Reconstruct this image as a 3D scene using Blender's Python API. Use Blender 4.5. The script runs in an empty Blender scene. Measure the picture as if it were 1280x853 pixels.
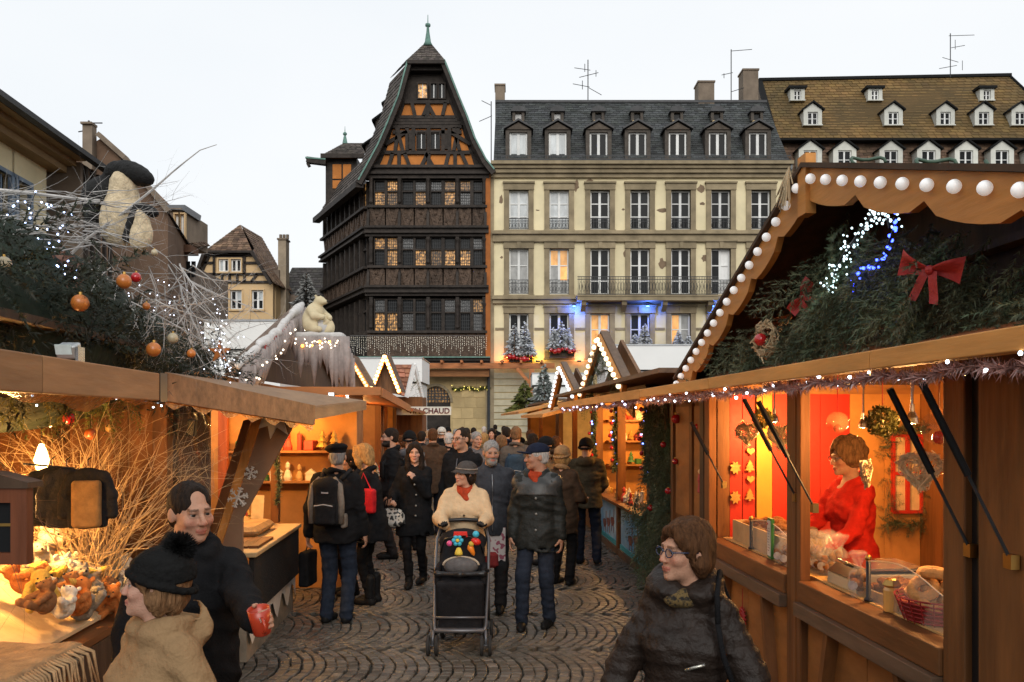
import bpy, math, random
import numpy as np
from mathutils import Vector, Matrix, Euler
random.seed(7); RNG = np.random.default_rng(7)
sc = bpy.context.scene
col = sc.collection
rad = math.radians
FPX, HCAM, HZ = 1100.0, 1.98, 525.0            # focal length in photo pixels, camera height, horizon row

# ------------------------------------------------------------------ camera, sky, sun, exposure
cam_d = bpy.data.cameras.new('camera'); cam = bpy.data.objects.new('camera', cam_d); col.objects.link(cam)
cam.location = (0, 0, HCAM); cam.rotation_euler = (rad(90), 0, 0)
cam_d.sensor_width = 36; cam_d.lens = FPX/1280*36; cam_d.shift_y = (HZ-426.5)/1280
cam_d.clip_start = .05; cam_d.clip_end = 2000
sc.camera = cam
world = bpy.data.worlds.new('World'); sc.world = world; world.use_nodes = True
SUN_EL, SUN_AZ = 26, 175                       # overcast late afternoon, brighter behind the camera
wn = world.node_tree; bg = wn.nodes['Background']
sky = wn.nodes.new('ShaderNodeTexSky'); sky.sky_type = 'NISHITA'; sky.sun_disc = False
sky.sun_elevation = rad(SUN_EL); sky.sun_rotation = rad(SUN_AZ); sky.air_density = 1.0; sky.dust_density = 3
sk = wn.nodes.new('ShaderNodeMix'); sk.data_type = 'RGBA'; sk.blend_type = 'MIX'
tcw = wn.nodes.new('ShaderNodeTexCoord'); nzw = wn.nodes.new('ShaderNodeTexNoise'); rw = wn.nodes.new('ShaderNodeValToRGB')
mpw = wn.nodes.new('ShaderNodeMapping'); mpw.inputs['Scale'].default_value = (1, 1, 2.2)
nzw.inputs['Scale'].default_value = 1.3; nzw.inputs['Detail'].default_value = 4
rw.color_ramp.elements[0].position = .3; rw.color_ramp.elements[1].position = .75
rw.color_ramp.elements[0].color = (8.55, 9.0, 9.4, 1); rw.color_ramp.elements[1].color = (9.8, 9.9, 9.95, 1)   # even cloud deck
wn.links.new(tcw.outputs['Generated'], mpw.inputs[0]); wn.links.new(mpw.outputs[0], nzw.inputs['Vector'])
wn.links.new(nzw.outputs['Fac'], rw.inputs['Fac'])
sk.inputs[0].default_value = .93
wn.links.new(sky.outputs[0], sk.inputs[6]); wn.links.new(rw.outputs[0], sk.inputs[7])
wn.links.new(sk.outputs[2], bg.inputs['Color']); bg.inputs['Strength'].default_value = .10
sd = bpy.data.lights.new('sun', 'SUN'); sd.energy = 1.45; sd.angle = rad(35); sd.color = (1, .97, .92)
sun = bpy.data.objects.new('sun', sd); col.objects.link(sun)
sun.rotation_euler = (rad(90-SUN_EL), 0, rad(5))
vs = sc.view_settings; vs.view_transform = 'Standard'; vs.look = 'None'; vs.gamma = 1; vs.use_curve_mapping = False
vs.exposure = .1
sc.render.engine = 'CYCLES'
cy = sc.cycles; cy.use_denoising = True; cy.max_bounces = 5; cy.diffuse_bounces = 3; cy.glossy_bounces = 3
cy.transmission_bounces = 4; cy.transparent_max_bounces = 8; cy.sample_clamp_indirect = 4; cy.use_light_tree = True
cy.caustics_reflective = False; cy.caustics_refractive = False
try: cy.denoiser = 'OPENIMAGEDENOISE'; cy.denoising_input_passes = 'RGB_ALBEDO_NORMAL'
except Exception: pass

# ------------------------------------------------------------------ pixel -> place helpers
TH = math.atan(65/1100)                         # the aisle runs slightly to the left of the view axis
STREET = Matrix.Rotation(TH, 4, 'Z')
STREET_I = STREET.inverted()
def at(px, py, Y):                               # world point at depth Y
    return Vector(((px-640)/FPX*Y, Y, HCAM+(HZ-py)/FPX*Y))
def ground_at(px, py):
    return at(px, py, HCAM*FPX/(py-HZ))
def aisle(px, py, x):                            # point in the aisle frame on the plane at lateral distance x
    d = STREET_I @ Vector(((px-640)/FPX, 1, (HZ-py)/FPX)); t = x/d.x
    return Vector((x, d.y*t, HCAM+d.z*t))
def ayl(px, x): return aisle(px, 525, x).y
def loc_a(P): return STREET_I @ Vector(P)

# ------------------------------------------------------------------ materials
MATS = {}
def hexc(r, g, b): return tuple((c/255)**2.2 for c in (r, g, b))
def mat(name, c, rough=.75, var=.18, scale=6, bump=.15, bscale=40, metal=0, spec=.35, emis=0, alpha=1, trans=0, stretch=(1,1,1), coord='Object', rnd=.12, coat=0, attr=None, sheen=0, c2=None, detail=5, thr=(.3,.7), bdist=.02, sss=0, ecol=None):
    if name in MATS: return MATS[name]
    m = bpy.data.materials.new(name); m.use_nodes = True; n = m.node_tree; N = n.nodes; L = n.links
    b = N['Principled BSDF']
    b.inputs['Roughness'].default_value = rough; b.inputs['Metallic'].default_value = metal
    b.inputs['Specular IOR Level'].default_value = spec; b.inputs['Alpha'].default_value = alpha
    b.inputs['Transmission Weight'].default_value = trans; b.inputs['Coat Weight'].default_value = coat
    b.inputs['Sheen Weight'].default_value = sheen
    if sss: b.inputs['Subsurface Weight'].default_value = sss; b.inputs['Subsurface Radius'].default_value = (.012, .006, .004); b.inputs['Subsurface Scale'].default_value = 1
    tc = N.new('ShaderNodeTexCoord'); mp = N.new('ShaderNodeMapping'); mp.inputs['Scale'].default_value = stretch
    L.new(tc.outputs[coord], mp.inputs[0])
    oi = N.new('ShaderNodeObjectInfo')
    ad = N.new('ShaderNodeVectorMath'); ad.operation = 'ADD'
    sc_ = N.new('ShaderNodeVectorMath'); sc_.operation = 'SCALE'; sc_.inputs['Scale'].default_value = 37.0
    cb = N.new('ShaderNodeCombineXYZ'); L.new(oi.outputs['Random'], cb.inputs[0]); L.new(oi.outputs['Random'], cb.inputs[1]); L.new(cb.outputs[0], sc_.inputs[0])
    L.new(mp.outputs[0], ad.inputs[0]); L.new(sc_.outputs[0], ad.inputs[1])
    nz = N.new('ShaderNodeTexNoise'); nz.inputs['Scale'].default_value = scale; nz.inputs['Detail'].default_value = detail; nz.inputs['Roughness'].default_value = .6
    L.new(ad.outputs[0], nz.inputs['Vector'])
    rp = N.new('ShaderNodeValToRGB'); rp.color_ramp.elements[0].position = thr[0]; rp.color_ramp.elements[1].position = thr[1]
    lo = c2 if c2 else tuple(max(0, x*(1-var)) for x in c); hi = tuple(min(1, x*(1+var)) for x in c) if not c2 else c
    rp.color_ramp.elements[0].color = (*lo, 1); rp.color_ramp.elements[1].color = (*hi, 1)
    L.new(nz.outputs['Fac'], rp.inputs['Fac'])
    out = rp.outputs['Color']
    if attr:
        at_ = N.new('ShaderNodeAttribute'); at_.attribute_name = attr
        mx = N.new('ShaderNodeMix'); mx.data_type = 'RGBA'; mx.blend_type = 'MULTIPLY'; mx.inputs[0].default_value = 1
        L.new(out, mx.inputs[6]); L.new(at_.outputs['Color'], mx.inputs[7]); out = mx.outputs[2]
    if rnd:
        mr = N.new('ShaderNodeMapRange'); mr.inputs[3].default_value = 1-rnd; mr.inputs[4].default_value = 1+rnd
        L.new(oi.outputs['Random'], mr.inputs[0])
        hs = N.new('ShaderNodeHueSaturation'); L.new(mr.outputs[0], hs.inputs['Value']); L.new(out, hs.inputs['Color']); out = hs.outputs[0]
    L.new(out, b.inputs['Base Color'])
    if bump:
        n2 = N.new('ShaderNodeTexNoise'); n2.inputs['Scale'].default_value = bscale; n2.inputs['Detail'].default_value = 4
        L.new(ad.outputs[0], n2.inputs['Vector'])
        bp = N.new('ShaderNodeBump'); bp.inputs['Strength'].default_value = bump; bp.inputs['Distance'].default_value = bdist
        L.new(n2.outputs['Fac'], bp.inputs['Height']); L.new(bp.outputs[0], b.inputs['Normal'])
        rr = N.new('ShaderNodeMapRange'); rr.inputs[3].default_value = max(0, rough-.1); rr.inputs[4].default_value = min(1, rough+.1)
        L.new(n2.outputs['Fac'], rr.inputs[0]); L.new(rr.outputs[0], b.inputs['Roughness'])
    if emis:
        b.inputs['Emission Strength'].default_value = emis
        if ecol: b.inputs['Emission Color'].default_value = (*ecol, 1)
        else: L.new(out, b.inputs['Emission Color'])
    MATS[name] = m; return m
def wood(name, c, axis='y', rough=.6, var=.35, scale=3, bump=.25, spec=.3, coat=0):
    s = {'x': (.12, 1, 1), 'y': (1, .12, 1), 'z': (1, 1, .12)}[axis]
    return mat(name, c, rough, var, scale*4, bump, scale*14, spec=spec, stretch=s, rnd=.14, coat=coat, bdist=.01)
def emit(name, c, s):
    if name in MATS: return MATS[name]
    m = bpy.data.materials.new(name); m.use_nodes = True; b = m.node_tree.nodes['Principled BSDF']
    b.inputs['Base Color'].default_value = (*[min(.9, x) for x in c], 1); b.inputs['Emission Color'].default_value = (*c, 1); b.inputs['Emission Strength'].default_value = s
    b.inputs['Roughness'].default_value = .3
    MATS[name] = m; return m

# ------------------------------------------------------------------ mesh builder
CUBE_F = [(0,3,2,1),(4,5,6,7),(0,1,5,4),(1,2,6,5),(2,3,7,6),(3,0,4,7)]
class MB:
    def __init__(s, M=None): s.v = []; s.f = []; s.mi = []; s.M = M; s.k = 0; s.col = None; s.cur = None
    def add(s, vs, fs):
        o = len(s.v)
        if s.M is not None: vs = [s.M @ Vector(p) for p in vs]
        s.v.extend(tuple(p) for p in vs)
        if s.col is not None: s.col.extend([s.cur]*len(vs))
        s.f.extend(tuple(i+o for i in f) for f in fs); s.mi.extend([s.k]*len(fs)); return s
    def box(s, x0, x1, y0, y1, z0, z1):
        if x0 > x1: x0, x1 = x1, x0
        if y0 > y1: y0, y1 = y1, y0
        if z0 > z1: z0, z1 = z1, z0
        return s.add([(x0,y0,z0),(x1,y0,z0),(x1,y1,z0),(x0,y1,z0),(x0,y0,z1),(x1,y0,z1),(x1,y1,z1),(x0,y1,z1)], CUBE_F)
    def cbox(s, c, d, R=None):
        x, y, z = (q/2 for q in d)
        vs = [Vector(p) for p in [(-x,-y,-z),(x,-y,-z),(x,y,-z),(-x,y,-z),(-x,-y,z),(x,-y,z),(x,y,z),(-x,y,z)]]
        if R is not None: vs = [R @ p for p in vs]
        return s.add([p+Vector(c) for p in vs], CUBE_F)
    def rbox(s, c, d, b, R=None):                         # box with chamfered top/bottom edges (rounded slab)
        x, y, z = (q/2 for q in d); b = min(b, x*.99, y*.99, z*.99)
        rings = [(-z, b), (-z+b, 0), (z-b, 0), (z, b)]
        vs = []
        for zz, ins in rings:
            X, Y = x-ins, y-ins; q = b*.6
            vs += [(-X+q,-Y,zz),(X-q,-Y,zz),(X,-Y+q,zz),(X,Y-q,zz),(X-q,Y,zz),(-X+q,Y,zz),(-X,Y-q,zz),(-X,-Y+q,zz)]
        vs = [Vector(p) for p in vs]
        if R is not None: vs = [R @ p for p in vs]
        fs = [tuple(range(7,-1,-1)), tuple(range(24,32))]
        for r in range(3):
            for i in range(8): fs.append((r*8+i, r*8+(i+1)%8, r*8+8+(i+1)%8, r*8+8+i))
        return s.add([p+Vector(c) for p in vs], fs)
    def beam(s, p, q, w, h, up=(0,0,1)):
        p, q = Vector(p), Vector(q); d = (q-p); l = d.length
        if l < 1e-6: return s
        d /= l; u = Vector(up); r = d.cross(u)
        if r.length < 1e-4: u = Vector((1,0,0)) if abs(d.x) < .9 else Vector((0,1,0)); r = d.cross(u)
        r.normalize(); u = r.cross(d)
        a, b = r*w/2, u*h/2
        return s.add([p-a-b, p+a-b, q+a-b, q-a-b, p-a+b, p+a+b, q+a+b, q-a+b], CUBE_F)
    def tube(s, pts, r, n=8, cap=True):
        pts = [Vector(p) for p in pts]; m = len(pts); rs = r if isinstance(r, (list, tuple)) else [r]*m
        vs = []; ref = None
        for i, p in enumerate(pts):
            d = (pts[min(i+1,m-1)]-pts[max(i-1,0)])
            d = d.normalized() if d.length > 1e-9 else Vector((0,0,1))
            if ref is None: ref = Vector((0,0,1)) if abs(d.z) < .9 else Vector((1,0,0))
            a = d.cross(ref); a = a.normalized() if a.length > 1e-6 else d.orthogonal().normalized()
            b = a.cross(d); ref = b
            for k in range(n):
                t = 2*math.pi*k/n; vs.append(p+(a*math.cos(t)+b*math.sin(t))*rs[i])
        fs = [(i*n+k, i*n+(k+1)%n, (i+1)*n+(k+1)%n, (i+1)*n+k) for i in range(m-1) for k in range(n)]
        if cap: fs += [tuple(range(n-1,-1,-1)), tuple((m-1)*n+k for k in range(n))]
        return s.add(vs, fs)
    def lathe(s, prof, c=(0,0,0), n=16, R=None):
        vs = []
        for r, z in prof:
            for k in range(n):
                t = 2*math.pi*k/n; p = Vector((r*math.cos(t), r*math.sin(t), z))
                if R is not None: p = R @ p
                vs.append(p+Vector(c))
        m = len(prof)
        fs = [(i*n+k, i*n+(k+1)%n, (i+1)*n+(k+1)%n, (i+1)*n+k) for i in range(m-1) for k in range(n)]
        fs += [tuple(range(n-1,-1,-1)), tuple((m-1)*n+k for k in range(n))]
        return s.add(vs, fs)
    def sph(s, c, r, nu=12, nv=8, R=None):
        if not isinstance(r, (tuple, list)): r = (r, r, r)
        prof = [(math.sin(math.pi*i/nv), -math.cos(math.pi*i/nv)) for i in range(nv+1)]
        vs = []; 
        for a, z in prof[1:-1]:
            for k in range(nu):
                t = 2*math.pi*k/nu; vs.append(Vector((a*math.cos(t)*r[0], a*math.sin(t)*r[1], z*r[2])))
        b = len(vs); vs += [Vector((0,0,-r[2])), Vector((0,0,r[2]))]
        if R is not None: vs = [R @ p for p in vs]
        vs = [p+Vector(c) for p in vs]
        fs = [(i*nu+k, i*nu+(k+1)%nu, (i+1)*nu+(k+1)%nu, (i+1)*nu+k) for i in range(nv-2) for k in range(nu)]
        fs += [(b, (k+1)%nu, k) for k in range(nu)] + [(b+1, (nv-2)*nu+k, (nv-2)*nu+(k+1)%nu) for k in range(nu)]
        return s.add(vs, fs)
    def prism(s, pts, ext):                                # polygon extruded along ext
        e = Vector(ext); pts = [Vector(p) for p in pts]; n = len(pts)
        nr = Vector((0,0,0))
        for i in range(n): nr += pts[i].cross(pts[(i+1)%n])
        if nr.dot(e) > 0: pts = pts[::-1]
        return s.add(pts+[p+e for p in pts], [tuple(range(n)), tuple(range(2*n-1,n-1,-1))]+[((i+1)%n, i, n+i, n+(i+1)%n) for i in range(n)])
    def grid(s, P):                                        # P[i][j] points
        n, m = len(P), len(P[0])
        return s.add([p for r in P for p in r], [(i*m+j, i*m+j+1, (i+1)*m+j+1, (i+1)*m+j) for i in range(n-1) for j in range(m-1)])
    def obj(s, name, mats, parent=None, smooth=False, recentre=True, bevel=0):
        return mesh_obj(name, s.v, s.f, mats, parent, smooth, s.mi if s.k or any(s.mi) else None, recentre, s.col, bevel)
WORLDM = {}
def wm(o): return WORLDM.get(o.name, Matrix.Identity(4))
def set_parent(o, p):
    o.parent = p; o.matrix_parent_inverse = wm(p).inverted()
def mesh_obj(name, v, f, mats, parent=None, smooth=False, mi=None, recentre=True, cols=None, bevel=0):
    me = bpy.data.meshes.new(name)
    v = np.asarray(v, dtype=np.float64).reshape(-1, 3)
    c = np.zeros(3)
    if recentre and len(v):
        lo, hi = v.min(0), v.max(0); c = np.array([(lo[0]+hi[0])/2, (lo[1]+hi[1])/2, lo[2]]); v = v-c
    me.from_pydata(v.tolist() if not isinstance(f, np.ndarray) else v, [], f if not isinstance(f, np.ndarray) else f.tolist())
    for m in (mats if isinstance(mats, (list, tuple)) else [mats]): me.materials.append(m)
    if mi is not None: me.polygons.foreach_set('material_index', mi)
    if smooth: me.polygons.foreach_set('use_smooth', [True]*len(me.polygons))
    if cols is not None:
        a = me.color_attributes.new('Col', 'FLOAT_COLOR', 'POINT'); cc = np.ones((len(v), 4)); cc[:, :3] = np.asarray(cols); a.data.foreach_set('color', cc.ravel())
    o = bpy.data.objects.new(name, me); col.objects.link(o); o.location = c
    WORLDM[o.name] = Matrix.Translation(c)
    if bevel:
        bm = o.modifiers.new('b', 'BEVEL'); bm.width = bevel; bm.segments = 2; bm.limit_method = 'ANGLE'
    if parent is not None: set_parent(o, parent)
    return o
def inst(me, name, parent, loc, rot=(0,0,0), scale=(1,1,1)):
    o = bpy.data.objects.new(name, me); col.objects.link(o)
    o.location = loc; o.rotation_euler = rot; o.scale = scale
    WORLDM[o.name] = Matrix.LocRotScale(Vector(loc), Euler(rot), Vector(scale))
    if parent is not None: set_parent(o, parent)
    return o
def proto(mb, name, m, smooth=False):                      # mesh data only, to be shared
    me = bpy.data.meshes.new(name); me.from_pydata([tuple(p) for p in mb.v], [], mb.f)
    for q in (m if isinstance(m, (list, tuple)) else [m]): me.materials.append(q)
    if any(mb.mi): me.polygons.foreach_set('material_index', mb.mi)
    if smooth: me.polygons.foreach_set('use_smooth', [True]*len(me.polygons))
    return me
def tag(o, label=None, cat=None, group=None, kind=None):
    if label: o['label'] = label
    if cat: o['category'] = cat
    if group: o['group'] = group
    if kind: o['kind'] = kind
    return o
def thing(name, label, cat, loc=(0,0,0), rz=0, group=None):
    o = bpy.data.objects.new(name, None); col.objects.link(o); o.location = loc; o.rotation_euler = (0,0,rz); o.empty_display_size = .1
    WORLDM[o.name] = Matrix.LocRotScale(Vector(loc), Euler((0,0,rz)), None)
    return tag(o, label, cat, group)
def lamp(name, loc, energy, color, size=.05, parent=None):
    d = bpy.data.lights.new(name, 'POINT'); d.energy = energy; d.color = color; d.shadow_soft_size = size
    o = bpy.data.objects.new(name, d); col.objects.link(o); o.location = loc; WORLDM[o.name] = Matrix.Translation(loc)
    if parent is not None: set_parent(o, parent)
    return o
def U(a, b): return random.uniform(a, b)
# ------------------------------------------------------------------ ground and cobbles
M_joint = mat('joint_dirt', (.03,.027,.022), .95, .3, 20, .3, 120)
M_cob = mat('granite_sett', (.098,.088,.076), .36, .32, 9, .5, 90, spec=.45, rnd=.25, bdist=.01, attr='Col')
g = MB(); n = 24
g.add([(-900,-300,-.035),(900,-300,-.035),(900,1500,-.035),(-900,1500,-.035)], [(0,1,2,3)])
ground = g.obj('ground', M_joint, recentre=False); tag(ground, 'grey cobbled market square laid in arcs', kind='structure')
BAND, SP, RA = 1.352, .093, .99                 # arcs: chord, course spacing, radius
def cobble(mb, cx, cy, ang, L, W):
    """one sett: L along the arc, W across it"""
    ca, sa = math.cos(ang), math.sin(ang); tz = U(-.003, .004); tx, ty = U(-.03,.03), U(-.03,.03)
    rings = [(.5, -.04), (.5, -.006), (.40, 0)]
    vs = []; j = [(U(-.006,.006), U(-.006,.006)) for _ in range(4)]
    for s_, z in rings:
        for k, (a, b) in enumerate(((-1,-1),(1,-1),(1,1),(-1,1))):
            u, v = a*L*s_+j[k][0], b*W*s_+j[k][1]
            vs.append((cx+u*ca-v*sa, cy+u*sa+v*ca, z+tz+(u*tx+v*ty if z > -.03 else 0)))
    mb.add(vs, [(8,9,10,11)]+[(r*4+k, r*4+(k+1)%4, r*4+4+(k+1)%4, r*4+4+k) for r in (0,1) for k in range(4)])
cob = []
y0 = 8.96-BAND*3
for bnd in range(20):
    yb = y0+bnd*BAND; yc = yb+BAND/2
    half = math.asin(BAND/2/RA)
    na = 17
    for k in range(int(6.4/SP)):
        xs = -3.3+k*SP+U(-.008,.008)+(bnd%2)*.05 - .059*yc
        for q in range(na):
            t0 = -half+2*half*q/na; t = t0+half/na
            x = xs+RA*math.cos(t)-RA*math.cos(half)-.1; y = yc+RA*math.sin(t)
            if abs(t) > half*.80 and k % 2 == 0 and q in (0, na-1): continue
            w = SP*max(.55, math.cos(t))*.885; l = 2*half*RA/na*.985
            cob.append((x+U(-.004,.004), y+U(-.004,.004), t+math.pi/2+U(-.06,.06), l*U(.94,1.0), w*U(.95,1.0)))
def vis(c):
    px = 640+FPX*c[0]/c[1]; py = HZ+FPX*HCAM/c[1]
    return 300 < px < 880 and py < 856
cob = [c for c in cob if c[1] > 5.9]
seen = sorted([c for c in cob if vis(c)], key=lambda c: c[1])[:300]; ss = set(id(c) for c in seen)
def ctone():
    t = U(.72, 1.2); return (t*U(.97,1.03), t, t*U(.93,1.0))
for c in seen:
    m = MB(); m.col = []; m.cur = ctone(); cobble(m, *c); m.obj('cobble', M_cob, ground)
m = MB(); m.col = []
for c in cob:
    if id(c) not in ss: m.cur = ctone(); cobble(m, *c)
tag(m.obj('cobble_paving', M_cob, ground, recentre=False), kind='stuff')
# ------------------------------------------------------------------ buildings
YF = 55.0
def fx(px, Y=YF): return (px-640)/FPX*Y
def fz(py, Y=YF): return HCAM+(HZ-py)/FPX*Y
M_cream = mat('cream_render', (.74,.64,.41), .9, .17, .45, .12, 18, rnd=0, detail=8)
M_patch = mat('bare_patch', (.20,.14,.09), .95, .25, 3, .3, 20)
M_stone = mat('sandstone_trim', (.27,.215,.135), .9, .3, 1.2, .3, 25)
M_stone2 = mat('sandstone_wall', (.46,.34,.17), .9, .22, .8, .3, 18, rnd=.1)
M_slate = mat('slate', (.055,.060,.060), .65, .35, 2.5, .2, 30, rnd=.25, attr='Col')
M_leadroof = mat('dark_lead', (.05,.05,.052), .6, .3, 3, .1, 20)
M_wframe = mat('white_paint', (.74,.74,.72), .6, .08, 4, .05, 40)
M_dgl = mat('dark_glass', (.016,.017,.018), .2, .3, .8, 0, spec=.07)
M_cgl = mat('painted_sky_glass', (.42,.45,.46), .25, .25, 1.5, 0, spec=.5)  # pale base colour stands in for sky reflected in the panes
M_cgl2 = mat('blind_glass', (.28,.28,.27), .3, .3, 2, 0, spec=.5)
M_iron = mat('wrought_iron', (.03,.032,.035), .5, .2, 8, .1, 60)
M_lgl = mat('lit_glass', (1,.50,.14), .3, .6, 5, 0, emis=.42, rnd=.7, c2=(.07,.04,.02), thr=(.42,.72))
M_lgl2 = mat('lit_room_glass', (1,.52,.16), .3, .5, 1.2, 0, emis=.4, rnd=.3, c2=(.4,.17,.04))
M_timber = mat('dark_oak', (.032,.024,.019), .7, .45, 3, .4, 20, rnd=.2, spec=.3)
M_carved = mat('carved_oak', (.082,.053,.036), .75, .5, 5, .9, 9, rnd=.2, bdist=.08)
M_ochre = mat('orange_render', (.52,.19,.045), .9, .15, 1.5, .1, 20, rnd=.05)
M_copper = mat('copper_patina', (.12,.23,.19), .6, .3, 4, .1, 30)
M_btile = mat('brown_tile', (.16,.10,.065), .8, .4, 2, .3, 14, rnd=.2, attr='Col')
M_btile2 = mat('mossy_tile', (.20,.118,.040), .85, .35, .35, .3, 9, rnd=.1, c2=(.095,.068,.028), attr='Col')
M_chim = mat('chimney_render', (.20,.155,.115), .9, .25, 1.5, .2, 15)
M_whitebox = mat('white_panel', (.80,.81,.80), .5, .05, .6, .03, 10)
M_peach = mat('peach_render', (.62,.43,.23), .9, .12, .7, .1, 16)
M_grytile = mat('grey_tile', (.085,.078,.074), .8, .35, 2, .3, 14, attr='Col')
M_grywall = mat('grey_brown_wall', (.17,.13,.10), .9, .3, 1, .2, 12)
M_metal = mat('dull_metal', (.30,.31,.32), .4, .15, 8, .05, 40, metal=.8)

def tiled(quad, name, m, parent, rows, w, th=.03, tone=(.7,1.2), lift=.04, base=None):
    """roof slope from a quad (bl, br, tr, tl): overlapping tile courses as real geometry, one joined part"""
    bl, br, tr, tl = (Vector(p) for p in quad); mb = MB(); mb.col = []
    nr = (br-bl).cross(tl-bl).normalized()
    mb.cur = (.6,.6,.6); mb.add([bl, br, tr, tl], [(0,1,2,3)])
    for r in range(rows):
        a0, a1 = r/rows, min(1, (r+1.25)/rows)
        L0, R0, L1, R1 = bl.lerp(tl, a0), br.lerp(tr, a0), bl.lerp(tl, a1), br.lerp(tr, a1)
        n = max(1, int((R0-L0).length/w)); off = .5*(r % 2)
        for k in range(n+1):
            s0, s1 = max(0, (k-off)/n), min(1, (k+1-off)/n)
            if s1-s0 < .02/n: continue
            e = (s1-s0)*.04; s0 += e; s1 -= e
            t = U(*tone); mb.cur = (t, t*U(.96,1.03), t*U(.93,1.04)); d = nr*(lift+U(0,.012)); d2 = nr*.006; dn = (L0-L1).normalized()*U(-.02,.02)
            A, B = L0.lerp(R0, s0)+d+dn, L0.lerp(R0, s1)+d+dn; C, D = L1.lerp(R1, s1)+d2, L1.lerp(R1, s0)+d2
            dd = nr*th
            mb.add([A, B, C, D, A-dd, B-dd], [(0,1,2,3), (4,5,1,0)])
    return mb.obj(name, m, parent, recentre=False)

# shared window meshes: frame 1x1 in X/Z, centred on x, sitting on z = 0, front toward -Y
def win_frame(w, h, cols, rows, t=.06, mt=.035, dep=.09):
    mb = MB()
    mb.box(-w/2, -w/2+t, -dep, 0, 0, h); mb.box(w/2-t, w/2, -dep, 0, 0, h)
    mb.box(-w/2+t, w/2-t, -dep, 0, 0, t); mb.box(-w/2+t, w/2-t, -dep, 0, h-t, h)
    for c in range(1, cols): x = -w/2+w*c/cols; q = mt*(1.7 if cols == 2 else 1); mb.box(x-q, x+q, -dep+.01, 0, t, h-t)
    for zr in rows:
        z = h*zr
        for c in range(cols):
            xa = -w/2+w*c/cols+(t if c == 0 else mt*1.75); xb = -w/2+w*(c+1)/cols-(t if c == cols-1 else mt*1.75)
            mb.box(xa, xb, -dep+.02, 0, z-mt*.7, z+mt*.7)
    return mb
def panes(parent, me, w, h, cols, rows, loc, mats, rot=0):
    zs = [0]+list(rows)+[1]
    for r in range(len(zs)-1):
        for c in range(cols):
            pm = mats(r, c); key = (id(pm),)
            o = inst(me(pm), 'pane', parent, (loc[0]+math.cos(rot)*(-w/2+w*(c+.5)/cols), loc[1]+math.sin(rot)*(-w/2+w*(c+.5)/cols)-.03, loc[2]+h*zs[r]), (0,0,rot), (w/cols, 1, h*(zs[r+1]-zs[r])))
PANE = {}
def pane_me(m):
    if m.name not in PANE: PANE[m.name] = proto(MB().box(-.5,.5,0,.012,0,1), 'pane', m)
    return PANE[m.name]

# ---- B2: pale cream town house with slate mansard
H2 = thing('town_house', 'cream town house with grey slate mansard and seven bays of tall windows', 'house', (fx(800), YF, 0))
yb = YF+9
COLX = [648.5, 699, 750, 800, 851, 901, 951]
ROWS = [(238, 287, (.33,.66)), (311, 368, (.36,.70)), (392, 447, (.36,.70))]
wall = MB()                                            # wall with real openings: strips between windows
zt, zb = fz(222), fz(452)
edges = [617]+[c+d for c in COLX for d in (-12.2, 12.2)]+[985]
for i in range(0, len(edges), 2): wall.box(fx(edges[i]), fx(edges[i+1]), YF, YF+.45, zb, zt)
for c in COLX:
    ys = [fz(222)]
    for (a, b, _) in ROWS: ys += [fz(a), fz(b)]
    ys += [zb]
    for i in range(0, len(ys), 2): wall.box(fx(c-12.2), fx(c+12.2), YF, YF+.45, ys[i+1], ys[i])
wall.box(fx(617), fx(985), YF+.9, yb, zb, zt)
wall.obj('wall', M_cream, H2)
MB().box(fx(617), fx(985), YF+.02, yb-.1, -.03, zb-.01).obj('ground_floor_wall', M_stone2, H2)
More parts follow.
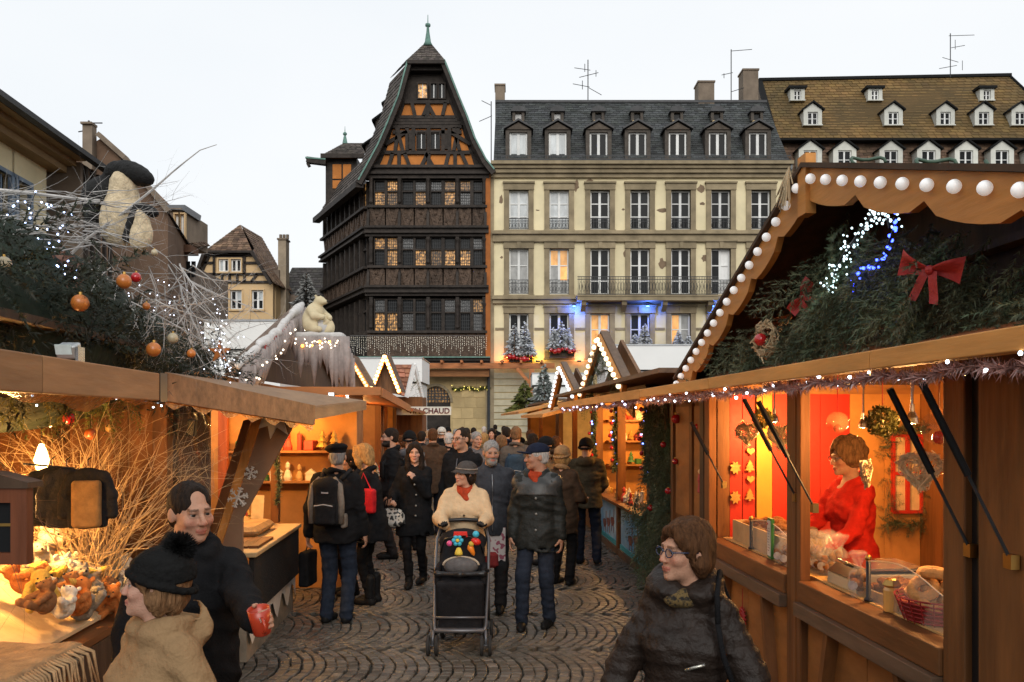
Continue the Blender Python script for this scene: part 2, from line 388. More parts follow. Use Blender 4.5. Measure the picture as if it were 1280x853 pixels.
# plinth courses of the pale ground floor
m = MB()
for i in range(9): m.box(fx(617), fx(690), YF-.05, YF+.018, 1.2+i*.42, 1.2+i*.42+.36)
m.obj('rusticated_course', mat('pale_course', (.48,.43,.30), .9, .15, 2, .2, 20), H2)
wm_me = {}
for c in COLX:
    for ri, (a, b, rr) in enumerate(ROWS):
        w, h = fx(c+12)-fx(c-12), fz(a)-fz(b)
        k = ri
        if k not in wm_me: wm_me[k] = proto(win_frame(w, h, 2, [1-r for r in rr][::-1], .09, .045), 'window', M_wframe)
        wo = inst(wm_me[k], 'window', H2, (fx(c), YF+.32, fz(b)))
        def pick(r, cc, c=c, ri=ri):
            if ri == 1 and c == 699: return M_lgl2 if r == 2 or (r == 1 and cc == 1) else M_cgl2
            if ri == 1 and c == 648.5: return M_cgl2
            if ri == 0 and c in (648.5, 699): return M_cgl
            if ri == 2 and c == 750: return M_lgl2
            if ri == 2 and c == 851: return M_lgl2 if cc == 0 else M_cgl2
            if ri == 1 and c == 901 and cc == 1: return M_wframe
            return M_dgl
        panes(wo, pane_me, w, h, 2, [1-r for r in rr][::-1], (fx(c), YF+.34, fz(b)), pick)
        s = MB()                                        # stone surround
        o = 18.5; d = .16
        s.box(fx(c-o), fx(c-12.2), YF-d*.6, YF+.2, fz(b+1), fz(a)); s.box(fx(c+12.2), fx(c+o), YF-d*.6, YF+.2, fz(b+1), fz(a))
        s.box(fx(c-o-.5), fx(c+o+.5), YF-d, YF+.2, fz(a), fz(a-8)); s.box(fx(c-o-1.5), fx(c+o+1.5), YF-d-.1, YF, fz(a-8), fz(a-10))
        if ri: s.prism([(fx(c-2.5), YF-d-.06, fz(a-7.9)), (fx(c+2.5), YF-d-.06, fz(a-7.9)), (fx(c+1.8), YF-d-.06, fz(a)), (fx(c-1.8), YF-d-.06, fz(a))], (0,.05,0))
        s.box(fx(c-o-1), fx(c+o+1), YF-d-.05, YF+.25, fz(b+3), fz(b+1))
        s.obj('window_surround', M_stone, H2)
        if ri < 2 and not (ri == 1 and 725 < c < 890):   # little balcony grilles
            q = MB(); zb0, h0 = fz(b), (.72 if ri == 0 else .92); xa, xb = fx(c-12), fx(c+12)
            q.box(xa, xb, YF+.05, YF+.08, zb0+h0-.05, zb0+h0); q.box(xa, xb, YF+.05, YF+.08, zb0+.05, zb0+.09); q.box(xa, xb, YF+.05, YF+.08, zb0+h0*.72, zb0+h0*.72+.03)
            for i in range(7): x = xa+(xb-xa)*i/6; q.box(x-.012, x+.012, YF+.055, YF+.075, zb0+.05, zb0+h0)
            for i in range(6):
                x = xa+(xb-xa)*(i+.5)/6
                q.tube([(x+.07*math.cos(t), YF+.065, zb0+h0*.38+.16*math.sin(t)) for t in [j*math.pi/4 for j in range(9)]], .012, 4, False)
            q.obj('grille', M_iron, H2)
# cornices and string courses, peeled render patches
m = MB()
for (a, b, p) in ((205,209,.75),(209,213,.55),(213,218,.4),(218,223,.22)): m.box(fx(614), fx(988), YF-p, YF+.3, fz(b), fz(a))
m.obj('cornice', M_stone, H2)
for (a, b) in ((289,303),(370,380)):
    m = MB(); m.box(fx(616), fx(986), YF-.24, YF-.012, fz(b), fz(a)); m.box(fx(615), fx(987), YF-.42, YF-.242, fz(a+5), fz(a+2)); m.obj('string_course', M_stone, H2)
for (px, py, w, h) in ((626,250,5,14),(720,232,9,17),(737,226,9,6),(877,236,11,12),(878,255,8,5),(828,263,14,6),(781,317,5,9),(828,330,12,14),(881,323,10,11),(672,263,5,2),(627,322,4,4),(779,262,4,3),(970,255,7,4),(936,250,4,9)):
    pts = [(fx(px+w/2*math.cos(t)*U(.55,1.1)), YF-.012, fz(py+h/2*math.sin(t)*U(.55,1.1))) for t in [i*math.pi/6 for i in range(12)]]
    MB().prism(pts, (0,.014,0)).obj('bare_patch', M_patch, H2)
for (px, yy) in ((625,411),(674,411),(725,411),(775,411),(825,411),(876,411)): MB().box(fx(px-6), fx(px+6), YF-.06, YF-.013, fz(yy+2), fz(yy-1)).obj('band_stone', M_stone, H2)
# balcony
b = MB(); b.box(fx(720), fx(892), YF-1.25, YF-.43, fz(379), fz(374)); b.box(fx(719), fx(893), YF-1.3, YF-.43, fz(374), fz(372.5))
for px in (728,778,828,884):
    b.prism([(fx(px-3), YF-.425, fz(379.2)), (fx(px-3), YF-1.1, fz(379.2)), (fx(px-3), YF-1.0, fz(384)), (fx(px-3), YF-.425, fz(391))], (fx(px+3)-fx(px-3),0,0))
bal = b.obj('balcony', M_stone, H2)
q = MB(); z0, z1 = fz(372), fz(350)
for z in (z0+.03, z1, z0+.85*(z1-z0)): q.box(fx(720), fx(892), YF-1.24, YF-1.2, z-.02, z+.02)
for i in range(87):
    x = fx(721)+(fx(891)-fx(721))*i/86; q.box(x-.012, x+.012, YF-1.235, YF-1.205, z0, z1)
for i in range(43):
    x = fx(722)+(fx(890)-fx(722))*(i+.5)/43
    q.tube([(x+.08*math.cos(t), YF-1.22, (z0+z1)/2-.05+.3*math.sin(t)) for t in [j*math.pi/4 for j in range(9)]], .013, 4, False)
q.obj('balcony_railing', M_iron, bal)
for px in (717, 808, 888):                               # cold blue wall washers under the string course
    d = thing('wall_washer', 'small blue floodlight under the stone band of the cream house', 'floodlight', (fx(px), YF-.5, fz(384)), 0, 'blue floodlights on the cream house')
    MB().box(fx(px-2), fx(px+2), YF-.62, YF-.43, fz(384), fz(381.5)).obj('housing', M_iron, d)
    MB().box(fx(px-1.6), fx(px+1.6), YF-.6, YF-.45, fz(384.4), fz(384.1)).obj('lens', emit('blue_led', (.05,.15,1), 30), d)
    lamp('blue_light', (fx(px), YF-.6, fz(386)), 110, (.05,.16,1), .1, d)
for px, c in ((628, (1,.25,.06)), (672, (1,.55,.03)), (723, (1,.3,.08))):
    d = thing('wall_uplight', 'small warm uplight at the foot of the cream house wall', 'uplight', (fx(px), YF-.5, fz(452)), 0, 'warm uplights on the cream house')
    MB().box(fx(px-2.5), fx(px+2.5), YF-.6, YF-.35, fz(453.4), fz(451.5)).obj('housing', M_iron, d)
    lamp('warm_light', (fx(px), YF-.45, fz(450)), 28, c, .08, d)
# slate mansard
ye, yr = YF-.3, YF+2.3
tiled([(fx(617),ye,fz(204.5)), (fx(985),ye,fz(204.5)), at(957,128,yr), at(620,128,yr)], 'slate_slope', M_slate, H2, 30, .42, tone=(.6,1.35), lift=.03)
m = MB(); m.prism([at(617,204.5,ye+.05), at(620,128,yr+.02), (fx(620),yb,fz(128)), (fx(617),yb,fz(204))], (.15,0,0)); m.prism([at(985,204.5,ye+.05), at(957,128,yr+.02), (fx(957),yb,fz(128)), (fx(985),yb,fz(204))], (-.15,0,0))
m.beam(at(619,127.5,yr), at(958,127.5,yr), .25, .16); m.obj('roof_flashing', M_leadroof, H2)
q = MB()
for z in (204, 199): q.box(fx(618), fx(984), YF-.74, YF-.71, fz(z)-.02, fz(z)+.02)
for i in range(123): x = fx(618)+(fx(984)-fx(618))*i/122; q.box(x-.012, x+.012, YF-.735, YF-.715, fz(205), fz(198.5))
q.obj('gutter_rail', M_iron, H2)
def roof_y(py): return ye+(yr-ye)*(204.5-py)/(204.5-128)
M_dorm = mat('dormer_wood', (.075,.063,.052), .85, .3, 4, .3, 30)
dfr = proto(win_frame(1.1, 1.65, 2, [], .1, .05), 'window', M_wframe); 
for i, px in enumerate((648, 697, 748, 796.5, 846.5, 896.5, 946.5)):
    y0d = YF-.22; m = MB()
    for s in (-1, 1): m.box(fx(px+s*16), fx(px+s*11.3), y0d, y0d+1.9, fz(203), fz(164))
    m.box(fx(px-11.3), fx(px+11.3), y0d, y0d+1.9, fz(167), fz(164)); m.box(fx(px-11.3), fx(px+11.3), y0d, y0d+.4, fz(203), fz(199.5))
    dm = m.obj('dormer', M_dorm, H2)
    r = MB(); r.prism([(fx(px-18.5),y0d-.25,fz(164)), (fx(px),y0d-.25,fz(153.5)), (fx(px+18.5),y0d-.25,fz(164)), (fx(px+18.5),y0d-.25,fz(161.5)), (fx(px),y0d-.25,fz(151)), (fx(px-18.5),y0d-.25,fz(161.5))], (0,2.4,0))
    r.obj('dormer_roof', M_leadroof, dm)
    MB().prism([(fx(px-15),y0d-.08,fz(163.8)), (fx(px),y0d-.08,fz(155)), (fx(px+15),y0d-.08,fz(163.8))], (0,.3,0)).obj('dormer_gable', mat('dormer_gable_wood', (.095,.075,.058), .85, .3, 4, .3, 30), dm)
    inst(dfr, 'window_frame', dm, (fx(px), y0d+.25, fz(199.5)))
    for c in (0, 1): inst(pane_me(M_cgl if i < 2 else M_dgl), 'pane', dm, (fx(px)-.275+.55*c, y0d+.23, fz(199.5)), (0,0,0), (.5,1,1.65))
    y1d = roof_y(152)-.35; m = MB(); qx = lambda p: fx(p, y1d); qz = lambda p: fz(p, y1d)
    for s in (-1, 1): m.box(qx(px+s*7.5), qx(px+s*4), y1d, y1d+1.5, qz(151), qz(139))
    m.box(qx(px-4), qx(px+4), y1d, y1d+1.5, qz(141), qz(139)); 
    d2 = m.obj('roof_light', M_dorm, H2)
    MB().box(qx(px-6), qx(px+6), y1d-.08, y1d+.5, qz(153.5), qz(151)).obj('sill', M_stone2, d2)
    pts = [(qx(px+9.5*math.cos(t)), y1d-.15, qz(140-7*math.sin(t))) for t in [math.pi*k/6 for k in range(7)]]
    MB().prism(pts, (0,1.6,0)).obj('hood', M_leadroof, d2)
    inst(pane_me(M_dgl if i > 1 else M_cgl2), 'pane', d2, (qx(px), y1d+.2, qz(151)), (0,0,0), (.4,1,.5))
for (a, b, t, bt, Yc) in ((619,631,105,131,57.5), (873,893,101,137,57.2), (929,948,86,133,58.0)):
    m = MB(); m.box(fx(a,Yc), fx(b,Yc), Yc, Yc+1.2, fz(bt,Yc)-1, fz(t+2,Yc)); m.box(fx(a-1,Yc), fx(b+1,Yc), Yc-.06, Yc+1.26, fz(t+2,Yc), fz(t,Yc)); m.obj('chimney', M_chim, H2)
m = MB(); m.tube([(fx(986),YF-.55,fz(208)), (fx(986),YF-.5,fz(214)), (fx(984.5),YF-.12,fz(222)), (fx(984.5),YF-.12,0)], .07, 8); m.obj('drainpipe', M_metal, H2)
def antenna(px, base, top, Y, bars, lab):
    a = thing('antenna', lab, 'antenna', at(px, base, Y))
    MB().tube([at(px, base, Y), at(px, top, Y)], .035, 5).obj('mast', M_iron, a)
    for (x0, y0_, x1, y1) in bars: MB().tube([at(x0, y0_, Y), at(x1, y1, Y)], .022, 4).obj('element', M_iron, a)
antenna(735, 130, 75, 57.4, [(718,85,738,88),(724,97,748,91),(716,105,737,109),(736,110,752,119),(731,80,731,90),(745,88,745,96),(728,101,728,112)], 'tall television aerial with spread arms above the middle of the slate roof')
antenna(914, 130, 62, 57.6, [(902,94,916,91),(914,64,940,62),(914,115,930,110),(905,92,905,98)], 'plain aerial beside the tall chimney with one long top arm')
antenna(614, 205, 127, 56.5, [(602,126,614,132),(599,152,615,145)], 'bent aerial between the dark timber house and slate roof')

# ---- B3: long house with brown tiled roof and white dormers
Y3 = 60.0
H3 = thing('tiled_house', 'long house with mossy brown tiled roof and rows of white dormers', 'house', (fx(1130,Y3), Y3, 0))
def f3(px): return fx(px, Y3)
def z3(py): return fz(py, Y3)
MB().box(f3(975), f3(1345), Y3+.3, Y3+10, -.03, z3(236)).obj('wall', M_cream, H3)
tiled([(f3(975),Y3-.1,z3(240)), (f3(1345),Y3-.1,z3(240)), (f3(1345),Y3+.8,z3(172)), (f3(969),Y3+.8,z3(172))], 'lower_slope', M_btile, H3, 17, .5, tone=(.6,1.4))
tiled([at(969,173,Y3+.2), at(1345,173,Y3+.2), at(1262,95,Y3+3.6), at(949,101,Y3+3.6)], 'upper_slope', M_btile2, H3, 22, .5, tone=(.75,1.25))
m = MB(); m.beam(at(948,100.5,Y3+3.6), at(1263,94.5,Y3+3.6), .4, .2); m.beam(at(1262,95,Y3+3.6), at(1345,173,Y3+.2), .3, .18); m.beam(at(949,101,Y3+3.6), at(969,173,Y3+.2), .35, .25)
m.box(f3(969), f3(1345), Y3-.05, Y3+.7, z3(175.5), z3(173.2)); m.obj('ridge', M_btile, H3)
MB().prism([at(949,101,Y3+3.7), at(969,173,Y3+.4), (f3(975),Y3+.5,z3(240)), (f3(975),Y3+9,z3(240)), (f3(949),Y3+9,z3(101))], (.3,0,0)).obj('gable_wall', M_grywall, H3)
M_dw = mat('dormer_white', (.60,.60,.54), .7, .1, 3, .05, 30)
def white_dormer(px, top, bot, hw, wtop, ww, Y, peak=True, name='dormer'):
    m = MB(); X = lambda p: fx(p, Y); Z = lambda p: fz(p, Y)
    sh = top+(hw*.75 if peak else 3)
    m.box(X(px-hw), X(px-ww), Y, Y+2, Z(bot), Z(sh)); m.box(X(px+ww), X(px+hw), Y, Y+2, Z(bot), Z(sh)); m.box(X(px-ww), X(px+ww), Y, Y+2, Z(wtop), Z(sh))
    m.box(X(px-hw-.6), X(px+hw+.6), Y-.08, Y+.4, Z(bot+1.3), Z(bot))
    if peak: m.prism([(X(px-hw),Y,Z(sh)), (X(px),Y,Z(top)), (X(px+hw),Y,Z(sh))], (0,2,0))
    d = m.obj(name, M_dw, H3)
    r = MB()
    if peak: r.prism([(X(px-hw-2.5),Y-.2,Z(sh+1)), (X(px),Y-.2,Z(top-.6)), (X(px+hw+2.5),Y-.2,Z(sh+1)), (X(px+hw+2.5),Y-.2,Z(sh-.7)), (X(px),Y-.2,Z(top-2.6)), (X(px-hw-2.5),Y-.2,Z(sh-.7))], (0,2.4,0))
    else: r.box(X(px-hw-3), X(px+hw+2), Y-.2, Y+2.2, Z(top+3), Z(top))
    r.obj('dormer_roof', M_btile, d)
    w, h = X(px+ww)-X(px-ww), Z(wtop)-Z(bot)
    win_frame(w, h, 2, [.5], .07, .03).M = None
    wf = win_frame(w, h, 2, [.5], .07, .03); wf.v = [(p[0]+X(px), p[1]+Y+.2, p[2]+Z(bot)) for p in wf.v]; wf.obj('window_frame', M_wframe, d)
    for c in (0,1):
        for r_ in (0,1): inst(pane_me(M_dgl), 'pane', d, (X(px)-w/4+w/2*c, Y+.18, Z(bot)+h/2*r_), (0,0,0), (w/2,1,h/2))
for px in (1013,1056,1114,1161,1208,1253,1298): white_dormer(px, 176, 211, 14.5, 188, 8.5, Y3-.35)
for px in (1016,1117,1182,1230,1276): white_dormer(px, 129, 156, 11.5, 140, 6.5, Y3+.6)
for px in (997,1094,1234): white_dormer(px, 108, 125, 9, 112.5, 4.5, Y3+2.0, False, 'roof_light')
antenna(1188, 97, 42, 63.4, [(1174,86,1196,82),(1186,45,1218,44),(1189,60,1206,57),(1178,72,1198,78),(1194,50,1194,62),(1203,76,1203,88)], 'tall many-armed aerial on the ridge of the brown tiled roof')

# ---- B1: dark carved timber house with stone ground floor
H1 = thing('timber_house', 'tall dark carved timber house with steep gable and green copper finial', 'house', (fx(536), YF, 0))
SD = Vector((-.44, .898, 0)).normalized()                 # side wall runs back and to the left
def onside(px0, py, t):                                    # a point on the side wall, t metres back from the front corner
    return Vector((fx(460), YF, fz(py))) + SD*t
MB().box(fx(462), fx(606), YF+.6, YF+9, fz(455), fz(225)).obj('core', M_timber, H1)
FL = [(226, 258, 288), (297, 333, 362), (374, 414, 428)]    # window top, window bottom, storey foot
CAS = [(468.8,480.8),(484.3,496.5),(503.3,516.6),(519.5,532),(539,551.8),(556,568.7),(575.7,587.7),(591.9,603.9)]
LIT = {(0,0,0),(0,1,0),(0,1,1),(0,3,0),(0,5,0),(0,5,1),(0,6,1),(1,0,1),(1,1,1),(1,1,0),(1,3,0),(1,4,0),(1,5,0),(1,6,0),(2,0,0),(2,1,0),(2,7,1)}
bandp = MB()
for fi, (wt, wb, ft) in enumerate(FL):
    for g_ in range(4):
        a, b = CAS[g_*2][0]-1.2, CAS[g_*2+1][1]+1.2
        m = MB(); tr = wt+(wb-wt)*.42
        xs = [a, CAS[g_*2][0], CAS[g_*2][1], CAS[g_*2+1][0], CAS[g_*2+1][1], b]
        for i in (0, 2, 4): m.box(fx(xs[i]), fx(xs[i+1]), YF-.06, YF+.3, fz(wb), fz(wt))
        for i in (1, 3): m.box(fx(xs[i]), fx(xs[i+1]), YF-.02, YF+.3, fz(tr+1), fz(tr-1)); m.box(fx(xs[i]), fx(xs[i+1]), YF-.03, YF+.3, fz(wb), fz(wb-.7)); m.box(fx(xs[i]), fx(xs[i+1]), YF-.03, YF+.3, fz(wt+.7), fz(wt))
        # leaded bars
        wo = m.obj('window', M_timber, H1)
        for k in (0, 1):
            x0_, x1_ = CAS[g_*2+k]
            for r_, (p0, p1) in enumerate(((wb-.7, tr+1), (tr-1, wt+.7))):
                lit = (fi, g_*2+k, r_) in LIT
                mt_ = M_lgl if lit else (M_dgl if (g_+k+r_+fi) % 3 else mat('leaded_glass', (.10,.10,.10), .25, .6, 8, .5, 14, spec=.5, c2=(.02,.02,.02)))
                inst(pane_me(mt_), 'pane', wo, (fx((x0_+x1_)/2), YF+.15, fz(p0)), (0,0,0), (fx(x1_)-fx(x0_), 1, fz(p1)-fz(p0)))
        ld = MB()
        for k in (0, 1):
            x0_, x1_ = CAS[g_*2+k]
            for j in range(1, 5): x = fx(x0_)+(fx(x1_)-fx(x0_))*j/5; ld.box(x-.012, x+.012, YF+.12, YF+.14, fz(wb), fz(wt))
            for j in range(1, 9): z = fz(wb)+(fz(wt)-fz(wb))*j/9; ld.box(fx(x0_), fx(x1_), YF+.118, YF+.139, z-.012, z+.012)
        ld.obj('leading', M_iron, wo)
    # posts between the window groups, carved parapet panels, brackets
    for px in (464.5, 500, 535.5, 572, 605.3):
        m = MB(); m.box(fx(px-2.1), fx(px+2.1), YF-.22, YF+.35, fz(wb), fz(wt-2)); m.lathe([(.06,0),(.13,.1),(.09,.3),(.12,.9),(.09,1.3),(.14,1.5),(.14,1.6)], (fx(px), YF-.24, fz(wb-2)), 8); m.obj('carved_post', M_timber, H1)
    m = MB(); m.box(fx(460), fx(609), YF-.35, YF+.35, fz(wb+3), fz(wb)); m.obj('sill', M_timber, H1)
    if fi < 2:
        xs = [461, 482, 500, 518, 535.5, 554, 572, 590, 608]
        for i in range(8):
            a, b = xs[i]+.8, xs[i+1]-.8; z0_, z1_ = fz(ft-4), fz(wb+3.4); m = MB(); m.box(fx(a), fx(b), YF-.1, YF+.3, z0_, z1_)
            mid = (fx(a)+fx(b))/2; w = fx(b)-fx(a); d = 1 if i % 2 else -1
            m.beam((mid-d*w*.38, YF-.12, z1_), (mid+d*.02, YF-.12, z0_), .1, .22, (0,0,1)); m.beam((mid+d*w*.38, YF-.115, z1_), (mid, YF-.115, z0_), .1, .22)
            for k in range(5): m.sph((mid+U(-.3,.3)*w, YF-.1, z0_+U(.2,.8)*(z1_-z0_)), (.12,.1,.12), 7, 5)
            m.obj('carved_panel', M_carved, H1)
        for px in (461, 500, 535.5, 572, 607): MB().prism([(fx(px-1.6),YF-.1,fz(ft-3)), (fx(px-1.6),YF-.5,fz(ft-3)), (fx(px-1.6),YF-.3,fz(wb+9)), (fx(px-1.6),YF-.1,fz(wb+4))], (fx(px+1.6)-fx(px-1.6),0,0)).obj('bracket', M_timber, H1)
        for (a, b, p) in ((ft-4, ft-1.2, .5), (ft-1.2, ft+2.6, .32), (ft+2.6, ft+5, .46), (ft+5, ft+8.6, .25)):
            m = MB(); m.box(fx(457), fx(611), YF-p, YF+.35, fz(b), fz(a)); m.obj('moulding', M_timber, H1)
m = MB(); m.box(fx(459), fx(609), YF-.12, YF+.35, fz(450), fz(417)); m.obj('apron_wall', M_carved, H1)
for (a, b, p) in ((447,452,.7), (452,456,.5)): MB().box(fx(440), fx(613), YF-p, YF+.3, fz(b), fz(a)).obj('moulding', M_timber, H1)
MB().box(fx(440), fx(613), YF-.85, YF-.71, fz(448.5), fz(447)).obj('copper_flashing', M_copper, H1)
for (a, b, p) in ((208.5,212,.45), (212,217,.25), (217,220,.5), (220,224.5,.3)): MB().box(fx(457), fx(612), YF-p, YF+.35, fz(b), fz(a)).obj('moulding', M_timber, H1)
MB().box(fx(607.2), fx(617.5), YF-.10, YF+.5, 0, fz(216)).obj('party_wall', M_stone, H1)
MB().box(fx(607.2), fx(613.2), YF-.28, YF+.35, fz(452), fz(216)).obj('party_wall_edge', mat('orange_edge', (.36,.12,.03), .9, .2, 2, .2, 20), H1)
# side wall
for fi, (wt, wb, ft) in enumerate(FL):
    zt_, zb_ = fz(wt-2), fz(wb)
    A = onside(0, wt-2, 0); n_ = 9
    P = lambda t, z, o: Vector((fx(460),YF,z))+SD*t+Vector((-SD.y, SD.x, 0))*o
    if fi == 0: MB().prism([P(.1,fz(455),-.3), P(11,fz(455),-.3), P(11,fz(222),-.3), P(.1,fz(222),-.3)], (.5,0.3,0)).obj('side_wall', M_timber, H1)
    for k in range(n_):
        t0, t1 = .5+k*1.17, .5+k*1.17+.85
        m = MB(); nrm = Vector((-SD.y, SD.x, 0))
        w_ = m.prism([P(t0,zb_,-.05), P(t0+.07,zb_,-.05), P(t0+.07,zt_,-.05), P(t0,zt_,-.05)], nrm*-.2)
        m.prism([P(t1-.07,zb_,-.05), P(t1,zb_,-.05), P(t1,zt_,-.05), P(t1-.07,zt_,-.05)], nrm*-.2)
        m.prism([P(t0+.07,zb_+.6*(zt_-zb_),-.06), P(t1-.07,zb_+.6*(zt_-zb_),-.06), P(t1-.07,zb_+.6*(zt_-zb_)+.12,-.06), P(t0+.07,zb_+.6*(zt_-zb_)+.12,-.06)], nrm*-.15)
        wo = m.obj('window', M_timber, H1)
        litw = (k*7+fi*3) % 11 in (0, 4)
        MB().prism([P(t0+.07,zb_,-.2), P(t1-.07,zb_,-.2), P(t1-.07,zt_,-.2), P(t0+.07,zt_,-.2)], nrm*-.02).obj('pane', M_lgl if litw and fi < 2 else M_dgl, wo)
        m = MB(); m.prism([P(t1+.03,zb_,.12), P(t1+.27,zb_,.12), P(t1+.27,zt_,.12), P(t1+.03,zt_,.12)], nrm*-.4); m.obj('carved_post', M_timber, H1)
        if fi < 2:
            z0_, z1_ = fz(ft-4), fz(wb+4); m = MB(); m.prism([P(t0-.1,z0_,.02), P(t1+.15,z0_,.02), P(t1+.15,z1_,.02), P(t0-.1,z1_,.02)], nrm*-.25)
            m.beam(P(t0,z1_,.06), P((t0+t1)/2,z0_,.06), .1, .16); m.beam(P(t1,z1_,.06), P((t0+t1)/2,z0_,.06), .1, .16); m.obj('carved_panel', M_carved, H1)
    for (a, b, p) in (((ft-4, ft-1.2, .42), (ft-1.2, ft+2.6, .25), (ft+2.6, ft+5, .38)) if fi < 2 else ((417, 421, .3), (446, 454, .5))):
        MB().prism([P(-.1,fz(b),p), P(11.2,fz(b),p), P(11.2,fz(a),p), P(-.1,fz(a),p)], Vector((-SD.y, SD.x, 0))*-.6).obj('moulding', M_timber, H1)
    MB().prism([P(0,fz(wb+3.2),.3), P(11.2,fz(wb+3.2),.3), P(11.2,fz(wb),.3), P(0,fz(wb),.3)], Vector((-SD.y, SD.x, 0))*-.5).obj('sill', M_timber, H1)
# gable: boarded dark wall, orange infill, beams
GP = [(462,212),(476,188),(501,128),(513,84),(555,83),(573,128),(592,180),(608,212)]
MB().prism([(fx(a), YF+.12, fz(b)) for a, b in GP], (0,.5,0)).obj('gable_wall', M_timber, H1)
MB().prism([Vector((fx(a), YF, fz(b)))+SD*2.6 for a, b in ((470,205),(477,189),(501,129),(514,86),(554,86),(573,129),(590,180))], SD*.9).obj('rear_gable', M_timber, H1)
def infill(pts): MB().prism([(fx(a), YF+.06, fz(b)) for a, b in pts], (0,.1,0)).obj('infill_panel', M_ochre, H1)
def tim(p, q, w, o=0.0): MB().beam((fx(p[0]),YF-.02-o,fz(p[1])), (fx(q[0]),YF-.02-o,fz(q[1])), w, .22, (0,0,1) if abs(p[0]-q[0]) > .01 else (1,0,0)).obj('gable_beam', M_timber, H1)
infill([(474,208),(593,208),(588,192),(481,192)]); infill([(482,190.5),(587,190.5),(577,160),(491,160)]); infill([(501,146),(568.5,146),(562,129),(506.5,129)])
xb0 = [474.5,485,498,511,527,533,539,556,569,581,592]
for (p, q) in (((474,209.5),(594,209.5)),((481,191.2),(588,191.2)),((491,158.8),(577,158.8)),((500,147.2),(569.5,147.2)),((506,128),(562,128)),((486,155),(582,155)),((496,151),(572,151))): tim(p, q, .2)
for (p, q) in (((486,208),(491,192)),((499,208),(499,192)),((512,208),(506,192)),((527,208),(535,192)),((541,208),(532,192)),((557,208),(561,192)),((569,208),(569,192)),((584,208),(577,192)),((536,208),(536,192)),
               ((494,190),(498,160)),((504,190),(496,160)),((509,190),(509,160)),((517,190),(517,160)),((554,190),(554,160)),((562,190),(562,160)),((567,190),(573,160)),((575,190),(567,160)),((536,190),(536,160)),((482,181),(509,165)),((588,181),(562,165)),((491,166),(577,166)),
               ((519,146),(515,129)),((529,146),(536,129)),((543,146),(534,129)),((553,146),(557,129)),((535,146),(535,129))): tim(p, q, .2 if p[0] != q[0] else .2, .012*(hash(p) % 3))
def gwin(a, b, t, bt, lit=False):
    m = MB(); m.box(fx(a-1.2), fx(b+1.2), YF-.2, YF+.1, fz(bt+1.2), fz(bt)); m.box(fx(a-1.2), fx(b+1.2), YF-.2, YF+.1, fz(t), fz(t-1.2)); m.box(fx(a-1.2), fx(a), YF-.2, YF+.1, fz(bt), fz(t)); m.box(fx(b), fx(b+1.2), YF-.2, YF+.1, fz(bt), fz(t))
    w = m.obj('window', M_timber, H1); MB().box(fx(a), fx(b), YF-.05, YF-.03, fz(bt), fz(t)).obj('pane', M_lgl if lit else M_dgl, w); MB().box(fx((a+b)/2)-.025, fx((a+b)/2)+.025, YF-.09, YF-.06, fz(bt), fz(t)).obj('mullion', M_wframe, w)
gwin(522,532,167,187); gwin(539,549.5,167,187); gwin(523,534,106,124,True); gwin(539,546,106,124); gwin(549,556,106,124)
for a in (510, 551.5): MB().box(fx(a), fx(a+9), YF-.12, YF-.04, fz(187), fz(167)).obj('shutter', M_timber, H1)
# roof sheets following the flared gable profile
M_kroof = mat('old_roof_tile', (.085,.070,.060), .85, .45, 2.2, .4, 12, rnd=.15, attr='Col')
PL = [(390+62,231),(463,211),(476,187),(488.5,158),(501,127),(512.5,84)]
PR = [(617.5,218),(607,205),(593,178),(583,150),(573,126),(556,83)]
back = SD*10.6
for P_, nm, s in ((PL,'l',1),(PR,'r',-1)):
    for i in range(len(P_)-1):
        a = Vector((fx(P_[i][0]), YF-.75, fz(P_[i][1]))); b = Vector((fx(P_[i+1][0]), YF-.75, fz(P_[i+1][1])))
        bk_ = back if i < 2 else SD*3.6
        q = [a+bk_, a, b, b+bk_] if s > 0 else [a, a+bk_, b+bk_, b]
        tiled(q, 'roof_slope', M_kroof, H1, max(3, int((b-a).length/.3)), .35, tone=(.5,1.5))
        MB().beam(a+Vector((0,-.02,-.16)), b+Vector((0,-.02,-.16)), .3, .34).obj('barge_board', M_timber, H1)
        MB().beam(a+Vector((-.04*s,-.2,.04)), b+Vector((-.04*s,-.2,.04)), .07, .09).obj('copper_flashing', M_copper, H1)
a = Vector((fx(452), YF-.75, fz(231))); MB().beam(a+Vector((0,0,-.2)), a+back+Vector((-.2,.3,-.2)), .5, .35).obj('eaves_board', M_timber, H1)
# little cap roof, spire and ball
tp = Vector((fx(533.5), YF+.9, fz(50)))
MB().prism([(fx(512), YF-.5, fz(92)), (fx(557), YF-.5, fz(92)), (fx(556), YF-.5, fz(81)), (fx(513), YF-.5, fz(81))], SD*4).obj('cap_base', M_timber, H1)
c0, c1 = Vector((fx(511),YF-.9,fz(83))), Vector((fx(557.5),YF-.9,fz(83)))
tiled([c0, c1, tp+Vector((.25,-.2,0)), tp+Vector((-.25,-.2,0))], 'cap_roof', M_kroof, H1, 9, .3, tone=(.5,1.5))
tiled([c0+SD*3.2, c0, tp+Vector((-.25,-.2,0)), tp+Vector((-.25,.2,0))], 'cap_roof', M_kroof, H1, 9, .3, tone=(.5,1.5))
tiled([c1, c1+SD*3.2, tp+Vector((.25,.2,0)), tp+Vector((.25,-.2,0))], 'cap_roof', M_kroof, H1, 9, .3, tone=(.5,1.5))
MB().beam(c0+Vector((0,0,-.12)), c1+Vector((0,0,-.12)), .25, .22).obj('eaves_board', M_timber, H1)
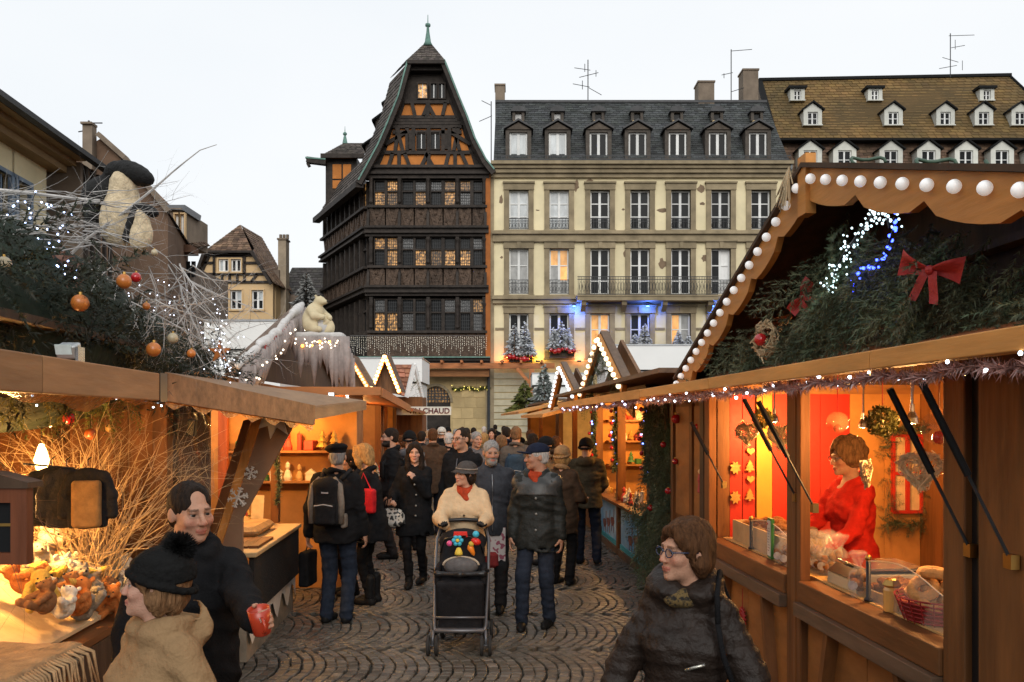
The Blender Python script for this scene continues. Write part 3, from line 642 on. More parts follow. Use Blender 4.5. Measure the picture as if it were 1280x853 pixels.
MB().lathe([(.34,0),(.2,.25),(.1,.9),(.08,1.15),(.06,1.2),(.16,1.25),(.17,1.32),(.16,1.4),(.03,1.46),(.02,1.95),(.005,2.0)], (tp.x, tp.y-.2, tp.z-.1), 12).obj('finial', M_copper, H1, True)
# dormers along the left slope (stepped silhouette)
for (px, py, w, h, Yd) in ((497,103,7,17,57.5),(486,124,9,19,59.2),(474,145,9,18,60.6),(462,176,10,20,58.6)):
    m = MB(); X = lambda p: fx(p, Yd); Z = lambda p: fz(p, Yd)
    m.box(X(px-w/2), X(px+w), Yd, Yd+1.3, Z(py+h), Z(py+4)); d = m.obj('dormer', M_timber, H1)
    MB().prism([(X(px-w/2-4),Yd-.3,Z(py+6)), (X(px+w),Yd-.3,Z(py-7)), (X(px+w),Yd-.3,Z(py-5)), (X(px-w/2-4),Yd-.3,Z(py+8.5))], (0,1.8,0)).obj('dormer_roof', M_kroof, d)
# hipped stair turret on the far side
Yt = 62.5; X = lambda p: fx(p, Yt); Z = lambda p: fz(p, Yt)
MB().box(X(407), X(446), Yt, Yt+4, Z(262), Z(197)).obj('turret_wall', M_timber, H1)
for (a, b, c, d) in ((416,427,206,224),(429,439,206,224),(416,427,226,236)): MB().box(X(a), X(b), Yt-.08, Yt+.02, Z(d), Z(c)).obj('infill_panel', M_ochre, H1)
e = [Vector((X(404),Yt-.5,Z(197))), Vector((X(456),Yt-.5,Z(197))), Vector((X(462),Yt+2,Z(168))), Vector((X(424),Yt+2,Z(168)))]
tiled([e[0], e[1], e[2], e[3]], 'turret_roof', M_kroof, H1, 11, .35, tone=(.6,1.6))
tiled([e[0]+Vector((0,5,0)), e[0], e[3], e[3]+Vector((0,.1,0))], 'turret_roof', M_kroof, H1, 11, .35, tone=(.6,1.6))
MB().beam((X(403),Yt-.5,Z(198)), (X(457),Yt-.5,Z(198)), .3, .3).obj('eaves_board', M_timber, H1)
m = MB(); m.beam((X(385),Yt-.3,Z(202)), (X(409),Yt-.3,Z(205)), .5, .4); m.beam((X(386),Yt-.3,Z(206)), (X(388),Yt-.3,Z(210)), .3, .2); m.obj('hoist_arm', M_timber, H1)
MB().beam((X(384),Yt-.3,Z(200)), (X(409),Yt-.3,Z(202)), .6, .1).obj('copper_flashing', M_copper, H1)
MB().lathe([(.2,0),(.1,.5),(.07,.6),(.15,.68),(.15,.78),(.03,.88),(.01,1.3)], (X(424.5), Yt+2, Z(169)), 8).obj('finial', M_copper, H1)
# sandstone ground floor with arched doorway
xa, xb, xc, xd = fx(440), fx(527), fx(563), fx(609); zt_ = fz(456); m = MB()
m.box(xa, xb, YF, YF+.6, -.03, zt_); m.box(xc, xd, YF, YF+.6, -.03, zt_)
arc = [(fx(545)+(xc-fx(545))*math.cos(t), YF, fz(503)+(fz(483)-fz(503))*math.sin(t)) for t in [math.pi*k/12 for k in range(13)]]
m.prism([(xb,YF,zt_)]+arc[::-1]+[(xc,YF,zt_)], (0,.6,0)); m.obj('stone_ground_floor', M_stone2, H1)
for k in range(12):
    a, b = arc[k], arc[k+1]; cx, cz = fx(545), fz(503)
    s_ = 1.18; MB().prism([(a[0],YF-.08,a[2]),(b[0],YF-.08,b[2]),(cx+(b[0]-cx)*s_,YF-.08,cz+(b[2]-cz)*s_),(cx+(a[0]-cx)*s_,YF-.08,cz+(a[2]-cz)*s_)], (0,.3,0)).obj('voussoir', M_stone, H1)
MB().box(xb+.02, xc-.02, YF+.35, YF+.45, 0, fz(483)).obj('door', M_timber, H1)
m = MB()
for k in range(1, 9): x = xb+(xc-xb)*k/9; m.box(x-.03, x+.03, YF+.28, YF+.34, fz(503), fz(485))
for k in range(1, 5): z = fz(503)+(fz(485)-fz(503))*k/5; m.box(xb+.1, xc-.1, YF+.285, YF+.335, z-.03, z+.03)
m.obj('fanlight_grille', M_iron, H1)
MB().box(xb+.1, xc-.1, YF+.345, YF+.349, fz(503), fz(484)).obj('fanlight_pane', M_lgl, H1)
for r in range(8):
    z = .1+r*.66; off = (r % 2)*.5
    for k in range(6):
        a = fx(566)+k*.75-off*.4; b = min(a+.72, fx(608)); a = max(a, fx(564.5))
        if b-a > .15 and z+.62 < fz(458): MB().box(a, b, YF-.03, YF+.02, z, z+.62).obj('stone_block', M_stone2, H1)
m = MB(); m.tube([(fx(611),YF-.4,fz(456)), (fx(611),YF-.4,0)], .09, 8); m.obj('drainpipe', M_iron, H1)

# ---- pergola beam in front of the two houses
PG = thing('pergola', 'orange-brown timber beam frame fixed along the foot of the two old houses', 'pergola', (fx(600), 53.6, 0))
M_perg = wood('pergola_wood', (.42,.15,.05), 'x')
MB().box(fx(520), fx(692), 53.5, 53.75, fz(462.5), fz(456)).obj('beam', M_perg, PG)
for px in (526, 555, 579, 603, 628, 651, 676): MB().box(fx(px-1.3), fx(px+1.3), 53.0, 54.4, fz(456), fz(453)).obj('rafter', M_perg, PG)
for px in (521, 664): 
    MB().box(fx(px-3), fx(px+3), 53.52, 53.73, 0, fz(462.6)).obj('post', M_perg, PG)
    for s in ((1,) if px == 521 else (-1,)): MB().beam((fx(px+s*2.5), 53.62, fz(480)), (fx(px+s*18), 53.62, fz(462.5)), .2, .25, (0,1,0)).obj('brace', M_perg, PG)
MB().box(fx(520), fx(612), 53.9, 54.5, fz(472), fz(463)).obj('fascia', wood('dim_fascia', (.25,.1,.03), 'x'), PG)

# ---- left-hand houses
H4 = thing('half_timbered_house', 'small peach half-timbered house with brown hipped tile roof', 'house', (fx(295,60), 60, 0))
Y4 = 60.0; X = lambda p: fx(p, Y4); Z = lambda p: fz(p, Y4)
m = MB(); WX = (267.5, 295, 322); xs = [245]+[c+d for c in WX for d in (-7.5, 7.5)]+[341]
for i in range(0, len(xs), 2): m.box(X(xs[i]), X(xs[i+1]), Y4, Y4+.4, 0, Z(354))
for c in WX: m.box(X(c-7.5), X(c+7.5), Y4, Y4+.4, Z(363), Z(354)); m.box(X(c-7.5), X(c+7.5), Y4, Y4+.4, 0, Z(387))
m.box(X(245), X(341), Y4+.8, Y4+8, 0, Z(354)); m.prism([(X(249),Y4,Z(353.9)),(X(340),Y4,Z(353.9)),(X(320),Y4,Z(319)),(X(262),Y4,Z(319))], (0,.4,0)); m.obj('wall', M_peach, H4)
def small_win(px, t, b, hw, Y, par, rows=[.5]):
    w, h = fx(px+hw,Y)-fx(px-hw,Y), fz(t,Y)-fz(b,Y); wf = win_frame(w, h, 2, rows, .09, .04); wf.v = [(p[0]+fx(px,Y), p[1]+Y+.2, p[2]+fz(b,Y)) for p in wf.v]
    wo = wf.obj('window', M_wframe, par); panes(wo, pane_me, w, h, 2, rows, (fx(px,Y), Y+.22, fz(b,Y)), lambda r, c: M_cgl if (r+c+int(px)) % 3 == 0 else M_dgl)
    s = MB(); s.box(fx(px-hw-1.5,Y), fx(px-hw,Y), Y-.06, Y+.1, fz(b,Y), fz(t,Y)); s.box(fx(px+hw,Y), fx(px+hw+1.5,Y), Y-.06, Y+.1, fz(b,Y), fz(t,Y)); s.box(fx(px-hw-2,Y), fx(px+hw+2,Y), Y-.15, Y+.1, fz(b+2,Y), fz(b,Y)); s.box(fx(px-hw-1.5,Y), fx(px+hw+1.5,Y), Y-.08, Y+.1, fz(t,Y), fz(t-1.5,Y)); s.obj('window_surround', M_peach, par)
for c in WX: small_win(c, 363, 387, 7.3, Y4, H4)
small_win(279.5, 324, 340, 6.3, Y4-.25, H4, []); small_win(295, 324, 340, 6.3, Y4-.25, H4, [])
for (p, q) in (((246,353),(342,353)),((252,343),(336,343)),((262,319.5),(321,319.5)),((268,320),(268,353)),((306,320),(306,353)),((271,321),(304,321)),((278,343),(278,353)),((287.5,343),(287.5,353)),((297,343),(297,353)),((255,343),(262,353)),((322,343),(314,353)),((262,320),(247,353)),((320,320),(341,353)),((256,329),(268,329)),((306,329),(327,329))):
    MB().beam((X(p[0]),Y4-.06,Z(p[1])), (X(q[0]),Y4-.06,Z(q[1])), .14, .16, (0,0,1) if p[0] != q[0] else (1,0,0)).obj('timber', M_timber, H4)
MB().prism([(X(a),Y4+1.75,Z(b)) for a, b in ((246,355),(342,355),(318,318),(293,279),(258,318))], (0,4.5,0)).obj('roof_core', M_btile, H4)
r0 = [Vector((X(258),Y4-.5,Z(316.5))), Vector((X(318),Y4-.5,Z(316.5))), Vector((X(292),Y4+1.6,Z(275))), Vector((X(290.5),Y4+1.6,Z(275)))]
tiled(r0, 'hip_roof', M_btile, H4, 12, .35, tone=(.5,1.5))
ap = Vector((X(292),Y4+1.6,Z(275))); bk = Vector((.3,4,0))
tiled([Vector((X(318),Y4-.5,Z(316))), Vector((X(344),Y4-.5,Z(355)))+Vector((0,0,0)), Vector((X(344),Y4-.5,Z(355)))+bk, ap+bk], 'roof_slope', M_btile, H4, 8, .4)
tiled([Vector((X(344),Y4-.5,Z(356))), Vector((X(344),Y4-.5,Z(356)))+bk, ap+bk, ap], 'roof_slope', M_btile, H4, 20, .4, tone=(.5,1.4))
tiled([Vector((X(243),Y4+5,Z(356))), Vector((X(243),Y4-.5,Z(356))), r0[0], ap], 'roof_slope', M_btile, H4, 14, .4)
m = MB(); m.beam((X(341.5),Y4-.55,Z(357)), (X(317),Y4-.55,Z(316)), .15, .2); m.beam((X(244),Y4-.55,Z(357)), (X(259),Y4-.55,Z(316)), .15, .2); m.beam(r0[0], r0[1], .15, .15); m.obj('barge_board', M_timber, H4)
H5 = thing('grey_roofed_house', 'low house with dark grey tile roof beside a tall chimney stack', 'house', (fx(375,64), 64, 0)); Y5 = 64.0; X = lambda p: fx(p, Y5); Z = lambda p: fz(p, Y5)
MB().box(X(338), X(425), Y5, Y5+5, 0, Z(393)).obj('wall', M_grywall, H5)
tiled([(X(338),Y5-.4,Z(394)), (X(430),Y5-.4,Z(394)), (X(430),Y5+2.6,Z(327)), (X(354),Y5+2.6,Z(327))], 'roof_slope', M_grytile, H5, 18, .4)
m = MB(); m.box(X(362), X(400), Y5-.6, Y5+1.5, Z(393), Z(370)); m.obj('dormer', M_grywall, H5)
m = MB(); Yc = 62.0; m.box(fx(347.5,Yc), fx(357.5,Yc), Yc, Yc+.9, fz(350,Yc)-6, fz(300,Yc)); m.obj('chimney', mat('pale_chimney', (.30,.24,.17), .9, .2, 2, .2, 15), H5)
m = MB(); m.box(fx(346.5,Yc), fx(358.5,Yc), Yc-.1, Yc+1, fz(300,Yc), fz(298,Yc)); 
for k in range(3): x = fx(348,Yc)+k*.24; m.tube([(x+.06,Yc+.4,fz(298,Yc)), (x+.06,Yc+.4,fz(292,Yc))], .11, 8)
m.obj('chimney_pot', M_chim, H5)
MB().box(fx(338,Yc), fx(350,Yc), Yc-.2, Yc+1.5, 0, fz(338,Yc)).obj('side_annex', M_grywall, H5)
# ---- receding row of houses on the left edge of the square (aisle frame)
def A(x, y, z): return STREET @ Vector((x, y, z))
LX = -11.0
def ly(px): return ayl(px, LX)
H6 = thing('cream_corner_house', 'cream house with projecting wooden eaves and blue framed windows', 'house', A(LX-2, 19, 0))
y0_, y1_ = 12.0, ly(58); zE = 8.65
m = MB(STREET); 
wy = [ly(7), ly(26)]; hw = .42
ys = [y0_]+[v for w in wy for v in (w-hw, w+hw)]+[y1_]
for i in range(0, len(ys), 2): m.box(LX-.4, LX, ys[i], ys[i+1], 0, zE)
for w in wy: m.box(LX-.4, LX, w-hw, w+hw, 7.95, zE); m.box(LX-.4, LX, w-hw, w+hw, 0, 6.25)
m.box(LX-6, LX-.9, y0_, y1_, 0, zE); m.obj('wall', M_cream, H6)
M_bl = mat('blue_frame', (.16,.22,.30), .6, .1, 5, .05, 40)
for w in wy:
    m = MB(STREET); m.box(LX-.05, LX+.06, w-hw-.12, w-hw, 6.15, 8.05); m.box(LX-.05, LX+.06, w+hw, w+hw+.12, 6.15, 8.05); m.box(LX-.05, LX+.06, w-hw, w+hw, 7.95, 8.05); m.box(LX-.2, LX-.1, w-.03, w+.03, 6.25, 7.95); wo = m.obj('window', M_bl, H6)
    MB(STREET).box(LX-.25, LX-.22, w-hw, w+hw, 6.25, 7.95).obj('pane', M_dgl, wo)
m = MB(STREET); yE = ayl(137, LX+1.1)
for k, (dx, z0_, z1_) in enumerate(((.9,8.97,9.1),(.65,8.83,8.97),(.4,8.65,8.83))): m.box(LX-.3, LX+dx, y0_, y1_+.3, z0_, z1_)
m.obj('eaves_soffit', mat('eaves_wood', (.30,.20,.10), .85, .3, 3, .3, 20, stretch=(1,.2,1)), H6)
tiled([A(LX+1.1,y0_,9.05), A(LX+1.1,yE,9.05), A(LX-4.5,yE,12.7), A(LX-4.5,y0_,12.7)], 'roof_slope', M_grytile, H6, 16, .3)
m = MB(STREET); m.box(LX+1.0, LX+1.2, y0_, yE, 8.92, 9.05); m.obj('gutter', M_iron, H6)
MB(STREET).box(LX-5, LX+.75, y1_+.32, yE-.05, 0, 8.95).obj('timber_wing', M_grywall, H6)
for k in range(5): yy = y1_+.5+k*.42; MB(STREET).box(LX+.75, LX+.83, yy, yy+.12, 5.5, 8.9).obj('timber', M_timber, H6)
H7 = thing('brown_gable_house', 'plain brown gable wall with brick chimney rising over the left roofs', 'house', at(145, 525, 31)-Vector((0,0,HCAM)))
Y7 = 31.0; X = lambda p: fx(p, Y7); Z = lambda p: fz(p, Y7)
MB().prism([(X(95),Y7,0),(X(210),Y7,0),(X(210),Y7,Z(262)),(X(158),Y7,Z(200)),(X(128),Y7,Z(172)),(X(95),Y7,Z(192))], (-1.5,6,0)).obj('gable_wall', mat('brown_render', (.13,.08,.052), .9, .3, 1, .2, 12), H7)
tiled([(X(214),Y7-.3,Z(268)), (X(214)-1.5,Y7+6,Z(268)), (X(128)-1.5,Y7+6,Z(170)), (X(128),Y7-.3,Z(170))], 'roof_slope', M_grytile, H7, 14, .3)
MB().beam((X(126),Y7-.2,Z(170)), (X(160),Y7-.2,Z(200)), .2, .16).obj('barge_board', M_chim, H7); MB().beam((X(160),Y7-.2,Z(200)), (X(214),Y7-.2,Z(267)), .2, .16).obj('barge_board', M_chim, H7)
m = MB(); m.box(X(109), X(121), Y7-.35, Y7-.01, Z(215), Z(160)); m.box(X(108), X(122), Y7-.45, Y7-.01, Z(160), Z(157.5)); m.obj('chimney', M_chim, H7)
antenna(111, 160, 151, 30.8, [(98,165,109,163),(110,154,128,154)], 'short aerial on the brick chimney of the brown gable')
H8 = thing('dormered_house', 'brown house with a flat-roofed dormer seen beside the branches', 'house', at(215, 525, 36)-Vector((0,0,HCAM)))
Y8 = 36.0; X = lambda p: fx(p, Y8); Z = lambda p: fz(p, Y8)
MB().box(X(150), X(236), Y8+.4, Y8+5, 0, Z(330)).obj('wall', M_grywall, H8)
tiled([(X(150),Y8-.3,Z(305)), (X(243),Y8-.3,Z(312)), (X(232),Y8+3,Z(290)), (X(150),Y8+2.5,Z(205))], 'roof_slope', M_grywall and M_btile, H8, 12, .3)
MB().box(X(150), X(244), Y8-.5, Y8+.4, Z(318), Z(309)).obj('eaves_board', mat('eaves_dark', (.12,.06,.035), .8, .3), H8)
MB().box(X(168), X(228), Y8-.1, Y8+3, Z(300), Z(261)).obj('dormer', M_chim, H8)
MB().prism([(X(160),Y8-.3,Z(261)),(X(232),Y8-.3,Z(265)),(X(214),Y8+1.5,Z(245)),(X(160),Y8+1.5,Z(245))], (0,2,0)).obj('dormer_roof', M_leadroof, H8)
for px in (221.5, 228): small_win(px, 268, 297, 2.6, Y8-.35, H8, [])
for px in (231, 238): MB().box(X(px-2.5), X(px+2.5), Y8+.33, Y8+.39, Z(345), Z(325)).obj('pane', M_dgl, H8)

# ---- white boxy kiosks behind the stalls
def kiosk(a, b, top, line, bot, Y, lab):
    k = thing('white_kiosk', lab, 'kiosk', (fx((a+b)/2,Y), Y, 0)); X = lambda p: fx(p, Y); Z = lambda p: fz(p, Y)
    m = MB(); m.box(X(a), X(b), Y, Y+2.5, 0, Z(line+1.5)); m.obj('body', M_whitebox, k)
    m = MB(); m.box(X(a)-.08, X(b)+.08, Y-.12, Y+2.6, Z(line-.5), Z(top)); m.obj('roof_fascia', M_whitebox, k)
    MB().box(X(a)-.02, X(b)+.02, Y-.03, Y+2.5, Z(line+1.4), Z(line-.4)).obj('shadow_joint', M_iron, k)
    MB().box(X(a)-.1, X(b)+.1, Y-.14, Y+2.62, Z(top)+.005, Z(top)+.05).obj('roof_edge', M_metal, k)
kiosk(757, 880, 433, 463, 495, 25, 'white flat-roofed kiosk behind the right-hand stalls below the cream house')
kiosk(262, 350, 403, 437, 470, 20, 'white flat-roofed kiosk below the peach half-timbered house')
kiosk(440, 525, 449, 478, 500, 30, 'white flat-roofed kiosk below the dark timber house')
kiosk(668, 738, 468, 482, 500, 32, 'low white kiosk behind the small white-lit gable')
# ------------------------------------------------------------------ implicit surfaces -> one continuous mesh
def rotm(rx=0, ry=0, rz=0): return np.array(Euler((rad(rx), rad(ry), rad(rz))).to_matrix())
class SDF:
    def __init__(s, h=.012): s.h = h; s.P = []; s.lo = np.full(3, 1e9); s.hi = np.full(3, -1e9); s.disp = None
    def _b(s, lo, hi, sub):
        if not sub: s.lo = np.minimum(s.lo, lo); s.hi = np.maximum(s.hi, hi)
    def cone(s, a, b, ra, rb=None, k=.03, sub=False, fl=None):
        a, b = np.array(a, float), np.array(b, float); rb = ra if rb is None else rb; r = max(ra, rb)
        s.P.append(('c', a, b, ra, rb, k, sub, np.minimum(a, b)-r, np.maximum(a, b)+r)); s._b(s.P[-1][-2], s.P[-1][-1], sub); return s
    def chain(s, pts, rs, k=.03):
        for i in range(len(pts)-1): s.cone(pts[i], pts[i+1], rs[i], rs[i+1], k)
        return s
    def ell(s, c, r, R=None, k=.03, sub=False):
        c = np.array(c, float); r = np.array([r]*3 if np.isscalar(r) else r, float); m = r.max() if R is not None else r
        s.P.append(('e', c, r, R, None, k, sub, c-m, c+m)); s._b(c-m, c+m, sub); return s
    def box(s, c, d, rd=.01, R=None, k=.01, sub=False):
        c = np.array(c, float); d = np.array(d, float)/2; m = np.linalg.norm(d) if R is not None else d
        s.P.append(('b', c, d, R, rd, k, sub, c-m, c+m)); s._b(c-m, c+m, sub); return s
    def loft(s, zs, rx, ry, cx=0, cy=0, k=.03, sub=False):
        zs = np.array(zs, float); n = len(zs); rx, ry, cx, cy = (np.full(n, v, float) if np.isscalar(v) else np.array(v, float) for v in (rx, ry, cx, cy))
        lo = np.array([(cx-rx).min(), (cy-ry).min(), zs[0]]); hi = np.array([(cx+rx).max(), (cy+ry).max(), zs[-1]])
        s.P.append(('l', zs, rx, ry, (cx, cy), k, sub, lo, hi)); s._b(lo, hi, sub); return s
    def mesh(s):
        h = s.h; pad = 3*h; lo = s.lo-pad; n = np.ceil((s.hi+pad-lo)/h).astype(int)+1
        val = np.full(n, .2, np.float32); ax = [lo[i]+h*np.arange(n[i]) for i in range(3)]
        for p in s.P:
            k = p[5]; mg = k+2.5*h
            i0 = np.clip(np.floor((p[7]-mg-lo)/h).astype(int), 0, n-1); i1 = np.clip(np.ceil((p[8]+mg-lo)/h).astype(int)+1, 1, n)
            if np.any(i1 <= i0): continue
            sl = tuple(slice(a, b) for a, b in zip(i0, i1))
            X = ax[0][sl[0]][:, None, None]; Y = ax[1][sl[1]][None, :, None]; Z = ax[2][sl[2]][None, None, :]
            if p[0] == 'c':
                a, b, ra, rb = p[1:5]; ba = b-a; l2 = max(ba@ba, 1e-9)
                x, y, z = X-a[0], Y-a[1], Z-a[2]; t = np.clip((x*ba[0]+y*ba[1]+z*ba[2])/l2, 0, 1)
                d = np.sqrt((x-t*ba[0])**2+(y-t*ba[1])**2+(z-t*ba[2])**2)-(ra+(rb-ra)*t)
            elif p[0] == 'l':
                zz = ax[2][sl[2]]; zs, rx, ry, (cx, cy) = p[1:5]; f = lambda a: np.interp(zz, zs, a)[None, None, :]
                RX, RY = f(rx), f(ry); q = np.sqrt(((X-f(cx))/RX)**2+((Y-f(cy))/RY)**2); d = (q-1)*np.minimum(RX, RY)
                d = np.maximum(d, np.maximum(zs[0]-Z, Z-zs[-1]))
            else:
                c, r, R = p[1:4]; x, y, z = X-c[0], Y-c[1], Z-c[2]
                if R is not None: x, y, z = (R[0,i]*x+R[1,i]*y+R[2,i]*z for i in range(3))
                if p[0] == 'e':
                    k0 = np.sqrt((x/r[0])**2+(y/r[1])**2+(z/r[2])**2); k1 = np.sqrt((x/r[0]**2)**2+(y/r[1]**2)**2+(z/r[2]**2)**2)
                    d = k0*(k0-1)/np.maximum(k1, 1e-6)
                else:
                    rd = p[4]; qx, qy, qz = np.abs(x)-r[0]+rd, np.abs(y)-r[1]+rd, np.abs(z)-r[2]+rd
                    d = np.sqrt(np.maximum(qx,0)**2+np.maximum(qy,0)**2+np.maximum(qz,0)**2)+np.minimum(np.maximum(qx, np.maximum(qy,qz)), 0)-rd
            v = val[sl]
            if p[6]: d = -d; hh = np.maximum(k-np.abs(v-d), 0)/k; val[sl] = np.maximum(v, d)+hh*hh*k/4
            else: hh = np.maximum(k-np.abs(v-d), 0)/k; val[sl] = np.minimum(v, d)-hh*hh*k/4
        if s.disp is not None:
            band = np.abs(val) < .06; I = np.nonzero(band); Pn = np.stack([ax[i][I[i]] for i in range(3)], 1); val[band] += s.disp(Pn)
        return nets(val, lo, h)
def nets(val, lo, h):
    s = val < 0; n = np.array(val.shape); c = np.zeros(n-1, np.int8)
    for i in (0,1):
        for j in (0,1):
            for k in (0,1): c += s[i:n[0]-1+i, j:n[1]-1+j, k:n[2]-1+k]
    act = (c > 0) & (c < 8); I = np.argwhere(act); idx = np.full(n-1, -1, np.int64); idx[act] = np.arange(len(I))
    acc = np.zeros((len(I), 3)); cnt = np.zeros(len(I))
    C = [(i,j,k) for i in (0,1) for j in (0,1) for k in (0,1)]
    for a in C:
        for b in C:
            if sum(b)-sum(a) == 1 and all(b[q] >= a[q] for q in range(3)):
                va = val[I[:,0]+a[0], I[:,1]+a[1], I[:,2]+a[2]]; vb = val[I[:,0]+b[0], I[:,1]+b[1], I[:,2]+b[2]]
                x = (va < 0) != (vb < 0); t = va[x]/(va[x]-vb[x])
                acc[x] += np.array(a)+t[:, None]*(np.array(b)-np.array(a)); cnt[x] += 1
    V = lo+h*(I+acc/cnt[:, None]); F = []
    for ax in range(3):
        u, w = [(1,2),(2,0),(0,1)][ax]
        sa = np.take(s, range(0, n[ax]-1), ax); sb = np.take(s, range(1, n[ax]), ax)
        E = np.argwhere(sa != sb)
        E = E[(E[:,u] > 0) & (E[:,w] > 0) & (E[:,u] < n[u]-1) & (E[:,w] < n[w]-1)]
        ins = sa[E[:,0], E[:,1], E[:,2]]
        q = []
        for du, dw in ((1,1),(0,1),(0,0),(1,0)):
            K = E.copy(); K[:,u] -= du; K[:,w] -= dw; q.append(idx[K[:,0], K[:,1], K[:,2]])
        q = np.stack(q, 1); q[~ins] = q[~ins][:, ::-1]; F.append(q)
    return V, np.concatenate(F)
def sdf_obj(name, S, m, parent=None, M=None, cols=None, label=None):
    V, F = S.mesh()
    cc = cols(V) if cols is not None else None
    if M is not None: V = V @ np.array(M)[:3,:3].T + np.array(M)[:3,3]
    o = mesh_obj(name, V, F, m, parent, True, None, True, cc)
    return o
_pr = np.random.default_rng(3).uniform(0, 6.28, (40, 3))
_pd = np.random.default_rng(4).normal(size=(40, 3)); _pd /= np.linalg.norm(_pd, axis=1)[:, None]
def wob(P, f, n=6, o=0, st=(1,1,1)):                          # cheap smooth 3-d noise, roughly -1..1
    P = P*np.array(st); r = np.zeros(len(P))
    for i in range(n):
        j = (i+o) % 40; r += np.sin(P@_pd[j]*f*(.7+.25*i)+_pr[j,0]+1.5*np.sin(P@_pd[(j+7)%40]*f*.6+_pr[j,1]))
    return r/n
# ------------------------------------------------------------------ foliage and twigs
def tri_obj(name, T, m, parent=None, tone=None):
    T = np.asarray(T, float).reshape(-1, 3, 3); n = len(T); V = T.reshape(-1, 3)
    lo, hi = V.min(0), V.max(0); c = np.array([(lo[0]+hi[0])/2, (lo[1]+hi[1])/2, lo[2]]); V = V-c
    me = bpy.data.meshes.new(name); me.vertices.add(n*3); me.vertices.foreach_set('co', V.ravel())
    me.loops.add(n*3); me.loops.foreach_set('vertex_index', np.arange(n*3, dtype=np.int32))
    me.polygons.add(n); me.polygons.foreach_set('loop_start', np.arange(0, n*3, 3, dtype=np.int32))
    me.update(calc_edges=True); me.materials.append(m)
    if tone is not None:
        a = me.color_attributes.new('Col', 'FLOAT_COLOR', 'POINT'); cc = np.ones((n*3, 4)); cc[:, :3] = np.repeat(tone, 3, 0); a.data.foreach_set('color', cc.ravel())
    o = bpy.data.objects.new(name, me); col.objects.link(o); o.location = c; WORLDM[o.name] = Matrix.Translation(c)
    if parent is not None: set_parent(o, parent)
    return o
def needles(a, b, n, ln, w, rng, spread=.75):
    """needle triangles along a twig a->b"""
    d = b-a; L = np.linalg.norm(d); d = d/L; t = rng.uniform(0, 1, n)
    r = rng.normal(size=(n,3)); r -= (r@d)[:, None]*d; r /= np.linalg.norm(r, axis=1)[:, None]
    dr = r*spread+d*.7; dr /= np.linalg.norm(dr, axis=1)[:, None]
    p = a+t[:, None]*(b-a); side = np.cross(dr, d); side /= np.linalg.norm(side, axis=1)[:, None]+1e-9
    l = ln*rng.uniform(.7, 1.15, n)[:, None]
    return np.stack([p-side*w/2, p+side*w/2, p+dr*l], 1)
def bough(rng, L=.4, nl=.03, w=.005, dens=260):
    """a flat fir bough along +X, drooping a little"""
    T = []; p = np.zeros(3); n = 7; pts = [np.array([L*i/n, 0, -.12*L*(i/n)**2]) for i in range(n+1)]
    for i in range(n): T.append(needles(pts[i], pts[i+1], int(dens*L/n*1.2), nl, w, rng))
    for i in range(1, n):
        for s in (-1, 1):
            l = L*.5*(1-i/n*.75)*rng.uniform(.75, 1.1); e = pts[i]+np.array([l*.7, s*l*.72, -.08*l+rng.normal()*.03*l])
            T.append(needles(pts[i], e, int(dens*l), nl, w, rng))
    return np.concatenate(T)
_brng = np.random.default_rng(11); BOUGH = [bough(_brng) for _ in range(5)]; BOUGH_L = [bough(_brng, .4, .035, .009, 90) for _ in range(4)]
def place_boughs(items, src=None, rng=None):
    """items: (pos, dir, roll, scale) -> triangles + tones"""
    rng = rng or _brng; src = src or BOUGH; T = []; C = []
    for pos, d, roll, scl in items:
        d = np.array(d, float); d /= np.linalg.norm(d); up = np.array([0,0,1.]) if abs(d[2]) < .95 else np.array([1.,0,0])
        y = np.cross(up, d); y /= np.linalg.norm(y); z = np.cross(d, y)
        y2 = y*math.cos(roll)+z*math.sin(roll); z2 = np.cross(d, y2); R = np.stack([d, y2, z2], 1)
        b = src[rng.integers(len(src))]; t = (b.reshape(-1,3)*scl) @ R.T + np.array(pos); T.append(t.reshape(-1,3,3))
        k = rng.uniform(.65, 1.3); cc = np.ones((len(b), 3))*k; cc *= rng.uniform(.8, 1.2, (len(b), 1)); cc[:, 0] *= rng.uniform(.85,1.25); C.append(cc)
    return np.concatenate(T), np.concatenate(C)
M_fir = mat('fir_needles', (.088,.115,.066), .6, .25, 4, 0, spec=.3, attr='Col', rnd=.1)
M_firf = mat('frosted_fir', (.42,.47,.48), .7, .25, 8, 0, attr='Col', rnd=.1)
def twig(mb, p, d, L, r, depth, rng, bend=.5):
    pts = [np.array(p)]; rs = [r]; n = 5; d = np.array(d, float)/np.linalg.norm(d); bd = rng.normal(size=3)*bend
    for i in range(n):
        d = d+bd*.22+rng.normal(size=3)*.09; d /= np.linalg.norm(d); pts.append(pts[-1]+d*L/n); rs.append(r*(1-.75*(i+1)/n))
        if depth and i >= 1 and rng.uniform() < .75:
            nd = d+rng.normal(size=3)*.7; twig(mb, pts[-1], nd, L*rng.uniform(.35,.6), rs[-1]*.7, depth-1, rng, bend)
    mb.tube(pts, rs, 4, False)
M_bulbw = emit('bulb_white', (1,.96,.90), .28); M_bulbwarm = emit('bulb_warm', (1,.55,.16), 9); M_bulbhot = emit('bulb_hot', (1,.62,.22), 18)
M_ledw = emit('led_white', (.75,.88,1), 9); M_ledb = emit('led_blue', (.03,.06,1), 12); M_ledo = emit('led_orange', (1,.35,.04), 9)
SPH = {}
def ball(c, r, m, parent, name='bulb', n=8):
    k = (m.name, n)
    if k not in SPH: SPH[k] = proto(MB().sph((0,0,0), 1, n, max(5, n*2//3)), name, m, True)
    return inst(SPH[k], name, parent, c, (0,0,0), (r, r, r))
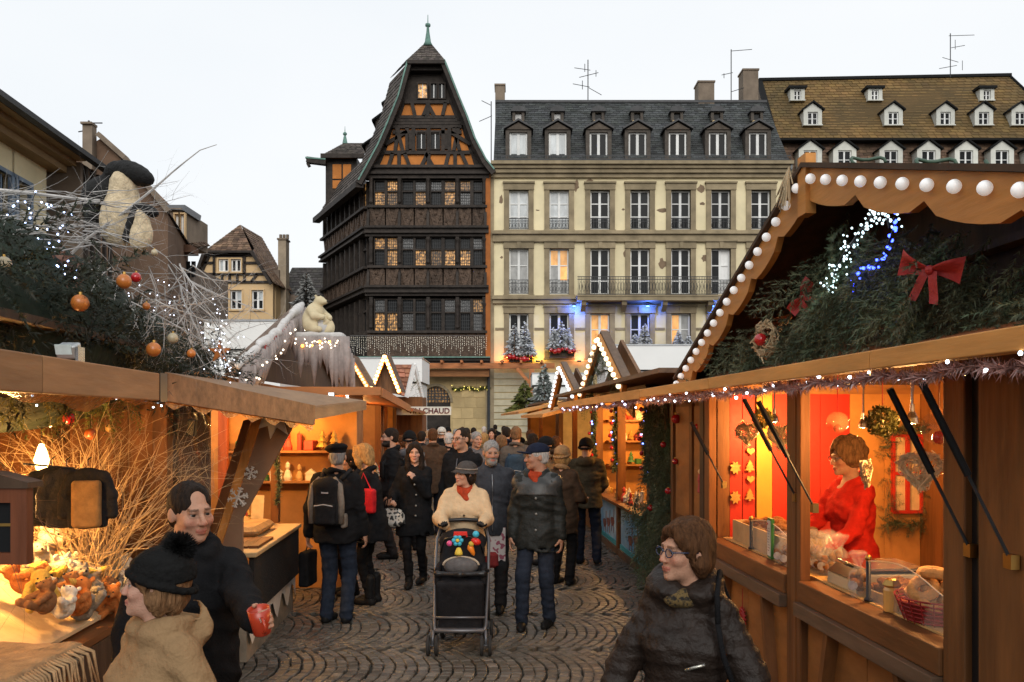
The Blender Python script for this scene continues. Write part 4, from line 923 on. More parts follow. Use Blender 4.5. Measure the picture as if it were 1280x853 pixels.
# ------------------------------------------------------------------ right-hand stalls (aisle frame: x to the right, y along the aisle)
def W(x, y, z): return STREET @ Vector((x, y, z))
M_honey_y = wood('honey_wood_y', (.16,.062,.018), 'y'); M_honey_z = wood('honey_wood_z', (.16,.062,.018), 'z'); M_honey_x = wood('honey_wood_x', (.28,.12,.036), 'x')
M_fasc = wood('pale_fascia', (.52,.24,.062), 'y', var=.2); M_fascx = wood('pale_fascia_x', (.42,.20,.065), 'x', var=.2)
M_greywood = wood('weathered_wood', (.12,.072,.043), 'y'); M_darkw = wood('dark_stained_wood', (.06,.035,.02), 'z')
M_panel = mat('pine_panel', (.25,.10,.026), .6, .3, 5, .15, 25, rnd=.12, stretch=(1,.35,1))
M_red = mat('red_panel', (.46,.025,.012), .6, .12, 2, .08, 30, rnd=.05)
M_yel = mat('yellow_panel', (.60,.27,.035), .6, .15, 2, .08, 30)
M_orange_w = mat('orange_interior', (.50,.22,.055), .7, .25, 3, .1, 30, rnd=.1)
M_black = mat('black_plastic', (.012,.012,.013), .35, .1, 10, 0)
M_brass = mat('brass', (.45,.27,.08), .3, .1, 10, 0, metal=1)
M_steel = mat('steel', (.55,.55,.55), .25, .1, 10, 0, metal=1)
M_redgl = mat('red_bauble', (.42,.012,.015), .15, .1, 10, 0, spec=.6, coat=.4)
M_bow = mat('red_ribbon', (.30,.02,.018), .5, .2, 10, .2, 60)
M_wick = mat('wicker', (.62,.46,.26), .7, .2, 10, .1, 60)
M_straw = mat('straw', (.50,.38,.23), .8, .25, 10, .1, 60)
M_tinsel = mat('tinsel', (.46,.24,.20), .25, .3, 20, 0, spec=.8, rnd=.1, attr='Col')
def glassmat(name, c, rough=.03, alpha=.16):
    if name in MATS: return MATS[name]
    m = bpy.data.materials.new(name); m.use_nodes = True; b = m.node_tree.nodes['Principled BSDF']
    b.inputs['Base Color'].default_value = (*c, 1); b.inputs['Roughness'].default_value = rough; b.inputs['Alpha'].default_value = alpha; b.inputs['Specular IOR Level'].default_value = .7
    MATS[name] = m; return m
M_clear = glassmat('clear_glass', (.9,.85,.75)); M_film = glassmat('clear_film', (.85,.80,.72), .1, .14)
def tinsel(name, path, r, n, lab, cat='garland', m=None, leds=0, ledm=None, ledr=.007, group=None, tone=(.6,1.3), w=.006, parent=None):
    rng = np.random.default_rng(len(path)*n); P = np.array([list(p) for p in path]); seg = np.linalg.norm(np.diff(P, axis=0), axis=1); cum = np.concatenate([[0], np.cumsum(seg)])
    u = rng.uniform(0, cum[-1], n); c = np.stack([np.interp(u, cum, P[:, i]) for i in range(3)], 1)
    d = rng.normal(size=(n,3)); d /= np.linalg.norm(d, axis=1)[:, None]; l = r*rng.uniform(.5, 1.2, n)[:, None]; sd = np.cross(d, rng.normal(size=(n,3))); sd /= np.linalg.norm(sd, axis=1)[:, None]
    a = c+d*l*.1; T = np.stack([a-sd*w/2, a+sd*w/2, c+d*l], 1); tn = np.ones((n,3))*rng.uniform(*tone, (n,1))
    th = parent or thing(name, lab, cat, tuple(P[0]), 0, group)
    o = tri_obj('strands', T, m or M_tinsel, th, tn)
    for k in range(leds):
        uu = cum[-1]*(k+rng.uniform(.2,.8))/leds; p = [np.interp(uu, cum, P[:, i]) for i in range(3)]; q = rng.normal(size=3)*r*.45
        ball(tuple(np.array(p)+q), ledr*rng.uniform(.7,1.3), ledm or M_ledw, th, 'led', 6)
    return th
XW = 1.96
R1 = thing('market_stall', 'open wooden biscuit stall with scalloped gable edged in round white bulbs', 'market stall', W(2.6, 4.5, 0))
for (a, b, m_) in ((6.70,6.83,M_honey_z),(6.86,6.97,M_darkw),(4.94,5.08,M_honey_z),(4.87,4.93,M_honey_z),(3.25,3.40,M_honey_z),(2.86,3.16,M_honey_z)):
    MB(STREET).box(XW-.04, XW+.02, a, b, 0, 2.32).obj('post', m_, R1, bevel=.006)
MB(STREET).box(XW-.02, XW+.01, 4.932, 4.938, 0, 2.3).obj('post_gap', M_black, R1); MB(STREET).box(XW-.01, XW+.01, 3.162, 3.248, 0, 2.3).obj('post_gap', M_black, R1)
for (a, b) in ((5.085, 6.695), (3.405, 4.865), (1.4, 2.855)):
    MB(STREET).box(XW-.055, XW+.07, a, b, .955, 1.07).obj('counter_beam', M_honey_y, R1, bevel=.006)
    MB(STREET).box(XW-.085, XW-.02, a-.0, b+.0, .875, .953).obj('rub_rail', M_greywood, R1, bevel=.005)
    n = 2; w = (b-a)/n
    for k in range(n): MB(STREET).box(XW, XW+.03, a+k*w+.004, a+(k+1)*w-.004, .02, .872).obj('wall_panel', M_panel, R1)
    for k in range(2):
        yy = a+w*(k+.45); s = .22 if k else -.18
        MB(STREET).beam((XW-.03, yy+s, .03), (XW-.03, yy, .872), .045, .075, (1,0,0)).obj('batten', M_honey_z, R1)
    MB(STREET).box(XW-.05, XW+.005, a, b, .0, .02).obj('skirting', M_greywood, R1)
MB(STREET).box(XW+.1, 3.6, 1.4, 6.8, 0, .18).obj('floor', M_greywood, R1)
MB(STREET).box(XW+.072, 2.55, 1.4, 6.69, 1.04, 1.075).obj('counter_top', wood('pale_counter', (.55,.34,.13), 'y'), R1)
for k in range(12): MB(STREET).box(3.6, 3.64, 1.4+k*.45+.005, 1.4+(k+1)*.45-.005, .18, 2.5).obj('back_plank', M_honey_z, R1)
ye_ = 6.7                                              # far end wall: red panels, a yellow one, boards
def yx(px, y=ye_): return loc_a(at(px, 525, 1)).x/loc_a(at(px, 525, 1)).y*y
for (a, b, m_) in ((897,912,M_honey_z),(912.5,927.5,M_red),(928.5,943.5,M_red),(946,965,M_yel),(965.5,1025,M_red),(1025.5,1062,M_red),(1062.5,1105,M_orange_w),(1105.5,1150,M_orange_w),(1150.5,1170,M_honey_z)):
    MB(STREET).box(yx(a), yx(b), ye_, ye_+.04, .18, 2.6).obj('end_panel', m_, R1)
MB(STREET).box(yx(912), yx(1170), ye_-.03, ye_-.003, 2.18, 2.3).obj('end_rail', M_honey_x, R1)
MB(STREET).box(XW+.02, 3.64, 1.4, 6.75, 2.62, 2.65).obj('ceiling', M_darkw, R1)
# shelf with tins on the back wall
MB(STREET).box(3.3, 3.595, 2.6, 6.0, 2.02, 2.05).obj('shelf', M_honey_y, R1)
MB(STREET).box(3.3, 3.595, 2.6, 6.0, 2.3, 2.33).obj('shelf', M_honey_y, R1)
# raised flap with pale fascia
m = MB(STREET); m.prism([(1.49,1.2,2.185),(1.49,1.2,2.21),(1.99,1.2,2.35),(1.99,1.2,2.325)], (0,5.75,0)); m.obj('flap', wood('flap_underside', (.34,.11,.04), 'y'), R1)
for (a, b) in ((1.2,3.0),(3.004,5.0),(5.004,6.95)): MB(STREET).box(1.43, 1.49, a, b, 2.157, 2.222).obj('flap_fascia', M_fasc, R1, bevel=.004)
# gable boards with scalloped lower edge
GX = 1.62; AP, FF, NF = (4.03,3.16), (6.5,2.275), (1.35,2.37)
def rake(p, q, wid, nsc):
    """scalloped rake board polygon between (y,z) points"""
    p, q = Vector((0,*p)), Vector((0,*q)); d = q-p; L = d.length; d /= L; nrm = Vector((0,-d.z,d.y)); nrm = -nrm if nrm.z > 0 else nrm
    top = [p, q]; low = []
    for k in range(nsc*6+1):
        t = k/(nsc*6); ph = (t*nsc) % 1; s_ = wid*(.80+.20*math.sin(math.pi*ph)**.7) - (.025 if min(ph, 1-ph) < .09 else 0); low.append(p+d*L*t+nrm*s_)
    return [Vector((GX, v.y, v.z)) for v in top+low[::-1]]
m_rk = wood('rake_wood', (.52,.22,.052), 'y', var=.2)
for q, ns in ((FF,6),(NF,5)):
    MB(STREET).prism(rake(AP, q, .16, ns), (.035,0,0)).obj('rake_board', m_rk, R1)
    s = .02
    y_, z_ = q; MB(STREET).prism([(GX-.03,AP[0],AP[1]+.002),(GX-.03,y_,z_+.002),(GX-.03,y_,z_+.025),(GX-.03,AP[0],AP[1]+.025)], (2.1,0,0)).obj('roof_board', mat('roof_felt_wood', (.06,.035,.02), .9, .3, 3, .2, 20), R1)
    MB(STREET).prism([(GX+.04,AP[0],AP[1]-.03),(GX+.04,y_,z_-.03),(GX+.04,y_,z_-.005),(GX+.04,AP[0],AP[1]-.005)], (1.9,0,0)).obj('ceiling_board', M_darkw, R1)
MB(STREET).box(GX-.02, GX+.03, AP[0]-.035, AP[0]+.06, AP[1]-.22, AP[1]+.06).obj('king_post', m_rk, R1)
MB(STREET).prism([(2.06,AP[0],AP[1]-.1),(2.06,FF[0],FF[1]-.05),(2.06,NF[0],NF[1]-.05)], (.03,0,0)).obj('gable_back', M_darkw, R1)
bs = thing('bulb_string', 'row of round white bulbs along the scalloped stall gable', 'light string', W(GX, AP[0], AP[1]-.1))
for q, n in ((FF,18),(NF,16)):
    for k in range(n):
        t = (k+.55)/n; y_ = AP[0]+(q[0]-AP[0])*t; z_ = AP[1]+(q[1]-AP[1])*t-.05
        ball(W(GX-.02, y_, z_), .0235, M_bulbw, bs, 'bulb', 12); 
# fir boughs filling the gable
rng = np.random.default_rng(21); it = []
for k in range(330):
    y_ = rng.uniform(1.6, 6.25); zt_ = (AP[1]+(FF[1]-AP[1])*(y_-AP[0])/(FF[0]-AP[0]) if y_ > AP[0] else AP[1]+(NF[1]-AP[1])*(AP[0]-y_)/(AP[0]-NF[0]))-.2
    z_ = rng.uniform(2.26, max(2.3, zt_)); p = W(rng.uniform(1.74, 1.94), y_, z_); d = Vector((rng.uniform(-.7,-.1), rng.uniform(-.6,.6), rng.uniform(-1.1,-.35)))
    it.append((tuple(p), tuple(STREET.to_3x3() @ d), rng.uniform(-1.5,1.5), rng.uniform(.65,1.15)))
T, Cc = place_boughs(it); kp = T.mean(1)[:,2] > 2.24; T, Cc = T[kp], Cc[kp]; fg = thing('fir_infill', 'dense fir boughs filling the bulb-edged stall gable', 'fir boughs', W(1.95, 4, 2.26)); tri_obj('needles', T, M_fir, fg, Cc*1.2)
MB(STREET).box(1.96, 2.02, 1.5, 6.3, 2.25, 2.27).obj('rail', M_darkw, fg)
# lights in the boughs
def led_blob(lab, pts, m_, n, spread, r, name='led_ornament'):
    t = thing(name, lab, 'light ornament', pts[0]); rg = np.random.default_rng(n)
    MB().tube(pts, .006, 5).obj('wire', M_black, t)
    for k in range(n):
        u = (k+.5)/n*(len(pts)-1); i = int(u); p = Vector(pts[i]).lerp(Vector(pts[min(i+1,len(pts)-1)]), u-i); ball(tuple(p+Vector(rg.normal(size=3)*spread)), r*rg.uniform(.7,1.2), m_, t, 'led', 6)
def ap_(px, py, x): return W(*aisle(px, py, x))
led_blob('white sparkling crescent of lights among the gable fir boughs', [ap_(x, y, 1.665) for x, y in ((1112,285),(1108,266),(1095,262),(1082,280),(1068,300),(1055,318),(1045,335),(1039,352),(1037,362))], emit('led_cool', (.72,.95,1), 2.2), 110, .02, .0055)
led_blob('deep blue curl of lights among the gable fir boughs', [ap_(x, y, 1.665) for x, y in ((1118,272),(1117,288),(1110,308),(1102,325),(1088,337),(1077,335),(1070,345),(1068,365))], M_ledb, 34, .008, .0065)
def bow(lab, c, s, R):
    t = thing('ribbon_bow', lab, 'bow', c)
    for sg in (-1, 1):
        m = MB(); P = []
        for i in range(9):
            u = i/8; w = s*(.07+.33*u); x = sg*s*(1.05*u-(.22*(1-abs(0)) if False else 0)); row = [R @ Vector((x, -.35*s*math.sin(math.pi*u)*(1 if j > 2 else -1)*.6, (j/4-.5)*w*2+.12*s*u)) + Vector(c) for j in range(5)]
            P.append(row)
        m.grid(P); o = m.obj('loop', M_bow, t, True)
        m = MB(); P = [[R @ Vector((sg*s*(.1+.28*i/6)+ (j-.5)*s*.3, -.02*s*math.sin(i), -s*.95*i/6)) + Vector(c) for j in (0,1)] for i in range(7)]; m.grid(P); m.obj('tail', M_bow, t, True)
    MB().sph(c, s*.15, 8, 6).obj('knot', M_bow, t)
Rb = Matrix.Rotation(rad(-75), 3, 'Z')
bow('large red ribbon bow on the gable fir boughs', ap_(1162,338,1.665), .12, Matrix.Rotation(rad(-60), 3, 'Z') @ Matrix.Rotation(rad(15), 3, 'Y')); bow('small red ribbon bow deep under the far slope of the gable', ap_(1002,372,1.68), .09, Matrix.Rotation(rad(-60), 3, 'Z') @ Matrix.Rotation(rad(-50), 3, 'Y'))
# straw star at the apex, twig heart with red bauble
t = thing('straw_bundle', 'frayed straw bundle tied at the gable peak', 'straw ornament', W(GX-.06, AP[0]+.1, AP[1]-.1)); m = MB()
for k in range(60): a = Vector(W(GX-.05, AP[0]+.09, AP[1]+.03)); m.tube([a, a+STREET.to_3x3() @ Vector((U(-.03,.01), U(-.04,.12), U(-.2,-.08)))], .0025, 3, False)
m.obj('straws', M_straw, t)
def wreath(lab, c, r, th_, n, m_, R, ballm=None, heart=False, name='twig_wreath'):
    t = thing(name, lab, 'ornament', c); m = MB(); rg = np.random.default_rng(int(abs(c[0])*1000)+n)
    def cv(u):
        a = 2*math.pi*u
        if heart: return Vector((r*.062*16*math.sin(a)**3, 0, r*.062*(13*math.cos(a)-5*math.cos(2*a)-2*math.cos(3*a)-math.cos(4*a))))
        return Vector((r*math.cos(a), 0, r*math.sin(a)))
    for k in range(n):
        u = rg.uniform(0,1); v = u+rg.uniform(.05,.45 if heart else .18); pts = []
        for i in range(5):
            p = (cv(u+(v-u)*i/4)*rg.uniform(.9,1.04) if k % 3 or not heart else cv(u).lerp(cv(u+.3+.4*v%1), i/4))+Vector(rg.normal(size=3)*th_); pts.append(R @ p+Vector(c))
        m.tube(pts, .0035 if heart else .004, 3, False)
    if heart: m.tube([R @ cv(j/40)+Vector(c) for j in range(41)], .006, 5, False)
    m.obj('twigs', m_, t)
    if ballm: ball(tuple(Vector(c)+R @ Vector((0,-.03,0))), r*.42, ballm, t, 'bauble', 14)
    return t
wreath('twig wreath with a dark red bauble at the far foot of the gable', ap_(957,425,1.68), .085, .016, 80, M_straw, Rb, M_redgl)
# tinsel with white lights under the flap
pth = [W(1.46, 1.3+5.6*k/40, 2.125+.012*math.sin(k*1.7)) for k in range(41)]
tinsel('tinsel_garland', pth, .042, 7000, 'pinkish tinsel garland with white lights under the biscuit stall flap', leds=34, ledr=.0065)
# gas struts
def strut(x0, y0, xa, x1, y1, xb, lab):
    t = thing('gas_strut', lab, 'gas strut', ap_(x1, y1, xb)); a, b = Vector(ap_(x0, y0, xa)), Vector(ap_(x1, y1, xb)); mid = a.lerp(b, .52)
    MB().tube([a, mid], .014, 8).obj('cylinder', M_black, t); MB().tube([mid, b], .006, 6).obj('rod', M_iron, t); MB().cbox(b, (.03,.05,.05)).obj('bracket', M_brass, t)
strut(1112,486,1.62,1213,688,1.93,'black gas strut over the donuts, rod ending in mid opening'); strut(1152,478,1.60,1264,702,1.90,'black gas strut fixed to the broad brown post beside the donuts')
strut(930,499,1.62,995,622,1.93,'black gas strut crossing the red panels, lower pair end'); strut(948,502,1.60,1018,635,1.90,'black gas strut fixed to the post beside the saleswoman'); strut(864,528,1.70,905,606,1.90,'black gas strut by the shuttered door')
# hanging things inside
def hang(p, L): MB().tube([p, Vector(p)+Vector((0,0,L))], .0025, 4).obj('cord', M_bow, None)
def ornament_ball(px, py, x, r, lab, m_=None):
    c = ap_(px, py, x); t = thing('glass_bauble', lab, 'bauble', c); ball(c, r, m_ or glassmat('bauble_glass', (1,.6,.3), .02, .12), t, 'globe', 20); ball(tuple(Vector(c)-Vector((0,0,r*.55))), r*.4, M_redgl, t, 'filling', 8)
    MB().tube([Vector(c)+Vector((0,0,r)), Vector(c)+Vector((0,0,r+.3))], .0025, 4).obj('cord', M_bow, t)
ornament_ball(1047,528,2.15,.062,'clear glass bauble hung above the saleswoman'); ornament_ball(1174,535,2.05,.075,'large clear glass bauble hung above the donuts')
def moss_ball(px, py, x, r, lab):
    c = ap_(px, py, x); t = thing('moss_ball', lab, 'moss ball', c); rg = np.random.default_rng(px); n = 1600; d = rg.normal(size=(n,3)); d /= np.linalg.norm(d, axis=1)[:, None]; p = np.array(c)+d*r*rg.uniform(.75,1,(n,1)); s_ = rg.normal(size=(n,3))*r*.12; s2 = rg.normal(size=(n,3))*r*.12
    tri_obj('leaves', np.stack([p, p+s_, p+s2], 1), mat('moss', (.20,.19,.05), .8, .3, 10, 0, attr='Col'), t, np.ones((n,3))*rg.uniform(.4,1.4,(n,1)))
    MB().tube([Vector(c)+Vector((0,0,r*.8)), Vector(c)+Vector((0,0,r+.3))], .0025, 4).obj('cord', M_bow, t)
moss_ball(1103,527,2.15,.078,'round mossy ball hung beside the spotlights'); moss_ball(953,523,2.1,.07,'small mossy ball hung in front of the yellow panel')
Rh = Matrix.Rotation(rad(-35), 3, 'Z')
wreath('cream wicker heart hung on a pink cord above the donuts', ap_(1151,586,2.05), .085, .01, 110, M_wick, Rh, None, True, 'wicker_heart'); wreath('narrow wicker heart seen edge-on by the saleswoman', ap_(1083,590,2.1), .075, .008, 60, M_straw, Matrix.Rotation(rad(50), 3, 'Z'), None, True, 'wicker_heart')
wreath('gold wicker heart in front of the red end panels', ap_(934,541,2.1), .08, .01, 110, M_wick, Rh, None, True, 'wicker_heart'); wreath('dim wicker heart hanging beside the post', ap_(976,545,2.1), .085, .01, 90, M_straw, Rh, None, True, 'wicker_heart')
for px, py, h_ in ((1151,555,90),(1064,556,85)): pass
def spot(px, py, x, e, lab):
    c = Vector(ap_(px, py, x)); t = thing('spotlight', lab, 'lamp', c); MB().lathe([(.012,.09),(.014,.05),(.03,.02),(.036,-.01),(.034,-.012)], c, 12).obj('housing', M_steel, t); MB().lathe([(.03,0),(.0,.002)], c-Vector((0,0,.006)), 12).obj('lens', M_bulbhot, t); MB().tube([c+Vector((0,0,.09)), c+Vector((0,0,.3))], .008, 6).obj('stem', M_steel, t)
    lamp('spot_light', c-Vector((0,0,.06)), e, (1,.50,.16), .04, t)
spot(968,526,2.3,36,'small steel spotlight hung before the red and yellow panels'); spot(1079,533,2.75,46,'small steel spotlight hung beside the mossy ball'); spot(1140,527,2.35,52,'small steel spotlight hung above the wicker heart'); spot(1236,500,2.5,30,'small steel spotlight behind the broad post')
# ornaments on the red panels
def cookie_shape(px, py, kind, lab):
    c = aisle(px, py, 1); t = ye_-.02; X_ = yx(px); z_ = HCAM+(HZ-py)/FPX*(STREET @ Vector((X_,t,0))).y; s = .045; m = MB(STREET)
    if kind == 'tree': pts = [(-.2,-1),(.2,-1),(.2,-.7),(.9,-.7),(.4,-.1),(.65,-.1),(.3,.4),(.45,.4),(0,1.1),(-.45,.4),(-.3,.4),(-.65,-.1),(-.4,-.1),(-.9,-.7),(-.2,-.7)]
    elif kind == 'heart': pts = [(.062*16*math.sin(a)**3*.7, .062*(13*math.cos(a)-5*math.cos(2*a)-2*math.cos(3*a)-math.cos(4*a))*.7) for a in [2*math.pi*k/18 for k in range(18)]]
    else: pts = [((1 if k % 2 else .62)*math.cos(math.pi*k/8), (1.2 if k % 2 else .8)*math.sin(math.pi*k/8)) for k in range(16)]
    m.prism([(X_+s*a, t-.01, z_+s*b) for a, b in pts], (0,.02,0)); o = m.obj('biscuit_ornament', mat('gilt_biscuit', (.50,.28,.07), .4, .25, 20, .2, 60, metal=.3), None); tag(o, lab, 'ornament', 'gilt ornaments on the red panels')
for px, py, k, l in ((918,585,'star','round gilt ornament, upper one on the first red panel'),(918,622,'star','round gilt ornament, lower one on the first red panel'),(936,583,'tree','gilt fir tree ornament between two hearts on the red panel'),(936,619,'tree','gilt fir tree ornament just above the biscuit trays'),(937,564,'heart','gilt heart ornament above the fir trees on red'),(937,599,'heart','gilt heart ornament between the fir trees on red')): cookie_shape(px, py, k, l)
# framed window picture on the end wall with dark fir border
t = thing('window_frame_ornament', 'small red window frame with curtains ringed by dark fir', 'wall ornament', ap_(1132,655,2.9))
def endp(px, py, o=.03): X_ = yx(px, ye_-o); return (X_, ye_-o, HCAM+(HZ-py)/FPX*(STREET @ Vector((X_,ye_-o,0))).y)
a, b = endp(1116,545), endp(1152,640)
MB(STREET).box(a[0], b[0], ye_-.02, ye_-.004, b[2], a[2]).obj('backing', M_wick, t)
for q in (1116,1134,1152): x = endp(q,600)[0]; MB(STREET).box(x-.012, x+.012, ye_-.05, ye_-.02, b[2], a[2]).obj('bar', M_red, t)
for q in (545,592,640): z = endp(1130,q)[2]; MB(STREET).box(a[0], b[0], ye_-.048, ye_-.019, z-.012, z+.012).obj('bar', M_red, t)
it = []
for k in range(170):
    u = rng.uniform(0,4); e = u % 1; s_ = int(u); px, py = ((1110+48*e,537),(1158,537+118*e),(1110+48*e,655),(1110,537+118*e))[s_]; p = W(*endp(px,py,.06)); d = rng.normal(size=3); it.append((tuple(p), tuple(d), rng.uniform(0,3), .30))
T, Cc = place_boughs(it, BOUGH_L); tri_obj('fir_border', T, M_fir, t, Cc*.6)
# biscuits and kit on the counter (z = 1.075)
ZC = 1.075
def cpos(px, py, z=ZC):                                  # point on the counter seen at the pixel
    d = STREET_I @ Vector(((px-640)/FPX, 1, (HZ-py)/FPX)); k = (z-HCAM)/d.z; return Vector((d.x*k, d.y*k, z))
M_tray = mat('tin_tray', (.45,.36,.25), .35, .2, 10, .05, 50, metal=.7)
M_bisc = mat('brown_biscuit', (.23,.085,.02), .8, .4, 30, .6, 60, rnd=.25)
M_dough = mat('sugared_dough', (.52,.26,.085), .75, .25, 15, .4, 50, rnd=.15)
def tray(x0, x1, y0, y1, h, lab, m_=M_tray):
    o = thing('biscuit_tray', lab, 'tray', W((x0+x1)/2, (y0+y1)/2, ZC)); z = ZC
    MB(STREET).box(x0, x1, y0, y1, z, z+.012).obj('base', m_, o)
    for (a, b, c, d) in ((x0,x0+.012,y0,y1),(x1-.012,x1,y0,y1)): MB(STREET).box(a, b, c, d, z+.012, z+h).obj('side', m_, o)
    for (c, d) in ((y0,y0+.012),(y1-.012,y1)): MB(STREET).box(x0+.012, x1-.012, c, d, z+.012, z+h).obj('side', m_, o)
rgb = np.random.default_rng(5)
bme = []
for q in range(4):
    m = MB(); m.sph((0,0,0), (1,1,.62), 9, 6); m.v = [tuple(np.array(p)*(1+rgb.uniform(-.16,.16))) for p in m.v]; bme.append(proto(m, 'biscuit', M_bisc, True))
def heap(x0, x1, y0, y1, z, n, r, lab, grp, layers=2):
    for k in range(n):
        l = k*layers//n; f = 1-.25*l; x = (x0+x1)/2+(rgb.uniform(-.5,.5))*(x1-x0)*f; y = (y0+y1)/2+rgb.uniform(-.5,.5)*(y1-y0)*f
        o = inst(bme[k % 4], 'biscuit', None, W(x, y, z+r*.5+l*r*.95), (U(-.4,.4), U(-.4,.4), U(0,6)), (r*U(.85,1.15),)*3); tag(o, lab, 'biscuit', grp)
tray(2.06, 2.42, 5.45, 6.55, .15, 'pale wooden tray of mixed biscuits in front of the red panels', mat('pale_tray_wood', (.42,.29,.15), .6, .2, 5, .1, 30))
heap(2.1, 2.38, 5.5, 6.5, ZC+.12, 60, .036, 'small brown biscuit heaped in the pale wooden tray', 'biscuits in the pale tray')
tray(2.06, 2.42, 3.98, 4.5, .05, 'shallow tin tray of dark macaroons before the till'); heap(2.09, 2.39, 4.0, 4.48, ZC+.025, 90, .034, 'dark crumbly macaroon piled in the tin tray', 'macaroons in the tin tray')
# donuts in a red basket
bc = Vector((2.14, 3.84, ZC)); t = thing('bread_basket', 'red wire basket holding sugared rings', 'basket', W(*bc))
m = MB(STREET)
for k in range(6): z = ZC+.01+k*.02; r = .13+.008*k; m.tube([(bc.x+r*math.cos(a), bc.y+1.15*r*math.sin(a), z) for a in [2*math.pi*j/20 for j in range(21)]], .004, 4, False)
for j in range(20): a = 2*math.pi*j/20; m.tube([(bc.x+.13*math.cos(a), bc.y+1.15*.13*math.sin(a), ZC), (bc.x+.17*math.cos(a), bc.y+1.15*.17*math.sin(a), ZC+.11)], .003, 4, False)
m.obj('wire', M_bow, t); m = MB(STREET); m.lathe([(.125,0),(.155,.085)], (bc.x,bc.y,ZC+.003), 20); m.obj('liner', mat('red_liner', (.30,.03,.02), .8), t)
dn = MB(); P = [[Vector(((.05+.026*math.cos(v))*math.cos(u), (.05+.026*math.cos(v))*math.sin(u), .026*math.sin(v)*1.0)) for v in [2*math.pi*j/8 for j in range(9)]] for u in [2*math.pi*i/16 for i in range(17)]]; dn.grid(P); dme = proto(dn, 'donut', M_dough, True)
for k, (dx, dy, dz, rx, ry) in enumerate(((-.05,-.07,.09,.3,.1),(.04,-.06,.10,-.2,.3),(-.04,.07,.10,.2,-.3),(.06,.06,.09,.1,.2),(0,0,.15,.15,.1),(-.07,-.02,.15,.6,.5),(.05,-.08,.16,-.3,.4),(.01,.05,.2,.1,-.2),(-.02,-.04,.215,.2,.15))):
    tag(inst(dme, 'donut', None, W(bc.x+dx, bc.y+dy, ZC+dz), (rx, ry, k), (.95,)*3), 'sugared dough ring heaped in the red wire basket', 'donut', 'rings in the red basket')
# jar, bags, sign, scale, stanchions, glass
t = thing('sweet_jar', 'gold-lidded cellophane jar beside the red basket', 'jar', W(*cpos(1180,795))); c = W(2.04, 4.05, ZC); MB().lathe([(.036,0),(.038,.01),(.04,.10),(.03,.115)], c, 14).obj('jar_body', glassmat('amber_jar', (.8,.45,.12), .1, .8), t); MB().lathe([(.034,.115),(.045,.125),(.03,.15),(.02,.155)], c, 10).obj('lid', M_brass, t)
def sweet_bag(x, y, lab, s=1.0, grp=None):
    t = thing('sweet_bag', lab, 'bag', W(x, y, ZC), 0, grp); c = np.array(W(x, y, ZC)); rg = np.random.default_rng(int(x*900+y*77))
    for k in range(9): ball(tuple(c+np.array([rg.uniform(-.028,.028), rg.uniform(-.028,.028), .02+.085*rg.uniform(0,1)])*s), .019*s, M_bisc, t, 'biscuit', 7)
    m = MB(); m.lathe([(.036*s,0),(.045*s,.03*s),(.042*s,.1*s),(.012*s,.135*s),(.012*s,.14*s),(.04*s,.19*s),(.03*s,.2*s)], c, 12); m.v = [tuple(np.array(p)+rg.normal(size=3)*.003) for p in m.v]; m.obj('film', M_film, t)
    MB().lathe([(.0,0),(.024,.001),(.024,.004),(0,.005)], c+np.array([-.042*s*math.cos(.6),-.042*s*math.sin(.6),.05*s]), 14, Matrix.Rotation(rad(90),3,'X') @ Matrix.Rotation(rad(-35),3,'Y')).obj('round_label', mat('grey_label', (.45,.40,.36), .7, .3, 40, 0), t)
sweet_bag(2.03, 5.45, 'clear bag with round label leaning by the post', 1.0); sweet_bag(2.03, 5.34, 'clear bag with round label tight against the post', 1.0); sweet_bag(2.05, 4.42, 'clear bag of brown biscuits standing in front of the till', 1.15)
for k in range(7): sweet_bag(2.13+.08*(k % 2), 5.0+.09*(k//2), 'clear crinkled bag in the heap beside the price board', 1.2, 'bags heaped beside the price board')
t = thing('price_board', 'green-framed price list standing on the counter', 'price board', W(2.03, 5.44, ZC)); c = Vector((2.035, 5.66, ZC)); 
MB(STREET).cbox(c+Vector((0,0,.13)), (.02,.115,.26), Matrix.Rotation(rad(-8),3,'Z')).obj('frame', mat('green_frame', (.03,.16,.03), .5), t)
MB(STREET).cbox(c+Vector((-.012,0,.13)), (.006,.09,.23), Matrix.Rotation(rad(-8),3,'Z')).obj('paper', mat('price_paper', (.62,.60,.55), .8, .1), t)
for k in range(9): MB(STREET).cbox(c+Vector((-.0165,.0+U(-.008,.008),.05+k*.018)), (.002,.05+U(-.015,.01),.004), Matrix.Rotation(rad(-8),3,'Z')).obj('text_line', M_black, t)
MB(STREET).cbox(c+Vector((-.0165,.02,.222)), (.002,.03,.012), Matrix.Rotation(rad(-8),3,'Z')).obj('heading', M_bow, t)
t = thing('shop_scale', 'cream electronic weighing scale with dark display', 'scale', W(2.25, 4.65, ZC)); M_cr = mat('cream_plastic', (.55,.47,.30), .45, .05, 8, 0)
MB(STREET).prism([(2.05,4.45,ZC),(2.42,4.45,ZC),(2.42,4.45,ZC+.10),(2.10,4.45,ZC+.10),(2.05,4.45,ZC+.06)], (0,.36,0)).obj('body', M_cr, t, bevel=.006)
MB(STREET).prism([(2.046,4.48,ZC+.066),(2.095,4.48,ZC+.107),(2.09,4.48,ZC+.115),(2.038,4.48,ZC+.072)], (0,.3,0)).obj('display', M_black, t)
MB(STREET).box(2.14, 2.42, 4.47, 4.79, ZC+.102, ZC+.115).obj('support', M_black, t); MB(STREET).box(2.11, 2.44, 4.45, 4.81, ZC+.116, ZC+.13).obj('pan', M_steel, t, bevel=.005)
